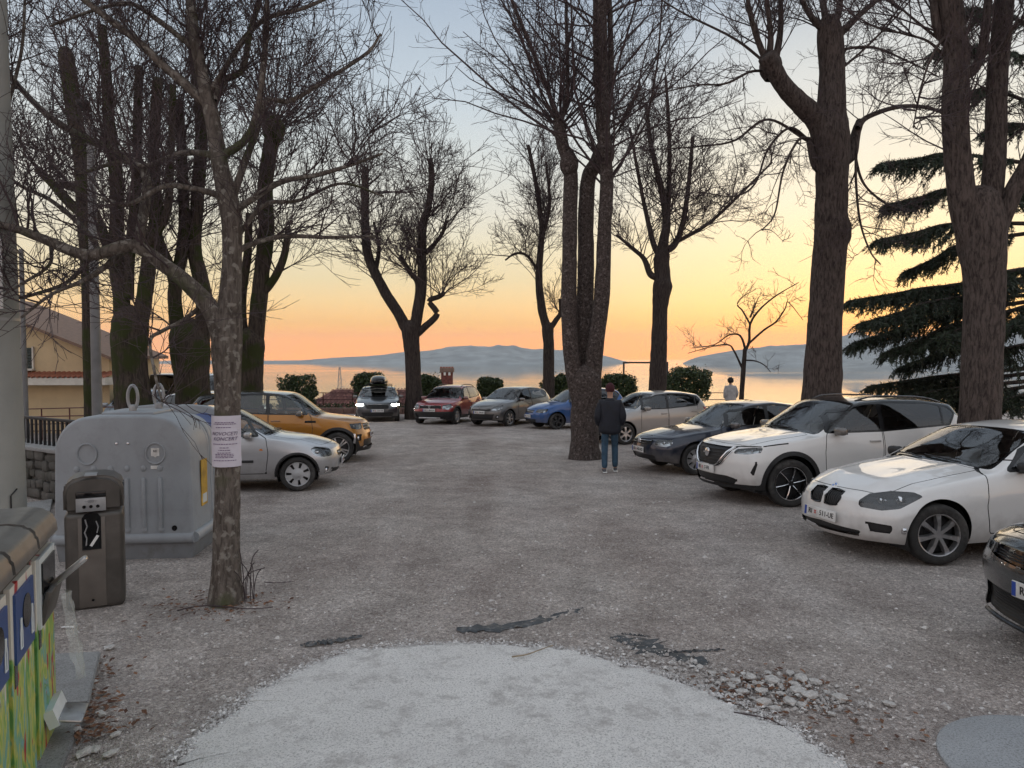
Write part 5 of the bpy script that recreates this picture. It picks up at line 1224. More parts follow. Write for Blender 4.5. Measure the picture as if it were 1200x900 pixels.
# ================================================================ GROUND DETAIL
def ground_sheet(name, outline_px, thick, m, bulge=0., jag=.02, seed=0, n_sub=6, ztop=.02):
    """a slab lying on the gravel, its outline given by ground pixels, edges broken"""
    rg = np.random.default_rng(seed); P = [on_ground(*p) for p in outline_px]; out = []
    for i in range(len(P)):
        a, b = P[i], P[(i + 1) % len(P)]
        for k in range(n_sub):
            q = a.lerp(b, k / n_sub); s_ = jag * (mnoise.noise((q.x * 3, q.y * 3, seed)) * 2 + mnoise.noise((q.x * 11, q.y * 11, seed)))
            out.append(Vector((q.x + s_ * rg.uniform(.6, 1.2), q.y + s_ * rg.uniform(.6, 1.2), 0)))
    c = sum(out, Vector()) / len(out); n_ = len(out); rings = [0., .004, .02, .06, .15, .3, .5, .75]
    V, Fs = [], []
    for r_i, t in enumerate(rings):
        for q in out:
            p = q.lerp(c, t if r_i else 0); z = gz(p.y) + (-.03 if r_i == 0 else ztop * min(1, .35 + t * 8) + bulge * (1 - (1 - t) ** 3)) + (.006 * mnoise.noise((p.x * 2.5, p.y * 2.5, 1)) if r_i > 1 else 0)
            V.append((p.x, p.y, z))
    for r_i in range(len(rings) - 1):
        for i in range(n_):
            a, b = r_i * n_ + i, r_i * n_ + (i + 1) % n_; Fs.append((a, b, b + n_, a + n_))
    V.append((c.x, c.y, gz(c.y) + ztop + bulge)); k = (len(rings) - 1) * n_
    for i in range(n_): Fs.append((k + i, k + (i + 1) % n_, len(V) - 1))
    mb = MB(); mb.v = V; mb.f = Fs; return mb.build(name, m, smooth=50)
def concrete_mat(name, lo, hi, dark, spots=.5, bump=.5):
    m, n, l, out = newmat(name); b = pbsdf(n, l, out, hi, .85); b.inputs['Specular IOR Level'].default_value = .3
    t = n.new('ShaderNodeTexCoord')
    def nz(sc, d=8, r_=.65):
        q = n.new('ShaderNodeTexNoise'); q.inputs['Scale'].default_value = sc; q.inputs['Detail'].default_value = d; q.inputs['Roughness'].default_value = r_; l.new(t.outputs['Object'], q.inputs['Vector']); return q
    a = nz(1.6); rp = ramp(n, [(.3, lo), (.65, hi)]); l.new(a.outputs['Fac'], rp.inputs[0])
    c = nz(85, 4, .9); r2 = ramp(n, [(.38, (.28, .27, .265)), (.46, (.80, .80, .80)), (.55, (1, 1, 1))]); l.new(c.outputs['Fac'], r2.inputs[0])
    mx = n.new('ShaderNodeMix'); mx.data_type = 'RGBA'; mx.blend_type = 'MULTIPLY'; mx.inputs['Factor'].default_value = .85; l.new(rp.outputs[0], mx.inputs['A']); l.new(r2.outputs[0], mx.inputs['B'])
    e = nz(5., 9, .75); r3 = ramp(n, [(.51, (0, 0, 0)), (.66, (1, 1, 1))]); l.new(e.outputs['Fac'], r3.inputs[0])
    sc_ = n.new('ShaderNodeMath'); sc_.operation = 'MULTIPLY'; sc_.inputs[1].default_value = spots; l.new(r3.outputs[0], sc_.inputs[0])
    m2 = n.new('ShaderNodeMix'); m2.data_type = 'RGBA'; m2.inputs['B'].default_value = (*dark, 1); l.new(sc_.outputs[0], m2.inputs['Factor']); l.new(mx.outputs['Result'], m2.inputs['A']); l.new(m2.outputs['Result'], b.inputs['Base Color'])
    f = nz(70, 5, .8); bp = n.new('ShaderNodeBump'); bp.inputs['Strength'].default_value = bump; bp.inputs['Distance'].default_value = .012; l.new(f.outputs['Fac'], bp.inputs['Height']); l.new(bp.outputs[0], b.inputs['Normal'])
    return m
M_PATCH = concrete_mat('poured_concrete', (.86, .835, .805), (.96, .935, .90), (.44, .41, .39), .8, 1.2)
M_CONC = concrete_mat('grey_concrete', (.26, .26, .255), (.36, .36, .355), (.18, .17, .165), .6)
M_DISC = concrete_mat('smooth_concrete', (.30, .31, .32), (.38, .39, .40), (.24, .24, .24), .4, .2)
tag(ground_sheet('concrete_ramp', [(150, 935), (195, 900), (232, 868), (290, 818), (345, 790), (400, 766), (470, 757), (560, 755), (640, 760), (720, 776), (800, 801), (868, 826), (930, 856), (985, 900), (1010, 935), (960, 1300), (240, 1300)], .03, M_PATCH, .03, .06, 3, 16), kind='structure')
# round cover at the corner
cpt = on_ground(1262, 908); cz = MB().lathe([(.60, -.04), (.60, .012), (.585, .022), (.3, .026), (.001, .027)], 48, 'Z')
tag(cz.build('concrete_cover', M_DISC, loc=(cpt.x, cpt.y, gz(cpt.y)), rot=(-math.atan(SLOPE), 0, 0)), 'smooth round concrete cover set into the gravel', 'cover')

# stones
def rock_mesh(seed, flat=.6):
    rg = np.random.default_rng(seed); bm = bmesh.new(); bmesh.ops.create_icosphere(bm, subdivisions=1, radius=.5)
    for v in bm.verts: v.co = Vector((v.co.x * rg.uniform(.75, 1.2), v.co.y * rg.uniform(.75, 1.2), v.co.z * flat * rg.uniform(.7, 1.2)))
    me = bpy.data.meshes.new('stone'); bm.to_mesh(me); bm.free(); return me
M_STONE = mat('limestone', (.50, .48, .455), .85, vary=.3, scale=6, bump=.4, bscale=25, dirt=(.30, .27, .25), dirt_scale=4)
M_STONE_D = mat('grey_stone', (.33, .315, .30), .9, vary=.35, scale=6, bump=.4, bscale=25)
rocks = [rock_mesh(i) for i in range(8)]
for me in rocks: me.materials.append(M_STONE)
rg = np.random.default_rng(5)
big = [(905, 800), (880, 796), (862, 799), (893, 812), (915, 815), (940, 797), (955, 801), (935, 812), (870, 813), (895, 826), (925, 824), (950, 818), (985, 821), (1042, 827), (908, 832), (858, 806), (878, 806), (968, 812), (940, 828), (915, 806), (885, 802), (900, 789), (930, 803), (848, 798), (962, 826), (1020, 800), (975, 838), (835, 790), (820, 783), (925, 790)]
gst = 'broken stones beside the concrete ramp'
for i, (px, py) in enumerate(big):
    p = on_ground(px, py); s_ = rg.uniform(.055, .11) * (1.0 if i < 14 else .65)
    o = obj('stone', rocks[i % 8], None, loc=(p.x, p.y, gz(p.y) + s_ * .17), rot=(0, 0, rg.uniform(0, 6))); o.scale = (s_ * 1.3, s_, s_ * .95)
    tag(o, 'pale broken stone in the rubble beside the concrete ramp', 'stone', gst)
for i, (px, py) in enumerate([(108, 800), (122, 812), (118, 862), (112, 880), (128, 760), (96, 822), (135, 862), (118, 838), (98, 884), (130, 885), (88, 858)]):
    p = on_ground(px, py); s_ = rg.uniform(.035, .075)
    o = obj('stone', rocks[(i + 3) % 8], None, loc=(p.x, p.y, gz(p.y) + s_ * .17), rot=(0, 0, rg.uniform(0, 6))); o.scale = (s_ * 1.5, s_, s_ * .75)
    tag(o, 'pale loose stone on the gravel along the kerb slabs', 'stone', 'loose stones along the kerb')
# loose gravel as one mass: small pebbles, denser close to the viewer
def pebbles(name, N, ylo, yhi, smin, smax, m, seed, xs=None):
    rg = np.random.default_rng(seed)
    base = np.array([(1, 0, 0), (-.5, .87, 0), (-.5, -.87, 0), (.3, .2, .7), (-.35, -.1, .62)]); fc = np.array([(0, 1, 3), (1, 4, 3), (1, 2, 4), (2, 0, 3), (2, 3, 4)])
    y = ylo + (yhi - ylo) * rg.random(N) ** 1.7; x = rg.uniform(-.78, .78, N) * y if xs is None else rg.uniform(*xs, N)
    den = np.array([mnoise.noise((a * .55, b * .55, 4.)) for a, b in zip(x.tolist(), y.tolist())]); keep = den > rg.uniform(-.9, .45, N); x, y = x[keep], y[keep]; N = len(x)
    s_ = smin + (smax - smin) * rg.random(N) ** 2.8; a = rg.uniform(0, 6.28, N); st = rg.uniform(.6, 1.4, (N, 3)); 
    b = base[None] * st[:, None, :] * s_[:, None, None]; ca, sa = np.cos(a)[:, None], np.sin(a)[:, None]
    V = np.stack([b[:, :, 0] * ca - b[:, :, 1] * sa + x[:, None], b[:, :, 0] * sa + b[:, :, 1] * ca + y[:, None], b[:, :, 2] * .8 - SLOPE * (y[:, None]) - .001], -1)
    V[:, :, 2] += np.array([.012 * mnoise.noise((p * .9, q * .9, 0)) + .02 * mnoise.noise((p * .25, q * .25, 3.)) for p, q in zip(x.tolist(), y.tolist())])[:, None]
    Fq = (fc[None] + (np.arange(N) * 5)[:, None, None]).reshape(-1, 3)
    return tag(obj(name, np_mesh(name, V.reshape(-1, 3), Fq), m), kind='stuff')
def pebble_mat(name, lo, hi):
    m, n, l, out = newmat(name); b = pbsdf(n, l, out, lo, .9); g = n.new('ShaderNodeNewGeometry'); rp = ramp(n, [(0, lo), (.7, tuple((a + c) / 2 for a, c in zip(lo, hi))), (1, hi)])
    l.new(g.outputs['Random Per Island'], rp.inputs[0]); l.new(rp.outputs[0], b.inputs['Base Color']); return m
pebbles('gravel', 70000, 3.2, 19., .004, .017, pebble_mat('gravel_pebbles', (.24, .205, .19), (.68, .65, .62)), 21)
pebbles('gravel_chips', 2600, 3.2, 19., .012, .032, pebble_mat('gravel_chip_stone', (.36, .33, .315), (.66, .64, .61)), 22)
# crumbs where the ramp breaks up into the gravel
def crumbs(name, line, N, spread, smin, smax, m, seed):
    rg = np.random.default_rng(seed); P = np.array([on_ground(*p)[:2] for p in line]); seg = np.linalg.norm(np.diff(P, axis=0), axis=1); cum = np.concatenate([[0], np.cumsum(seg)])
    t = rg.uniform(0, cum[-1], N); x = np.interp(t, cum, P[:, 0]) + rg.normal(0, spread, N); y = np.interp(t, cum, P[:, 1]) + rg.normal(0, spread, N)
    base = np.array([(1, 0, 0), (-.5, .87, 0), (-.5, -.87, 0), (.3, .2, .7), (-.35, -.1, .62)]); fc = np.array([(0, 1, 3), (1, 4, 3), (1, 2, 4), (2, 0, 3), (2, 3, 4)])
    s_ = smin + (smax - smin) * rg.random(N) ** 3; a = rg.uniform(0, 6.28, N); b = base[None] * rg.uniform(.6, 1.4, (N, 1, 3)) * s_[:, None, None]; ca, sa = np.cos(a)[:, None], np.sin(a)[:, None]
    V = np.stack([b[:, :, 0] * ca - b[:, :, 1] * sa + x[:, None], b[:, :, 0] * sa + b[:, :, 1] * ca + y[:, None], b[:, :, 2] * .8 - SLOPE * y[:, None] + .012], -1).reshape(-1, 3)
    tag(obj(name, np_mesh(name, V, (fc[None] + (np.arange(N) * 5)[:, None, None]).reshape(-1, 3)), m), kind='stuff')
EDGE_L = [(195, 900), (232, 868), (290, 818), (345, 790), (400, 766), (470, 757), (560, 755), (640, 760), (720, 776), (800, 801), (868, 826), (930, 856), (985, 900)]
crumbs('concrete_crumbs', EDGE_L, 5200, .045, .004, .016, pebble_mat('concrete_crumb', (.34, .32, .31), (.82, .80, .78)), 41)
crumbs('rubble_gravel', [(690, 762), (760, 780), (830, 795), (900, 808), (960, 822), (1010, 838)], 1500, .15, .005, .024, pebble_mat('rubble_grit', (.30, .275, .26), (.68, .66, .63)), 42)
crumbs('ramp_grit', [(260, 880), (420, 800), (560, 790), (700, 810), (850, 860), (600, 850), (400, 870)], 1500, .30, .003, .010, pebble_mat('ramp_grit_stone', (.28, .26, .25), (.60, .58, .56)), 43)
# dead leaves
def litter(name, spots, N, m, seed, size=(.012, .03)):
    rg = np.random.default_rng(seed); V = []; Fq = []
    for k in range(N):
        (px, py, r_) = spots[rg.integers(len(spots))]; p = on_ground(px, py); x, y = p.x + rg.normal(0, r_), p.y + rg.normal(0, r_); s_ = rg.uniform(*size); a = rg.uniform(0, 6.28)
        z = gz(y) + rg.uniform(.004, .02); c, s2 = math.cos(a) * s_, math.sin(a) * s_; t1, t2 = rg.uniform(-.4, .4, 2) * s_
        o = len(V); V += [(x + c, y + s2, z + t1), (x - s2 * .5, y + c * .5, z + abs(t2)), (x - c, y - s2, z - t1 * .3), (x + s2 * .5, y - c * .5, z)]; Fq.append((o, o + 1, o + 2, o + 3))
    return tag(obj(name, np_mesh(name, V, Fq), m), kind='stuff')
M_LEAF = pebble_mat('dead_leaf', (.07, .03, .018), (.26, .13, .07))
litter('leaf_litter', [(105, 835, .06), (112, 820, .07), (100, 860, .06), (118, 850, .12), (262, 712, .16), (240, 705, .2), (290, 708, .14), (220, 715, .25), (900, 808, .2), (870, 815, .15), (930, 815, .18), (850, 812, .12), (1000, 850, .2), (110, 790, .1)], 750, M_LEAF, 31)
# sticks
def stick(pxs, w, label, m=None, lift=.012):
    pts = []
    for px, py in pxs:
        p = on_ground(px, py); pts.append((p.x, p.y, gz(p.y) + lift + w))
    A = smooth_line([(*p, w) for p in pts], 9); V, Fq = tubes_np([(A[:, :3], A[:, 3] * np.linspace(1, .5, 9))], 5)
    tag(obj('stick', np_mesh('stick', V, Fq, True), m or MATS['twig_bark']), label, 'stick')
M_STRAW = mat('dry_stick', (.30, .24, .16), .8, vary=.3, scale=20)
stick([(600, 780), (618, 777), (634, 771), (648, 766)], .006, 'pale forked dry stick lying on the concrete ramp', M_STRAW, .055)
stick([(208, 718), (240, 712), (290, 716), (320, 714)], .007, 'long dark stick lying across the foot of the slim tree')
stick([(310, 684), (325, 685), (346, 683)], .005, 'thin dark twig on the gravel right of the slim tree')
stick([(860, 838), (900, 846), (930, 862)], .005, 'thin dark twig at the broken edge of the concrete ramp')
# torn black sheeting poking out of the gravel
M_TAR = mat('torn_sheeting', (.045, .05, .055), .6, vary=.4, scale=9, bump=.5, bscale=30, dirt=(.22, .21, .20), dirt_scale=14)
def scrap(label, pxs, wid, seed):
    rg = np.random.default_rng(seed); P = [on_ground(*p) for p in pxs]; A = smooth_line([(p.x, p.y, 0, wid) for p in P], 26); V = []; Fs = []
    for i in range(26):
        d = A[min(25, i + 1), :2] - A[max(0, i - 1), :2]; d /= np.linalg.norm(d); nrm = np.array([-d[1], d[0]]); w = wid * (.25 + .75 * abs(mnoise.noise((i * .45, seed, 0)) * 1.6)) * math.sin((i + .6) / 26.2 * math.pi) ** .4
        for j in range(5):
            q = A[i, :2] + nrm * w * ((j - 2) / 2 + rg.uniform(-.18, .18)); V.append((q[0], q[1], gz(q[1]) + (.002 if j in (0, 4) else .007) + max(0, .028 * mnoise.noise((i * .6, j * .9, seed)))))
    for i in range(25):
        for j in range(4):
            if mnoise.noise((i * .5, j * .8, seed + 9)) > -.32: Fs.append((i * 5 + j, i * 5 + j + 1, i * 5 + j + 6, i * 5 + j + 5))
    mb = MB(); mb.v = V; mb.f = Fs; tag(mb.build('torn_sheeting', M_TAR), label, 'sheeting')
scrap('ragged dark sheeting scrap in the gravel above the ramp\'s rounded end', [(535, 738), (575, 737), (610, 733), (640, 726), (668, 718), (684, 714)], .17, 1)
scrap('small flat dark sheeting scrap left of the concrete ramp\'s tip', [(352, 757), (375, 754), (400, 750), (424, 746)], .09, 2)
scrap('crumpled dark sheeting scrap with stones next to the rubble', [(715, 748), (740, 752), (765, 760), (795, 770), (830, 778)], .24, 3)
scrap('thin dark sheeting strip just behind the crumpled scrap', [(728, 744), (742, 745), (762, 747)], .03, 4)
scrap('narrow dark sheeting strip lying near the broken stones', [(780, 765), (815, 764), (850, 762)], .025, 5)
# kerb slabs at the left
def slab(label, pxs, h, name='kerb_slab', sink=.06):
    P = [on_ground(*p) for p in pxs]; mb = MB(); n_ = len(P)
    vs = [(p.x, p.y, gz(p.y) - sink) for p in P] + [(p.x, p.y, gz(p.y) + h) for p in P]
    bm = bmesh.new(); bv = [bm.verts.new(v) for v in vs]; bm.faces.new(bv[n_:]); bm.faces.new(bv[:n_][::-1])
    for i in range(n_): bm.faces.new((bv[i], bv[(i + 1) % n_], bv[n_ + (i + 1) % n_], bv[n_ + i]))
    bmesh.ops.recalc_face_normals(bm, faces=bm.faces); bmesh.ops.bevel(bm, geom=bm.edges[:], offset=.008, segments=2, affect='EDGES')
    me = bpy.data.meshes.new(name); bm.to_mesh(me); bm.free(); shade(me, 40); tag(obj(name, me, M_CONC), label, 'kerb', None)
slab('cracked grey concrete slab under the painted recycling bins', [(-30, 778), (118, 771), (104, 832), (-60, 842)], .05)
slab('long narrow concrete kerb strip below the cracked slab', [(40, 848), (98, 842), (62, 925), (-10, 940)], .02)
slab('pale flat concrete edging behind the litter bin against the stone wall', [(-40, 604), (62, 588), (50, 640), (-90, 660)], .05)
litter_white = MB()
pw = on_ground(80, 736); cr = []
for i in range(8):
    for j in range(3): cr.append((pw.x - .05 + i * .014, pw.y + (j - 1) * .012, gz(pw.y) + .008 + .012 * abs(mnoise.noise((i * .7, j * 1.3, 2)))))
litter_white.v = cr; litter_white.f = [(i * 3 + j, i * 3 + j + 1, (i + 1) * 3 + j + 1, (i + 1) * 3 + j) for i in range(7) for j in range(2)]
M_TISSUE = mat('tissue', (.72, .70, .68), .9, vary=.1)
tag(litter_white.build('tissue', M_TISSUE), 'crumpled white tissue lying on the gravel by the litter bin', 'tissue')
# suckers at the foot of the front tree
sk = []; rg = np.random.default_rng(8); b0 = on_ground(292, 703)
for i in range(9):
    h = rg.uniform(.2, .48); dx, dy = rg.normal(.03, .05), rg.normal(0, .03); x0_, y0_ = b0.x + rg.normal(0, .03), b0.y + rg.normal(0, .03)
    A = smooth_line([(x0_, y0_, gz(y0_) - .01, .004), (x0_ + dx * .3, y0_ + dy * .3, gz(y0_) + h * .5, .0035), (x0_ + dx, y0_ + dy, gz(y0_) + h * .85, .003), (x0_ + dx * 2.2, y0_ + dy, gz(y0_) + h, .002)], 8); sk.append((A[:, :3], A[:, 3]))
V, Fq = tubes_np(sk, 4); o = tag(obj('sucker_shoots', np_mesh('sucker_shoots', V, Fq, True), M_TWIG), 'thin bare sucker shoots at the foot of the slim tree', 'shoots')
# ================================================================ BINS, POLES, NOTICE
M_GREYPL = mat('grey_polyethylene', (.30, .325, .35), .45, vary=.08, scale=3, bump=.08, bscale=60, dirt=(.25, .265, .28), dirt_scale=5)
M_GREYPL2 = mat('grey_base_plastic', (.20, .215, .23), .55, vary=.12, scale=5, dirt=(.15, .15, .15), dirt_scale=6)
M_BLUEDRUM = mat('blue_drum', (.03, .06, .20), .35, vary=.15)
M_GALV = mat('galvanised', (.34, .35, .36), .45, .6, vary=.2, scale=10)
def rounded_outline(w_bot, w_top, z0, z1, rad, n=9):
    P = [(-w_bot, z0)]
    cl = (-w_top + rad, z1 - rad)
    for i in range(n + 1):
        a = math.pi - i / n * math.pi / 2; P.append((cl[0] + rad * math.cos(a), cl[1] + rad * math.sin(a)))
    for x in np.linspace(-w_top + rad, w_top - rad, 7)[1:-1]: P.append((x, z1 + .012))
    for i in range(n + 1):
        a = math.pi / 2 - i / n * math.pi / 2; P.append((w_top - rad + rad * math.cos(a), cl[1] + rad * math.sin(a)))
    P.append((w_bot, z0)); return P
cg = on_ground(146, 657); RZC = R(5)
ct = empty('recycling_container', (cg.x, cg.y, gz(cg.y)), RZC); ct.scale = (.885, .95, .98); tag(ct, 'large grey plastic recycling container with rounded shoulders and a blue drum hatch', 'container')
def cloaf(mb, y0, y1, wb_, wt, z0, z1, rad, edge=.035):
    st = [(y0, -edge), (y0 + edge * .3, -edge * .3), (y0 + edge, 0.), (y1 - edge, 0.), (y1 - edge * .3, -edge * .3), (y1, -edge)]
    o = len(mb.v); k = None
    for y, ins in st:
        O = rounded_outline(wb_ + ins, wt + ins, z0, z1 + ins, rad + ins * .5); k = len(O)
        for x, z in O: mb.v.append((x, y, z))
    for i in range(len(st) - 1):
        for j in range(k - 1): mb.f.append((o + i * k + j, o + i * k + j + 1, o + (i + 1) * k + j + 1, o + (i + 1) * k + j))
    mb.f.append(tuple(range(o, o + k))); mb.f.append(tuple(o + (len(st) - 1) * k + j for j in range(k))[::-1])
    for i in range(len(st) - 1): mb.f.append((o + i * k, o + (i + 1) * k, o + (i + 1) * k + k - 1, o + i * k + k - 1))
mb = MB(); cloaf(mb, 0, .62, .80, .775, .26, 1.56, .40); mb.build('front_shell', M_GREYPL, ct, smooth=50)
for i, (ya, yb) in enumerate(((.62, .70), (.72, .82), (.84, .92))):
    mb = MB(); cloaf(mb, ya, yb, .785, .76, .28, 1.52 + .015 * (i % 2), .34, .012); mb.build('rib', M_GREYPL, ct, smooth=50)
mb = MB(); cloaf(mb, .92, 1.42, .74, .70, .28, 1.47, .34); mb.build('rear_shell', M_GREYPL, ct, smooth=50)
mb = MB(); cloaf(mb, 1.42, 1.50, .80, .78, .26, 1.58, .36, .015); mb.build('arch_frame', M_GREYPL, ct, smooth=50)
# blue roller hatch in the right-hand shoulder
hp = [(.40 + .37 * math.cos(R(a)), 1.13 + .37 * math.sin(R(a))) for a in range(8, 84, 6)]
mb = MB(); k = len(hp); mb.v = [(x, y, z) for y in (.96, 1.40) for x, z in hp]; mb.f = [(i, i + 1, i + 1 + k, i + k) for i in range(k - 1)]; mb.build('drum_hatch', M_BLUEDRUM, ct)
MB().rbox((.775, 1.18, 1.15), (.05, .40, .05), .012).build('hatch_slot', M_BLACKP, ct)
# foot roll and base with fork notches
mb = MB(); mb.tube([(-.80, .03, .235), (.80, .03, .235)], .062, 12); mb.tube([(.80, .03, .235), (.80, 1.45, .235)], .062, 12); mb.tube([(-.80, .03, .235), (-.80, 1.45, .235)], .062, 12); mb.tube([(-.8, 1.45, .235), (.8, 1.45, .235)], .062, 12)
mb.build('foot_roll', M_GREYPL, ct)
mb = MB(); mb.prism([(-.80, .18), (-.77, -.01), (-.50, -.01), (-.44, .07), (-.30, .07), (-.22, -.01), (.76, -.01), (.81, .18)], 'Y', .04, 1.44); mb.build('base', M_GREYPL2, ct)
for x in (-.40, .38):
    mb = MB().lathe([(.122, .004), (.122, -.010), (.114, -.018), (.102, -.014), (.096, .004)], 28, 'Y', c=(x, .002, 1.16)); mb.build('embossed_ring', M_GREYPL, ct)
lb = MB().box((.38, -.006, 1.175), (.095, .006, .085)).prism([(.36, 1.133), (.40, 1.133), (.38, 1.115)], 'Y', -.009, -.003).build('square_label', M_PLATE, ct)
obj('lettering', text_mesh('REI', .034), M_PLTXT, lb, loc=(.38, -.0105, 1.185), rot=(R(90), 0, 0))
lb = MB().rbox((.38, -.006, 1.01), (.11, .005, .036), .002).build('small_label', M_PLATE, ct)
for i in range(6):
    x = -.52 + i * .19
    MB().rbox((x, -.002, .62), (.05, .046, .56), .020).build('groove', M_GREYPL, ct)
    for z in (1.00, .30 + .035):
        MB().lathe([(.034, .004), (.033, -.010), (.020, -.019), (.001, -.021)], 14, 'Y', c=(x, 0, z)).build('stud', M_GREYPL, ct)
for x in (-.06, .07): MB().lathe([(.014, .0), (.014, -.010), (.006, -.014), (.001, -.014)], 10, 'Y', c=(x, 0, 1.27)).build('bolt', M_CHROME, ct)
MB().lathe([(.030, .004), (.030, -.008), (.001, -.008)], 18, 'Y', c=(.585, -.0, .345)).build('drain_plug', M_GLOSSB, ct)
for xx, yy in ((.0, .30), (.16, .66)):      # lifting loops on the roof
    mb = MB(); pts = [(xx + .06 * math.cos(a), yy, 1.75 + .13 * math.sin(a)) for a in np.linspace(0, 2 * math.pi, 21)]
    mb.tube(pts, .020, 8, False); mb.rbox((xx, yy, 1.61), (.08, .07, .12), .02); mb.rbox((xx, yy, 1.565), (.26, .16, .06), .02); mb.build('lifting_loop', M_GALV, ct)
mb = MB(); mb.rbox((0, .46, 1.575), (.62, .62, .05), .03); mb.build('roof_cap', M_GREYPL, ct)
# posters on its right-hand end
M_TEAL = mat('poster_teal', (.03, .30, .36), .5, vary=.35, scale=5); M_YEL = mat('sticker_yellow', (.55, .33, .04), .5, vary=.35, scale=7); M_POSTW = mat('poster_white', (.60, .64, .64), .5, vary=.12, scale=8)
po = MB().box((.765, 1.18, .74), (.012, .44, .62), M=Matrix.Rotation(R(-1.5), 3, 'Y')).build('poster', M_TEAL, ct)
MB().box((.774, 1.18, .92), (.006, .38, .12)).build('poster_panel', M_POSTW, po); MB().prism([(1.0, .48), (1.36, .48), (1.36, .62), (1.28, .70), (1.22, .64), (1.16, .76), (1.10, .66), (1.0, .60)], 'X', .772, .778).build('poster_picture', M_POSTW, po)
st_ = MB().box((.797, .40, .78), (.008, .20, .52)).build('sticker', M_YEL, ct); MB().box((.803, .40, .60), (.004, .14, .10)).build('sticker_panel', M_POSTW, st_)

# ---- litter bin
M_BRONZE = mat('bronze_metal', (.095, .088, .080), .42, .45, vary=.15, scale=5, dirt=(.12, .11, .10), dirt_scale=5)
M_BRONZE_L = mat('bronze_strip', (.15, .135, .12), .45, .3, vary=.15, scale=6)
bg = on_ground(100, 712); lbn = empty('litter_bin', (bg.x, bg.y + .18, gz(bg.y)), R(27)); tag(lbn, 'tall dark bronze litter bin with an ashtray plate and arched hood', 'bin')
mb = MB(); mb.rbox((0, 0, .40), (.44, .40, .84), .05, seg=4); mb.build('body', M_BRONZE, lbn, smooth=45)
mb = MB(); O = [(-.222, .815), (-.222, 1.0), (-.20, 1.06), (-.15, 1.10), (-.08, 1.118), (0, 1.123), (.08, 1.118), (.15, 1.10), (.20, 1.06), (.222, 1.0), (.222, .815)]
mb.prism(O, 'Y', -.20, .20); bm = bmesh.new(); me = mb.mesh('hood'); bm.from_mesh(me); bmesh.ops.bevel(bm, geom=[e for e in bm.edges if len(e.link_faces) == 2 and e.calc_face_angle(0) > 1.2], offset=.03, segments=3, affect='EDGES'); bm.to_mesh(me); bm.free(); shade(me, 45)
obj('hood', me, M_BRONZE, lbn)
MB().rbox((-.02, -.197, .39), (.20, .014, .76), .005).build('front_strip', M_BRONZE_L, lbn)
for sg in (1, -1):
    pts = [(sg * .2235, y, z) for y, z in [(-.11, .90), (.11, .90), (.11, .98), (.07, 1.03), (-.07, 1.03), (-.11, .98)]]
    m2 = MB(); m2.v = pts + [(sg * .19, y, z) for _, y, z in pts]; m2.f = [tuple(range(6)), tuple(range(6, 12))[::-1]] + [(i, (i + 1) % 6, (i + 1) % 6 + 6, i + 6) for i in range(6)]; m2.build('side_opening', M_GLOSSB, lbn)
MB().rbox((-.02, -.204, .965), (.22, .012, .05), .02).build('ash_slot', M_GLOSSB, lbn)
ap = MB().rbox((-.02, -.206, .88), (.22, .010, .115), .004).build('ashtray_plate', M_GALV, lbn)
for i in range(3): MB().lathe([(.001, -.213), (.014, -.213), (.014, -.205)], 12, 'Y', c=(-.07 + i * .05, 0, .865)).build('stub_hole', M_GLOSSB, ap)
obj('lettering', text_mesh('·-·(||||)·-·', .028), M_PLTXT, ap, loc=(-.02, -.212, .912), rot=(R(90), 0, 0))
fp = MB(); fp.prism([(-.09, .50), (.05, .50), (.05, .77), (.03, .80), (-.02, .815), (-.07, .80), (-.09, .77)], 'Y', -.212, -.203); fp = fp.build('pictogram_panel', M_GLOSSB, lbn)
MB().tube([(-.06, -.216, .54), (-.055, -.216, .60), (-.07, -.216, .65), (-.05, -.216, .70), (-.065, -.216, .76)], .006, 5).build('smoke_line', M_GALV, fp); MB().tube([(0.02, -.216, .64), (.03, -.216, .69), (.015, -.216, .74)], .005, 5).build('smoke_line', M_GALV, fp)
MB().box((.0, -.215, .575), (.022, .006, .10), M=Matrix.Rotation(R(32), 3, 'Y')).build('cigarette', M_PLATE, fp)
MB().box((-.02, -.1, 1.122), (.09, .17, .008)).build('hood_plate', M_GALV, lbn)
MB().lathe([(.010, -.205), (.010, -.212), (.001, -.213)], 10, 'Y', c=(-.02, 0, .07)).build('lock', M_GLOSSB, lbn)

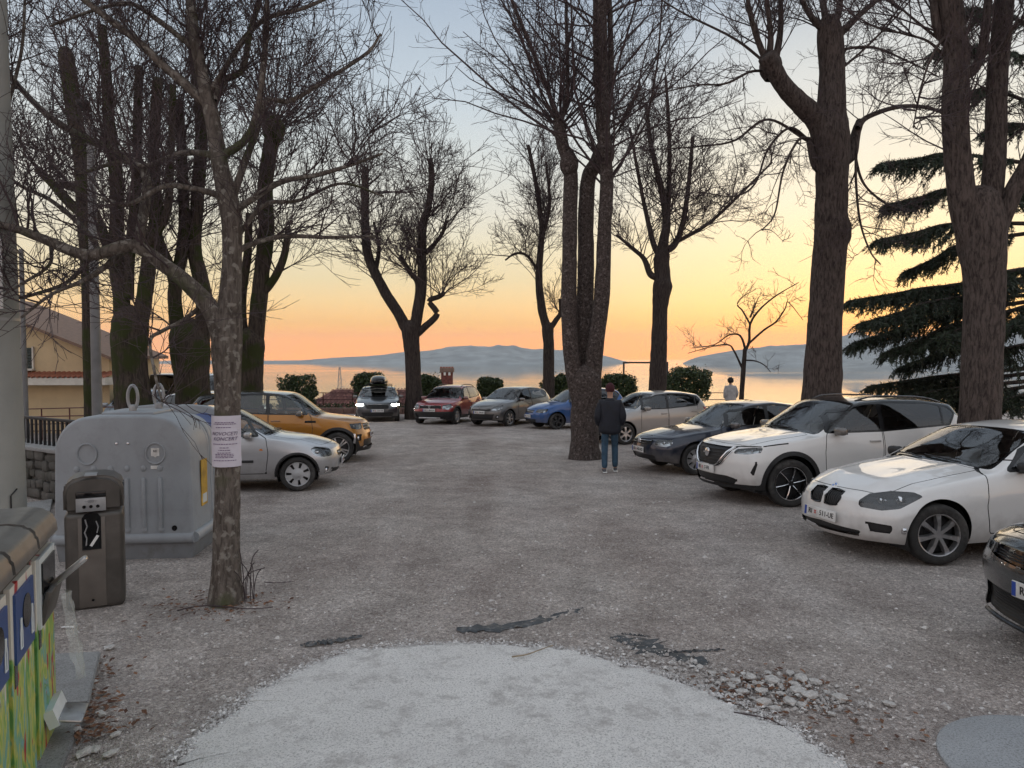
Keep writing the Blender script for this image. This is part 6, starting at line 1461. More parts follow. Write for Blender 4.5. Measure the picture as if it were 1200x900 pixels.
# ---- painted recycling station
def painted_mat():
    m, n, l, out = newmat('hand_painted_panel'); b = pbsdf(n, l, out, (.6, .6, .5), .45)
    t = n.new('ShaderNodeTexCoord'); mp = n.new('ShaderNodeMapping'); mp.inputs['Scale'].default_value = (9, 9, 2.6); l.new(t.outputs['Object'], mp.inputs[0])
    q = n.new('ShaderNodeTexNoise'); q.inputs['Scale'].default_value = 1.5; q.inputs['Detail'].default_value = 4; q.inputs['Distortion'].default_value = 1.2; l.new(mp.outputs[0], q.inputs['Vector'])
    r1 = ramp(n, [(.25, (.06, .20, .045)), (.36, (.13, .34, .09)), (.43, (.32, .45, .07)), (.50, (.55, .52, .12)), (.56, (.16, .38, .20)), (.63, (.20, .42, .45)), (.70, (.10, .30, .10)), (.78, (.50, .52, .30))]); l.new(q.outputs['Fac'], r1.inputs[0])
    sepn = n.new('ShaderNodeSeparateXYZ'); l.new(t.outputs['Object'], sepn.inputs[0])
    ad = n.new('ShaderNodeMath'); ad.operation = 'MULTIPLY_ADD'; ad.inputs[1].default_value = .55; l.new(q.outputs['Fac'], ad.inputs[0]); l.new(sepn.outputs['Z'], ad.inputs[2])
    r2 = ramp(n, [(.90, (0, 0, 0)), (.94, (1, 1, 1))]); l.new(ad.outputs[0], r2.inputs[0])          # the top of the picture is white ground
    mx = n.new('ShaderNodeMix'); mx.data_type = 'RGBA'; mx.inputs['B'].default_value = (.66, .63, .55, 1); l.new(r2.outputs[0], mx.inputs['Factor']); l.new(r1.outputs[0], mx.inputs['A'])
    z = n.new('ShaderNodeTexNoise'); z.inputs['Scale'].default_value = 3.2; z.inputs['Detail'].default_value = 3; mp2 = n.new('ShaderNodeMapping'); mp2.inputs['Scale'].default_value = (4, 4, 1.3); mp2.inputs['Location'].default_value = (3, 1, 7); l.new(t.outputs['Object'], mp2.inputs[0]); l.new(mp2.outputs[0], z.inputs['Vector'])
    r3 = ramp(n, [(.62, (0, 0, 0)), (.64, (1, 1, 1))]); l.new(z.outputs['Fac'], r3.inputs[0])
    m2 = n.new('ShaderNodeMix'); m2.data_type = 'RGBA'; m2.inputs['B'].default_value = (.42, .035, .03, 1); l.new(r3.outputs[0], m2.inputs['Factor']); l.new(mx.outputs['Result'], m2.inputs['A'])
    l.new(m2.outputs['Result'], b.inputs['Base Color']); return m
M_PAINTED = painted_mat()
M_HOOD = mat('hood_metal', (.20, .195, .185), .36, .6, vary=.12, scale=4, dirt=(.14, .13, .12))
M_INOX = mat('brushed_steel', (.45, .45, .44), .28, .9, vary=.1, scale=20)
u_ = Vector((.375, -.927, 0)); nrm_ = Vector((.927, .375, 0)); ang_ = math.atan2(nrm_.y, nrm_.x)
stn = empty('recycling_station', (-2.56, 4.0, gz(4.0)), ang_); stn.scale = (1, 1, 1.06); tag(stn, 'hand-painted recycling station of metal cabinets with domed bronze hoods', 'bin')
# local axes: +x out of the front, -y towards the viewer along the row
WM = .46
for i in range(3):
    yc = -WM / 2 - i * (WM + .012)
    cb = MB().rbox((-.27, yc, .525), (.50, WM, 1.05), .012).build('cabinet', M_BRONZE, stn)
    MB().box((-.012, yc, .50), (.03, WM - .05, .98)).build('door_panel', M_PAINTED, cb)
    O = [(-.52, 1.035), (-.52, 1.10), (-.49, 1.15), (-.42, 1.175), (-.10, 1.18), (-.02, 1.165), (.022, 1.12), (.03, 1.06), (.03, 1.035)]
    m3 = MB().prism(O, 'Y', yc - WM / 2, yc + WM / 2); me = m3.mesh('hood'); bm = bmesh.new(); bm.from_mesh(me); bmesh.ops.bevel(bm, geom=[e for e in bm.edges if len(e.link_faces) == 2 and e.calc_face_angle(0) > .25], offset=.016, segments=2, affect='EDGES'); bm.to_mesh(me); bm.free(); shade(me, 45)
    obj('hood', me, M_HOOD, cb)
    MB().box((-.0, yc - .14, .60), (.012, .05, .10)).build('door_lock', M_GLOSSB, cb)
    if i == 0:
        fr = MB().box((.008, yc, .82), (.02, .36, .34)).build('chute_frame', M_POSTW, cb); MB().box((.020, yc, .885), (.012, .29, .15)).build('chute_opening', M_GLOSSB, fr)
        MB().rbox((.03, yc, .74), (.03, .30, .17), .01, M=Matrix.Rotation(R(14), 3, 'Y')).build('chute_flap', M_BRONZE, fr)
        MB().rbox((.115, yc + .0, .875), (.22, .055, .030), .014, M=Matrix.Rotation(R(-38), 3, 'Y')).build('chute_handle', M_INOX, fr)
        pdl = MB().rbox((.10, yc + .02, .145), (.15, .22, .018), .008, M=Matrix.Rotation(R(12), 3, 'Y')).build('pedal', M_INOX, cb)
        MB().box((.035, yc + .02, .17), (.05, .24, .09), M=Matrix.Rotation(R(-20), 3, 'Y')).build('pedal_bracket', M_POSTW, pdl)
    else:
        bp_ = MB().box((.008, yc + .01, .80), (.012, .34, .30)).build('blue_sign', mat('bin_sign_blue', (.03, .07, .21), .4, vary=.1), cb)
        MB().lathe([(.001, .018), (.075, .018), (.075, .010)], 24, 'X', c=(0, yc + .03, .83)).build('bottle_hole', M_GLOSSB, bp_)
        for k, yy in enumerate((-.09, .12)):
            a = .03
            MB().tube([(.018, yc + yy - a * .5, .70), (.018, yc + yy - a * .5, .77), (.018, yc + yy - a * .2, .80), (.018, yc + yy - a * .2, .83), (.018, yc + yy + a * .2, .83), (.018, yc + yy + a * .2, .80), (.018, yc + yy + a * .5, .77), (.018, yc + yy + a * .5, .70), (.018, yc + yy - a * .5, .70)], .004, 4).build('bottle_outline', M_POSTW, bp_)
# clear bag caught on the chute
pb = MB(); nI, nJ = 26, 7; rgb = np.random.default_rng(2)
for i in range(nI):
    t_ = i / (nI - 1); w = .045 + .05 * math.sin(t_ * math.pi) + .02 * mnoise.noise((t_ * 6, 0, 3))
    for j in range(nJ):
        a = (j / (nJ - 1) - .5); pb.v.append((.065 + .06 * t_ + .03 * mnoise.noise((t_ * 5, a * 3, 1)) + .025 * math.cos(a * 5), -.005 + a * 2 * w + .03 * mnoise.noise((t_ * 4, 2, 2)), .76 - t_ * .50 + .02 * mnoise.noise((t_ * 9, a * 6, 4))))
pb.f = [(i * nJ + j, i * nJ + j + 1, (i + 1) * nJ + j + 1, (i + 1) * nJ + j) for i in range(nI - 1) for j in range(nJ - 1)]
mg, n_, l_, o_ = newmat('clear_plastic_film'); tr = n_.new('ShaderNodeBsdfTransparent'); tr.inputs[0].default_value = (.92, .94, .92, 1); gs = n_.new('ShaderNodeBsdfPrincipled'); gs.inputs['Base Color'].default_value = (.75, .78, .76, 1); gs.inputs['Roughness'].default_value = .18
mx_ = n_.new('ShaderNodeMixShader'); mx_.inputs[0].default_value = .30; l_.new(tr.outputs[0], mx_.inputs[1]); l_.new(gs.outputs[0], mx_.inputs[2]); l_.new(mx_.outputs[0], o_.inputs['Surface'])
o = pb.build('plastic_bag', mg, smooth=80); o.location = stn.location; o.rotation_euler = stn.rotation_euler; tag(o, 'clear crumpled plastic bag hanging from the painted recycling bin', 'bag')

# ---- notice round the slim tree
Ym = 6.23; c0_ = at_depth(267, 515, Ym); rad_ = 33.5 / F_PX * Ym / 2; zt_, zb_ = at_depth(267, 486, Ym).z, at_depth(267, 545, Ym).z
M_PAPER = mat('notice_paper', (.62, .59, .66), .7, vary=.05, scale=10)
def bend(x, z, lift=0.): 
    a = x / rad_; return ((rad_ + lift) * math.sin(a) , -(rad_ + lift) * math.cos(a), z)
nt_ = empty('paper_notice', (c0_.x, Ym, (zt_ + zb_) / 2)); tag(nt_, 'white printed paper notice wrapped round the slim tree trunk', 'notice')
hh = (zt_ - zb_) / 2; mb = MB(); nx, nz_ = 25, 9
for k in range(nz_):
    for i in range(nx): mb.v.append(bend(-.165 + .33 * i / (nx - 1), -hh + 2 * hh * k / (nz_ - 1), .006 + .003 * mnoise.noise((i * .3, k * .4, 0))))
mb.f = [(k * nx + i, k * nx + i + 1, (k + 1) * nx + i + 1, (k + 1) * nx + i) for k in range(nz_ - 1) for i in range(nx - 1)]
mb.build('sheet', M_PAPER, nt_, smooth=80)
M_INK = mat('faded_ink', (.16, .10, .20), .7, vary=.1)
def notice_text(body, size, z, shear=.0, dx=.01):
    me = text_mesh(body, size, .0005, shear=shear)
    for v in me.vertices: v.co = Vector(bend(v.co.x + dx, v.co.y + z, .0105))
    obj('lettering', me, M_INK, nt_)
notice_text('NOVOCETI', .042, hh * .30, .3, .012); notice_text('KONCERT', .042, hh * .10, .3, .02)
for z, w in ((.74, .14), (.68, .17), (.55, .12), (-.10, .20), (-.24, .06), (-.34, .08), (-.44, .10), (-.5, .14), (-.56, .14), (-.62, .14), (-.74, .18)):
    mb = MB(); rgb = np.random.default_rng(int(100 * (z + 1))); x = -w / 2
    while x < w / 2:
        L_ = rgb.uniform(.008, .022); q = [bend(a + .012, hh * z + b, .0105) for a, b in ((x, -.003), (x + L_, -.003), (x + L_, .003), (x, .003))]; mb.add(q, [(0, 1, 2, 3)]); x += L_ + .005
    mb.build('text_line', M_INK, nt_)

# ---- poles
pc = at_depth(1, 560, 5.9); mb = MB(); zg = gz(5.9)
mb.lathe([(.182, -.2), (.18, .0), (.17, 1.5), (.14, 4.2), (.11, 7.5), (.10, 9.0)], 24, 'Z')
pl = empty('concrete_pole', (pc.x, 5.9, zg)); tag(pl, 'thick tapering concrete pole behind the painted recycling bins', 'pole'); mb.build('shaft', mat('pole_concrete', (.30, .31, .29), .8, vary=.1, scale=4, bump=.15, bscale=50, dirt=(.30, .30, .28), dirt_scale=2), pl)
MB().tube([(.172, -.06, 1.05), (.150, -.105, 1.0), (.150, -.105, .3)], .006, 5).build('cable', M_BLACKP, pl)
for z in (2.98, 2.42): MB().lathe([(.165, z - .012), (.165, z + .012)], 24, 'Z').build('clamp', M_GALV, pl)
sg_ = empty('parking_sign', (pc.x, 5.9 - .20, 0)); tag(sg_, 'white rectangular sign with a red ring strapped to the concrete pole', 'sign')
zs = (at_depth(5, 280, 5.7).z, at_depth(5, 362, 5.7).z); zc = (zs[0] + zs[1]) / 2
MB().rbox((.0, 0, zc), (.40, .012, zs[0] - zs[1]), .005).build('plate', M_PLATE, sg_)
MB().lathe([(.16, -.008), (.16, -.011), (.125, -.011), (.125, -.008)], 32, 'Y', c=(.0, 0, zc - .02), closed=True).build('red_ring', M_REDP, sg_)
MB().box((.0, -.009, zc + .22), (.26, .003, .04)).build('text_line', M_PLTXT, sg_)
def lamp_post(label, px, Y, w, top_py, head=True):
    p = at_depth(px, 480, Y); t_ = empty('lamp_post', (p.x, Y, gz(Y))); tag(t_, label, 'lamp post'); ht = at_depth(px, top_py, Y).z - gz(Y); r_ = w / F_PX * Y / 2
    MB().lathe([(r_ * 1.35, -.05), (r_ * 1.3, .9), (r_ * 1.05, .98), (r_, 2.), (r_ * .8, ht)], 14, 'Z').build('post', mat('post_grey', (.17, .175, .18), .5, .4, vary=.15, scale=6), t_)
    if head:
        MB().tube([(0, 0, ht - .05), (0, -.1, ht + .12), (.2, -.5, ht + .18)], .03, 8).build('arm', M_GALV, t_); MB().rbox((.27, -.66, ht + .17), (.2, .45, .08), .03, rz=R(25)).build('lamp_head', M_DARKMET, t_)
lamp_post('grey metal lamp post beside the narrow sawn-off tree', 114, 13.0, 11, 150)
lamp_post('thin grey post in front of the yellow house', 30, 15.5, 6, 292, False)
# ================================================================ HOUSES, RAILINGS, HEDGES, PEOPLE
M_YELW = mat('yellow_plaster', (.61, .48, .29), .85, vary=.08, scale=2, bump=.1, bscale=60, dirt=(.52, .41, .26), dirt_scale=1.2)
M_TILE = mat('terracotta_tile', (.30, .10, .055), .75, vary=.35, scale=9, dirt=(.16, .07, .05), dirt_scale=6)
M_TILE_D = mat('weathered_red_tile', (.17, .055, .045), .75, vary=.4, scale=7); M_TILE_R = pebble_mat('mixed_red_tile', (.10, .030, .026), (.34, .15, .12))
M_ROOFG = mat('tan_roof_edge', (.20, .13, .095), .8, vary=.2)
M_WHITEP = mat('white_plaster', (.62, .60, .54), .8, vary=.06, dirt=(.5, .47, .42))
M_SHUT = mat('dark_shutter', (.045, .06, .055), .6, vary=.2)
M_RAIL = mat('maroon_rail', (.10, .035, .03), .5, .2, vary=.3)
M_RAILB = mat('black_rail', (.022, .022, .024), .5, .3, vary=.3)
HY = 24.0
hs = empty('yellow_house', (-16.0, HY, gz(HY))); tag(hs, 'yellow plastered house with a shallow gable and a red tile ledge', 'house')
def hz_(py, Y=HY): return at_depth(0, py, Y).z - gz(HY)
def hx_(px, Y=HY): return (px - 600) / F_PX * Y + 16.0
ridge_x, eave_x = hx_(-45), hx_(132); zr, ze = hz_(348), hz_(419)
gable = [(hx_(-230), -.6), (eave_x - .12, -.6), (eave_x - .12, ze - .05), (ridge_x, zr - .10), (hx_(-230), ze - .05)]
wl_ = MB().prism(gable, 'Y', 0, 3.4).build('wall', M_YELW, hs)
for (xa, za, xb, zb2) in ((ridge_x, zr, eave_x + .15, ze - .06), (ridge_x, zr, hx_(-245), ze - .10)):
    mb = MB(); mb.v = [(xa, -.45, za), (xb, -.45, zb2), (xb, 3.6, zb2), (xa, 3.6, za), (xa, -.45, za + .10), (xb, -.45, zb2 + .10), (xb, 3.6, zb2 + .10), (xa, 3.6, za + .10)]
    mb.f = [(0, 1, 2, 3), (7, 6, 5, 4), (0, 4, 5, 1), (1, 5, 6, 2), (2, 6, 7, 3), (3, 7, 4, 0)]; mb.build('roof', M_ROOFG, hs)
# ledge of tiles over the ground floor
z1, z2 = hz_(430), hz_(441)
lg = MB().box(((hx_(-230) + eave_x) / 2, -.35, hz_(446)), (eave_x - hx_(-230) + .3, .75, .24)).build('ledge', M_WHITEP, hs)
tile = MB(); 
tpts = [(math.cos(a) * .075, math.sin(a) * .06) for a in np.linspace(0, math.pi, 7)]
tile.v = [(x, -.42, z) for x, z in tpts] + [(x, .40, z + .17) for x, z in tpts]; tile.f = [(i, i + 1, i + 8, i + 7) for i in range(6)]; tm = tile.mesh('tile', 60); tm.materials.append(M_TILE)
x = hx_(-30)
while x < eave_x + .15:
    obj('tile', tm, None, lg, loc=(x, -.34, hz_(442.5))); x += .165
win = MB().box((hx_(31), -.02, hz_(420)), (.46, .08, .70)).build('window', M_SHUT, hs); 
for sx in (-.26, .26): MB().box((hx_(31) + sx, -.03, hz_(420)), (.05, .10, .78)).build('frame', M_WHITEP, win)
MB().box((hx_(31), -.08, hz_(433)), (.62, .2, .06)).build('sill', M_WHITEP, win)
for k in range(7): MB().box((hx_(31), -.065, hz_(420) - .28 + k * .095), (.42, .02, .05), M=Matrix.Rotation(R(25), 3, 'X')).build('slat', M_SHUT, win)
hs['label'] = 'yellow plastered house with a shallow gable and a red tile ledge'
# maroon railing in front of the house
def railing(name, label, A, B, h, nposts, rails, m, pr=.02, rr_=.016, kind='railing'):
    A, B = Vector(A), Vector(B); r0 = empty(name, A); tag(r0, label, kind)
    for i in range(nposts):
        p = A.lerp(B, i / (nposts - 1)) - A; MB().tube([p + Vector((0, 0, -.05)), p + Vector((0, 0, h))], pr, 8).build('post', m, r0)
    for z in rails: MB().tube([Vector((0, 0, z)), B - A + Vector((0, 0, z))], rr_, 8).build('rail', m, r0)
    return r0
railing('railing', 'thin maroon railing in front of the yellow house', (-15.6, 21.5, gz(21.5) - .05), (-10.9, 20.5, gz(20.5) + .1), .95, 6, (.3, .5, .72, .95), M_RAIL)
# stone wall with black balusters
WA, WB = Vector((-9.5, 12.6, 0)), Vector((-5.6, 10.2, 0)); dv = (WB - WA); Lw = dv.length; rw = math.atan2(dv.y, dv.x)
wz = gz(11.4); sw_ = empty('stone_wall', (WA.x, WA.y, wz), rw); tag(sw_, 'low rough stone wall topped by black balusters left of the container', 'wall')
rg = np.random.default_rng(3); M_WST = mat('wall_stone', (.085, .080, .072), .9, vary=.45, scale=5, bump=.6, bscale=18, dirt=(.06, .065, .05), dirt_scale=4)
MB().box((Lw / 2, .25, .38), (Lw, .42, .80)).build('core', M_WST, sw_)
z = 0.
for row in range(5):
    h = .155; x = rg.uniform(-.1, 0)
    while x < Lw - .05:
        w = rg.uniform(.12, .40); MB().rbox((min(x + w / 2, Lw), .035 + rg.uniform(-.03, .02), z + h / 2 + rg.uniform(-.03, .03)), (w + .01, .10, h * rg.uniform(.8, 1.25)), .04, M=Matrix.Rotation(rg.uniform(-.16, .16), 3, 'Y')).build('stone', M_WST, sw_); x += w
    z += h
MB().rbox((Lw / 2, .22, .80), (Lw + .1, .54, .06), .012).build('coping', M_CONC, sw_)
n_b = 34
for i in range(n_b):
    MB().rbox((.06 + (Lw - .12) * i / (n_b - 1), .2, 1.03), (.035, .035, .42), .004).build('baluster', M_RAILB, sw_)
MB().rbox((Lw / 2, .2, 1.25), (Lw, .06, .045), .008).build('handrail', M_RAILB, sw_)

# ---- far edge of the terrace
KY = 35.6
M_KERBR = mat('reddish_kerb', (.17, .10, .08), .85, vary=.35, scale=5, bump=.4, bscale=20)
for xa, xb, lab in ((-14., -.4, 'long low reddish brick kerb behind the roof box car'), (3.2, 12.5, 'short low reddish brick kerb behind the champagne hatchback')):
    kb = empty('brick_kerb', (xa, KY, gz(KY))); tag(kb, lab, 'kerb'); x = 0
    while x < xb - xa: MB().rbox((x + .24, 0, .12), (.465, .28, .36), .02).build('block', M_KERBR, kb); x += .48
railing('railing', 'long thin dark railing along the terrace edge over the red roof', (-14.2, 37.2, gz(37.2)), (-2.2, 37.2, gz(37.2)), 1.0, 9, (.30, .65, 1.0), M_RAIL, .025, .02)
railing('railing', 'short dark railing along the terrace edge beside the steel frame', (3.0, 37.2, gz(37.2)), (11.0, 37.2, gz(37.2)), 1.0, 6, (.30, .65, 1.0), M_RAIL, .025, .02)
# leaves
def leaf_cloud(C, N, shape, size, seed, jit=.18, flat=0.):
    """leaf-sized quads spread through a volume (mostly its outer shell)"""
    rg = np.random.default_rng(seed); d = rg.normal(0, 1, (N, 3)); d /= np.linalg.norm(d, axis=1)[:, None]
    pw_ = shape[3]; e = (np.abs(d) ** pw_).sum(1) ** (-1 / pw_); rad = e * (1 - .45 * rg.random(N) ** 1.6)
    nz_ = np.array([mnoise.noise(tuple(v * 2.2 + seed)) for v in d]); P = d * (rad * (1 + jit * nz_))[:, None] * np.array(shape[:3])[None] + np.array(C)[None]
    ax = rg.normal(0, 1, (N, 3)); ax /= np.linalg.norm(ax, axis=1)[:, None]; b = np.cross(ax, rg.normal(0, 1, (N, 3))); b /= np.maximum(np.linalg.norm(b, axis=1), 1e-6)[:, None]
    s_ = rg.uniform(size[0], size[1], N)[:, None]; V = np.stack([P + ax * s_, P + b * s_ * .5, P - ax * s_, P - b * s_ * .5], 1).reshape(-1, 3)
    return V, np.arange(4 * N).reshape(-1, 4)
def leafmat(name, lo, hi):
    m, n, l, out = newmat(name); b = pbsdf(n, l, out, lo, .55); g = n.new('ShaderNodeNewGeometry'); rp = ramp(n, [(0, lo), (1, hi)]); l.new(g.outputs['Random Per Island'], rp.inputs[0]); l.new(rp.outputs[0], b.inputs['Base Color']); return m
M_HEDGE = leafmat('hedge_leaf', (.018, .032, .010), (.055, .085, .022))
def bush(label, px, py, w, h, Y, p=2.6, seed=0, N=7500):
    c = at_depth(px, py, Y); rx, rz = w / F_PX * Y / 2, h / F_PX * Y / 2; zg = gz(min(Y, EDGE)) if Y < EDGE else terr(c.x, Y)
    r0 = empty('clipped_bush', (c.x, Y, zg)); tag(r0, label, 'bush', 'clipped bushes along the terrace edge'); o3 = np.array((c.x, Y, zg))
    V, Fq = leaf_cloud((c.x, Y, c.z), N, (rx, rx * .9, rz, p), (.04, .085), seed, .34); V2, F2 = leaf_cloud((c.x, Y, c.z + rz * .2), 160, (rx * 1.1, rx, rz * 1.12, p), (.03, .06), seed + 50, .35)
    f = obj('foliage', np_mesh('foliage', np.concatenate([V, V2]) - o3, np.concatenate([Fq, F2 + len(V)])), M_HEDGE, r0); f['kind'] = 'stuff'
    rg = np.random.default_rng(seed); sm_ = []
    for i in range(7):
        a = rg.uniform(0, 6.28); tip = np.array([math.cos(a) * rx * .7, math.sin(a) * rx * .6, c.z - zg + rz * rg.uniform(0, .7)]); A = smooth_line([(0, 0, -.1, .04), (*(tip * .4), .03), (*tip, .012)], 7); sm_.append((A[:, :3], A[:, 3]))
    V, Fq = tubes_np(sm_, 5); obj('stem', np_mesh('stem', V, Fq, True), M_BARK_D, r0)
bush('square-clipped ivy green bush at the railing behind the orange crossover', 349, 463, 40, 42, 36.4, 5., 1)
bush('rounded dark bush just behind the black roof box', 433, 452, 38, 30, 37.8, 2.6, 2)
bush('rounded dark bush tucked between the forked tree and the red hatchback', 502, 455, 34, 28, 36.4, 2.8, 3)
bush('round-topped dark bush between the red and the grey hatchback', 575, 457, 30, 28, 36.4, 2.6, 4)
bush('round dark bush behind the slender tree', 654, 455, 36, 30, 36.4, 2.6, 5)
bush('round dark bush at the left post of the steel frame', 724, 453, 42, 30, 36.6, 2.6, 6)
bush('wide flat-topped dark bush at the right post of the steel frame', 806, 450, 52, 36, 36.4, 3.4, 7, 9500)
# low planting behind the kerb
rg = np.random.default_rng(9); Vs, Fs_, off = [], [], 0
for i in range(34):
    x = -13 + i * .38; V, Fq = leaf_cloud((x, 36.3 + rg.uniform(-.2, .2), gz(36.3) + .22), 190, (.4, .35, .3, 2.2), (.03, .07), 300 + i, .4); Vs.append(V); Fs_.append(Fq + off); off += len(V)
tag(obj('ground_cover', np_mesh('ground_cover', np.concatenate(Vs), np.concatenate(Fs_)), M_HEDGE), kind='stuff')
# steel frame
FY = 36.9; pA, pB = at_depth(731, 424, FY), at_depth(782, 423, FY); sf = empty('steel_frame', (pA.x, FY, gz(FY))); tag(sf, 'plain steel goal frame standing at the terrace edge between two bushes', 'frame')
hA = pA.z - gz(FY); wA = pB.x - pA.x
for x in (0, wA): MB().rbox((x, 0, hA / 2), (.09, .09, hA), .01).build('post', M_DARKMET, sf)
MB().rbox((wA / 2, 0, hA - .04), (wA - .09, .085, .085), .01).build('crossbar', M_DARKMET, sf)
# house below the terrace: red roof and chimney
RY = 52.0; def_r = lambda px, py, Y: at_depth(px, py, Y)
rh = empty('red_roof_house', (def_r(430, 470, RY).x, RY + 3, terr(0, RY + 3))); tag(rh, 'house below the terrace showing only its weathered red tiled roof', 'house'); O3 = Vector(rh.location)
x0r, x1r = def_r(362, 470, RY).x, def_r(600, 470, RY).x; ztop, zbot = def_r(0, 456.5, RY + 3.).z, def_r(0, 480, RY - 2.5).z; ins = 1.1
a_, b_, c_, d_ = Vector((x0r, RY - 2.5, zbot)), Vector((x1r, RY - 2.5, zbot)), Vector((x1r - ins, RY + 3, ztop)), Vector((x0r + ins, RY + 3, ztop)); e_, f_ = Vector((x0r, RY + 8.5, zbot)), Vector((x1r, RY + 8.5, zbot))
mb = MB(); mb.v = [tuple(v - O3) for v in (a_, b_, c_, d_, e_, f_)]; mb.f = [(0, 1, 2, 3), (1, 5, 2), (5, 4, 3, 2), (4, 0, 3), (0, 4, 5, 1)]; rf = mb.build('roof', M_TILE_D, rh)
tl = MB(); nrow = 14; ncol = 60          # rows of half-round tiles up the near slope
for i in range(ncol):
    for j in range(nrow):
        t0, t1 = j / nrow, (j + 1.12) / nrow; s_ = (i + .5) / ncol
        L0, R0_ = a_.lerp(d_, t0), b_.lerp(c_, t0); L1_, R1_ = a_.lerp(d_, min(1, t1)), b_.lerp(c_, min(1, t1)); wd = (x1r - x0r) / ncol
        P0 = Vector((x0r + (x1r - x0r) * s_, L0.y, L0.z)); P1 = Vector((P0.x, L1_.y, L1_.z))
        if not (L1_.x < P0.x < R1_.x): continue
        vs = []
        for P, up in ((P0, .05), (P1, .0)):
            for a in (0, .33, .67, 1.): vs.append(P - O3 + Vector(((a - .5) * wd * .8, 0, up + .05 + .07 * math.sin(a * math.pi))))
        tl.add(vs, [(0, 1, 5, 4), (1, 2, 6, 5), (2, 3, 7, 6)])
o = tl.build('tiles', M_TILE_R, rf, smooth=60); o['kind'] = 'stuff'
MB().box(((x0r + x1r) / 2 - O3.x, 0, (zbot - O3.z) / 2 - 1), (x1r - x0r - .8, 9.8, max(1., zbot - O3.z + 2 - .1))).build('wall', M_WHITEP, rh)
CY = 50.0; cb_ = def_r(524, 460, CY); cw = 13 / F_PX * CY
M_BRICK = mat('chimney_brick', (.15, .05, .04), .85, vary=.4, scale=6)
zc1, zc0 = def_r(0, 440, CY).z, def_r(0, 475, CY).z; zt2, zt3 = def_r(0, 436.2, CY).z, def_r(0, 431, CY).z
ch = MB().box((cb_.x - O3.x, CY - O3.y, (zc0 + zc1) / 2 - O3.z - .4), (cw, cw * .8, zc1 - zc0 + .8)).build('chimney', M_BRICK, rf)
for x in (-cw / 2 + .06, 0, cw / 2 - .06):
    for y in (-cw * .4 + .06, cw * .4 - .06): MB().box((cb_.x - O3.x + x, CY - O3.y + y, (zc1 + zt2) / 2 - O3.z), (.12, .12, zt2 - zc1)).build('pillar', M_BRICK, ch)
MB().rbox((cb_.x - O3.x, CY - O3.y, (zt2 + zt3) / 2 - O3.z), (cw * 1.22, cw * 1.1, zt3 - zt2), .02).build('cap', mat('chimney_cap', (.22, .15, .12), .8, vary=.3), ch)
for i in range(5): MB().box((cb_.x - O3.x - cw * .5 + i * cw * .25, CY - O3.y - cw * .3, zt3 - O3.z + .03), (cw * .17, cw * .4, .10)).build('cap_tile', M_TILE, ch)
# lattice mast on the slope
MY = 160.; mt_ = at_depth(398, 430, MY); mbz = at_depth(398, 470, MY).z
ms = empty('lattice_mast', (mt_.x, MY, mbz)); tag(ms, 'thin steel lattice mast rising against the sea', 'mast'); Hm = mt_.z - mbz
for sx in (-1, 1):
    for sy in (-1, 1): MB().tube([(sx * .75, sy * .75, -3), (sx * .12, sy * .12, Hm)], .05, 4).build('leg', M_GALV, ms)
for k in range(7):
    t0, t1 = k / 7, (k + 1) / 7; w0, w1 = .75 - .63 * t0, .75 - .63 * t1
    for sy in (-1, 1): MB().tube([(-w0, sy * w0, Hm * t0), (w1, sy * w1, Hm * t1)], .03, 4).build('brace', M_GALV, ms)
for z, w in ((.62, 1.3), (.42, 1.0)): MB().tube([(0, 0, Hm * z), (w, 0, Hm * z), (w + .05, 0, Hm * z - .5)], .04, 4).build('cross_arm', M_GALV, ms)

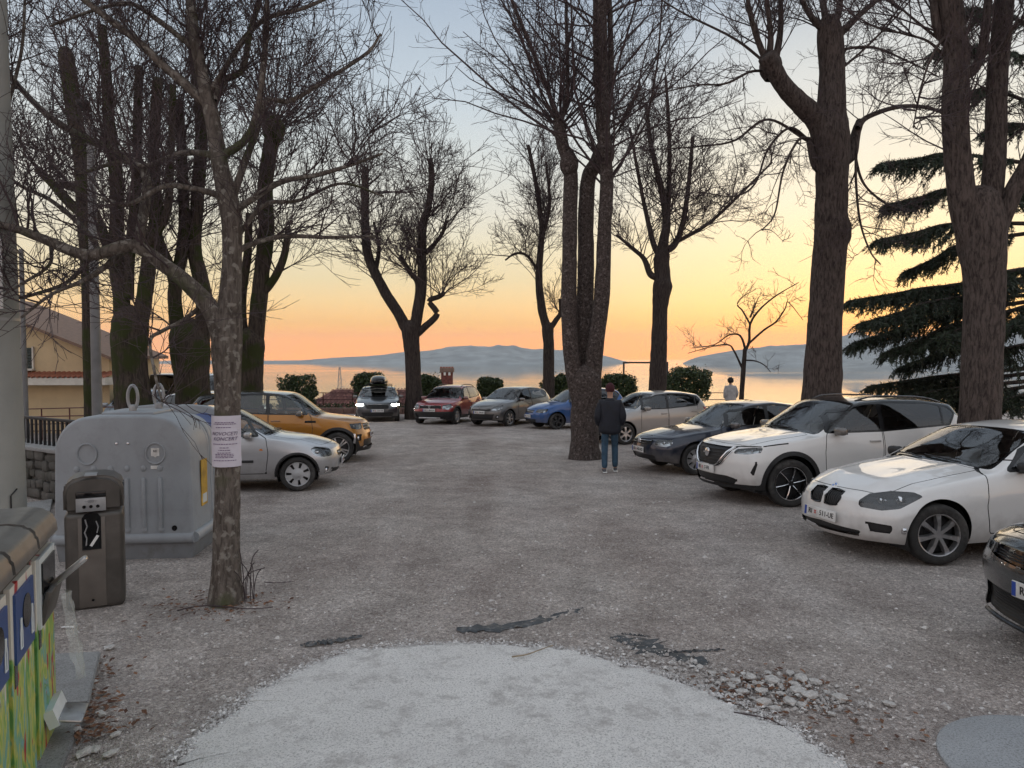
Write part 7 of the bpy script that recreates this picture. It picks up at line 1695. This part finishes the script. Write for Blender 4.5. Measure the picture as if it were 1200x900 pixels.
# ---- cedar
CDY = 21.0; c0p = at_depth(1222, 460, CDY); cdr = empty('cedar_tree', (c0p.x, CDY, gz(CDY))); tag(cdr, 'dark cedar with drooping flat needle branches behind the right-hand trunks', 'tree'); o3 = np.array(cdr.location)
zt0 = at_depth(1222, -160, CDY).z; A = smooth_line([(c0p.x, CDY, gz(CDY) - .2, .42), (c0p.x + .05, CDY, 3., .36), (c0p.x, CDY, 7., .24), (c0p.x, CDY, zt0, .05)], 20)
V, Fq = tubes_np([(A[:, :3], A[:, 3])], 12); obj('trunk', np_mesh('trunk', V - o3, Fq, True), M_BARK_D, cdr)
rg = np.random.default_rng(77); nd_P, nd_D, nd_S = [], [], []; twg = []
def cedar_branch(P):
    A = smooth_line(P, 22); twg.append((A[:, :3], A[:, 3])); Lb = np.linalg.norm(np.diff(A[:, :3], axis=0), axis=1).sum()
    for k in range(int(Lb * 52)):
        t = rg.uniform(.12, 1.); i = min(20, int(t * 21)); b = A[i, :3] + (A[i + 1, :3] - A[i, :3]) * (t * 21 - i); ax = A[i + 1, :3] - A[i, :3]; ax /= np.linalg.norm(ax)
        sd_ = np.cross(ax, [0, 0, 1.]); sd_ /= np.linalg.norm(sd_); sg = rg.choice([-1, 1]); L_ = rg.uniform(.3, 1.25) * (1.15 - .7 * t)
        d = ax * rg.uniform(.4, .9) + sd_ * sg * rg.uniform(.4, 1.) + np.array([0, 0, rg.uniform(-.45, .15)]); d /= np.linalg.norm(d); pts = [b]; dd = d.copy()
        for q in range(4): dd = dd + np.array([0, 0, -.24]) + rg.normal(0, .07, 3); dd /= np.linalg.norm(dd); pts.append(pts[-1] + dd * L_ / 4)
        pts = np.array(pts); twg.append((pts, np.linspace(.010, .004, 5)))
        m_ = int(12 + L_ * 42)
        tt = rg.uniform(0, 4, m_); ii = np.minimum(3, tt.astype(int)); pp = pts[ii] + (pts[ii + 1] - pts[ii]) * (tt - ii)[:, None]
        nd_P.append(pp); nd_D.append((pts[ii + 1] - pts[ii]) / (L_ / 4) * .6 + rg.normal(0, .55, (m_, 3)) + np.array([0, 0, -.25])); nd_S.append(rg.uniform(.06, .14, m_))
def cpt_(px, py, dY): p = at_depth(px, py, CDY + dY); return (p.x, p.y, p.z)
for tip, mid, root_py, dY in [((1030, 192), (1120, 180), 195, -.5), ((1036, 240), (1120, 222), 240, .6), ((1028, 281), (1120, 262), 262, -1.), ((1060, 318), (1130, 285), 270, .8), ((996, 352), (1100, 336), 330, -.6), ((1000, 402), (1090, 372), 350, .4), ((1040, 412), (1120, 380), 355, -1.2), ((1020, 452), (1110, 440), 430, .2),
                              ((1030, 470), (1120, 455), 445, -1.), ((1110, 110), (1165, 105), 130, .3), ((1095, 60), (1160, 55), 80, -.3), ((1120, 10), (1170, 15), 40, .2), ((1290, 200), (1260, 190), 200, -.6), ((1310, 300), (1265, 285), 290, .5), ((1320, 390), (1270, 370), 360, -.5), ((1300, 450), (1265, 440), 430, .6),
                              ((1150, 330), (1180, 318), 312, -2.6), ((1170, 230), (1195, 215), 214, -2.4), ((1140, 420), (1180, 408), 400, -2.6), ((1175, 470), (1200, 462), 455, -2.2), ((1160, 150), (1190, 145), 150, 2.2), ((1190, 380), (1205, 368), 360, -2.8), ((1130, 480), (1170, 470), 462, 1.5), ((1070, 365), (1140, 350), 345, 1.6), ((1010, 378), (1100, 352), 338, -1.4), ((1050, 345), (1130, 332), 325, .9), ((1055, 430), (1130, 400), 370, 1.2), ((1060, 460), (1130, 446), 436, .9), ((1085, 478), (1150, 462), 450, -.4), ((1100, 395), (1150, 375), 352, -2.0)]:
    ry = at_depth(1222, root_py, CDY); rt_ = (c0p.x, CDY, ry.z, .07); m_ = cpt_(*mid, dY * .6); e = cpt_(*tip, dY)
    cedar_branch([rt_, (*m_, .045), ((m_[0] + e[0]) / 2, (m_[1] + e[1]) / 2, (m_[2] * .42 + e[2] * .58) + .03, .028), (*e, .008)])
V, Fq = tubes_np(twg, 5); obj('branches', np_mesh('branches', V - o3, Fq, True), M_BARK_D, cdr)['kind'] = 'stuff'
P = np.concatenate(nd_P); D = np.concatenate(nd_D); D /= np.linalg.norm(D, axis=1)[:, None]; S_ = np.concatenate(nd_S)[:, None]; W_ = np.cross(D, rg.normal(0, 1, D.shape)); W_ /= np.maximum(np.linalg.norm(W_, axis=1), 1e-6)[:, None]
V = np.stack([P - W_ * .013, P + W_ * .013, P + D * S_ + W_ * .004, P + D * S_ - W_ * .004], 1).reshape(-1, 3) - o3
f = obj('foliage', np_mesh('foliage', V, np.arange(len(V)).reshape(-1, 4)), leafmat('cedar_needle', (.012, .022, .012), (.040, .060, .030)), cdr); f['kind'] = 'stuff'

# ---- people
def skin(name, joints, bones, m, parent, sub=2):
    """joints: name -> (xyz, radius); one continuous skinned surface"""
    ks = list(joints); me = bpy.data.meshes.new(name); me.from_pydata([joints[k][0] for k in ks], [(ks.index(a), ks.index(b)) for a, b in bones], []); o = bpy.data.objects.new(name, me); col.objects.link(o)
    o.modifiers.new('skin', 'SKIN'); sv = me.skin_vertices[0].data
    for i, k in enumerate(ks):
        r_ = joints[k][1]; sv[i].radius = r_ if hasattr(r_, '__len__') else (r_, r_); sv[i].use_root = (i == 0)
    s_ = o.modifiers.new('sub', 'SUBSURF'); s_.levels = sub; s_.render_levels = sub
    dg = bpy.context.evaluated_depsgraph_get(); dg.update(); m2 = bpy.data.meshes.new_from_object(o.evaluated_get(dg)); bpy.data.objects.remove(o); m2.name = name; m2.materials.clear()
    m2.polygons.foreach_set('use_smooth', [True] * len(m2.polygons)); return obj(name, m2, m, parent)
M_SKIN = mat('skin', (.42, .25, .18), .6, vary=.08); 
def make_person(label, loc, rz, H, jacket, trousers, shoes, hair, stride, hat=None, lenj=.74, arms='pocket'):
    r0 = empty('person', loc, rz); tag(r0, label, 'person'); k = H / 1.75; J = {}
    def j(n_, x, y, z, r_): J[n_] = ((x * k, y * k, z * k), tuple(v * k for v in r_) if hasattr(r_, '__len__') else r_ * k)
    j('pelvis', 0, 0, .95, (.115, .09)); j('belly', 0, .0, 1.10, (.125, .095)); j('chest', 0, .01, 1.30, (.145, .105)); j('coll', 0, .005, 1.44, (.09, .07)); j('neck', 0, .015, 1.51, .052); j('skull0', 0, .03, 1.57, (.062, .075)); j('skull1', 0, .035, 1.66, (.076, .094)); j('crown', 0, .03, 1.735, (.045, .06))
    for s_, sg in (('l', -1), ('r', 1)):
        f = stride * sg
        j('hip' + s_, sg * .088, 0, .88, .075); j('knee' + s_, sg * .105, .05 + f * .5, .50, .056); j('shin' + s_, sg * .108, .0 + f * .6, .30, .048); j('ank' + s_, sg * .11, -.03 + f * .8, .09, .036); j('toe' + s_, sg * .125, .13 + f * .8, .035, .034)
        j('sho' + s_, sg * .185, -.005, 1.41, .06); j('elb' + s_, sg * .25, -.06, 1.11, .044); j('wri' + s_, sg * .205, .07, .95, .030); j('hand' + s_, sg * .17, .12, .90, (.030, .02))
    legs = lambda s_: [('pelvis', 'hip' + s_), ('hip' + s_, 'knee' + s_), ('knee' + s_, 'shin' + s_), ('shin' + s_, 'ank' + s_), ('ank' + s_, 'toe' + s_)]
    armb = lambda s_: [('chest', 'sho' + s_), ('sho' + s_, 'elb' + s_), ('elb' + s_, 'wri' + s_), ('wri' + s_, 'hand' + s_)]
    skin('body', J, [('pelvis', 'belly'), ('belly', 'chest'), ('chest', 'coll'), ('coll', 'neck'), ('neck', 'skull0'), ('skull0', 'skull1'), ('skull1', 'crown')] + legs('l') + legs('r') + armb('l') + armb('r'), M_SKIN, r0)
    nose_ = MB().lathe([(.004, .03), (.016, .0), (.018, -.01)], 8, 'Y', c=(0, .125 * k, 1.645 * k)).build('nose', M_SKIN, r0)
    for sg in (-1, 1): MB().rbox((sg * .080 * k, .025 * k, 1.645 * k), (.018, .035, .055), .007).build('ear', M_SKIN, r0)
    g = lambda d: {n_: (p, (tuple(v + d * k for v in r_) if hasattr(r_, '__len__') else r_ + d * k)) for n_, (p, r_) in J.items()}
    T = {n_: v for n_, v in g(.016).items() if n_ in ('pelvis',) or n_[:-1] in ('hip', 'knee', 'shin', 'ank')}
    for s_ in 'lr':
        T['knee' + s_] = (T['knee' + s_][0], .074 * k); T['shin' + s_] = (T['shin' + s_][0], .068 * k); p = T['ank' + s_][0]; T['ank' + s_] = ((p[0], p[1] - .005, p[2] - .01), .062 * k)
    skin('trousers', T, [b for s_ in 'lr' for b in legs(s_)[:-1]], trousers, r0)
    Jk = {}
    def q(n_, x, y, z, r_): Jk[n_] = ((x * k, y * k, z * k), tuple(v * k for v in r_) if hasattr(r_, '__len__') else r_ * k)
    q('chest', 0, 0, 1.29, (.215, .16)); q('belly', 0, 0, 1.08, (.235, .17)); q('hem1', 0, 0, .90, (.255, .185)); q('hem', 0, 0, lenj, (.265, .195)); q('coll', 0, -.01, 1.43, (.115, .10)); q('hood', 0, -.045, 1.50, (.095, .072))
    for s_, sg in (('l', -1), ('r', 1)):
        q('sho' + s_, sg * .185, -.005, 1.385, .098); q('upp' + s_, sg * .225, -.03, 1.26, .090); q('elb' + s_, sg * .255, -.065, 1.10, .084); q('cuf' + s_, sg * .215, .075, .94, .070)
    skin('jacket', Jk, [('chest', 'belly'), ('belly', 'hem1'), ('hem1', 'hem'), ('chest', 'coll'), ('coll', 'hood')] + [b for s_ in 'lr' for b in (('chest', 'sho' + s_), ('sho' + s_, 'upp' + s_), ('upp' + s_, 'elb' + s_), ('elb' + s_, 'cuf' + s_))], jacket, r0)
    for s_ in 'lr':
        a = J['ank' + s_][0]; tq = J['toe' + s_][0]
        S = {'heel': ((a[0], a[1] - .035 * k, .045 * k), (.040 * k, .04 * k)), 'mid': ((a[0] + (tq[0] - a[0]) * .5, a[1] + .07 * k, .048 * k), (.042 * k, .042 * k)), 'toe': ((tq[0], tq[1] + .03 * k, .036 * k), (.040 * k, .030 * k))}
        sh_ = skin('shoe', S, [('heel', 'mid'), ('mid', 'toe')], shoes, r0); MB().rbox((a[0] + .008, a[1] + .065 * k, .012 * k), (.088 * k, .285 * k, .022 * k), .01).build('sole', M_PLATE, sh_)
    bm = bmesh.new(); bmesh.ops.create_icosphere(bm, subdivisions=3, radius=1.)
    for v in bm.verts:
        c = v.co.copy(); nzv = mnoise.noise(c * 3.2)
        if hat: v.co = Vector((c.x * .094, c.y * .112, c.z * .115 + (.012 if c.z > 0 else 0))) * k * (1 + .02 * nzv)
        else: v.co = Vector((c.x * .122, c.y * .125, c.z * .135)) * k * (1 + .16 * nzv + .08 * mnoise.noise(c * 8))
    for v in bm.verts: v.co += Vector((0, .028 * k if hat else .012 * k, 1.675 * k))
    bmesh.ops.delete(bm, geom=[f for f in bm.faces if (f.calc_center_median().z < (1.625 if hat else 1.57) * k) or (f.calc_center_median().y > .085 * k and f.calc_center_median().z < 1.69 * k)], context='FACES')
    me = bpy.data.meshes.new('beanie' if hat else 'hair'); bm.to_mesh(me); bm.free(); me.polygons.foreach_set('use_smooth', [True] * len(me.polygons)); obj('beanie' if hat else 'hair', me, hat or hair, r0)
    return r0
M_JACK = mat('navy_jacket', (.012, .014, .022), .75, vary=.35, scale=9, bump=.5, bscale=7); M_JEAN = mat('blue_jeans', (.035, .075, .12), .85, vary=.25, scale=12, bump=.3, bscale=14); M_SHOE = mat('grey_shoe', (.10, .10, .11), .7, vary=.3); M_BEAN = mat('maroon_beanie', (.055, .012, .018), .95, vary=.3, scale=40, bump=.4, bscale=90)
M_HOODIE = mat('pale_hoodie', (.40, .39, .39), .9, vary=.15, scale=10, bump=.4, bscale=8); M_HAIR = mat('dark_hair', (.012, .010, .010), .7, vary=.4, scale=20, bump=.8, bscale=40); M_TROU = mat('dark_trousers', (.03, .03, .035), .85, vary=.2)
pp = on_ground(714.5, 553); make_person('person in a dark jacket, maroon beanie and jeans walking away, hands in pockets', (pp.x, pp.y, gz(pp.y)), R(-4), 1.75, M_JACK, M_JEAN, M_SHOE, M_HAIR, .11, M_BEAN)
PY2 = 30.5; p2 = at_depth(856, 470, PY2); make_person('person with dark curly hair in a pale hooded top looking out to sea', (p2.x, PY2, gz(PY2)), R(6), 1.78, M_HOODIE, M_TROU, M_SHOE, M_HAIR, .02, None, .80)
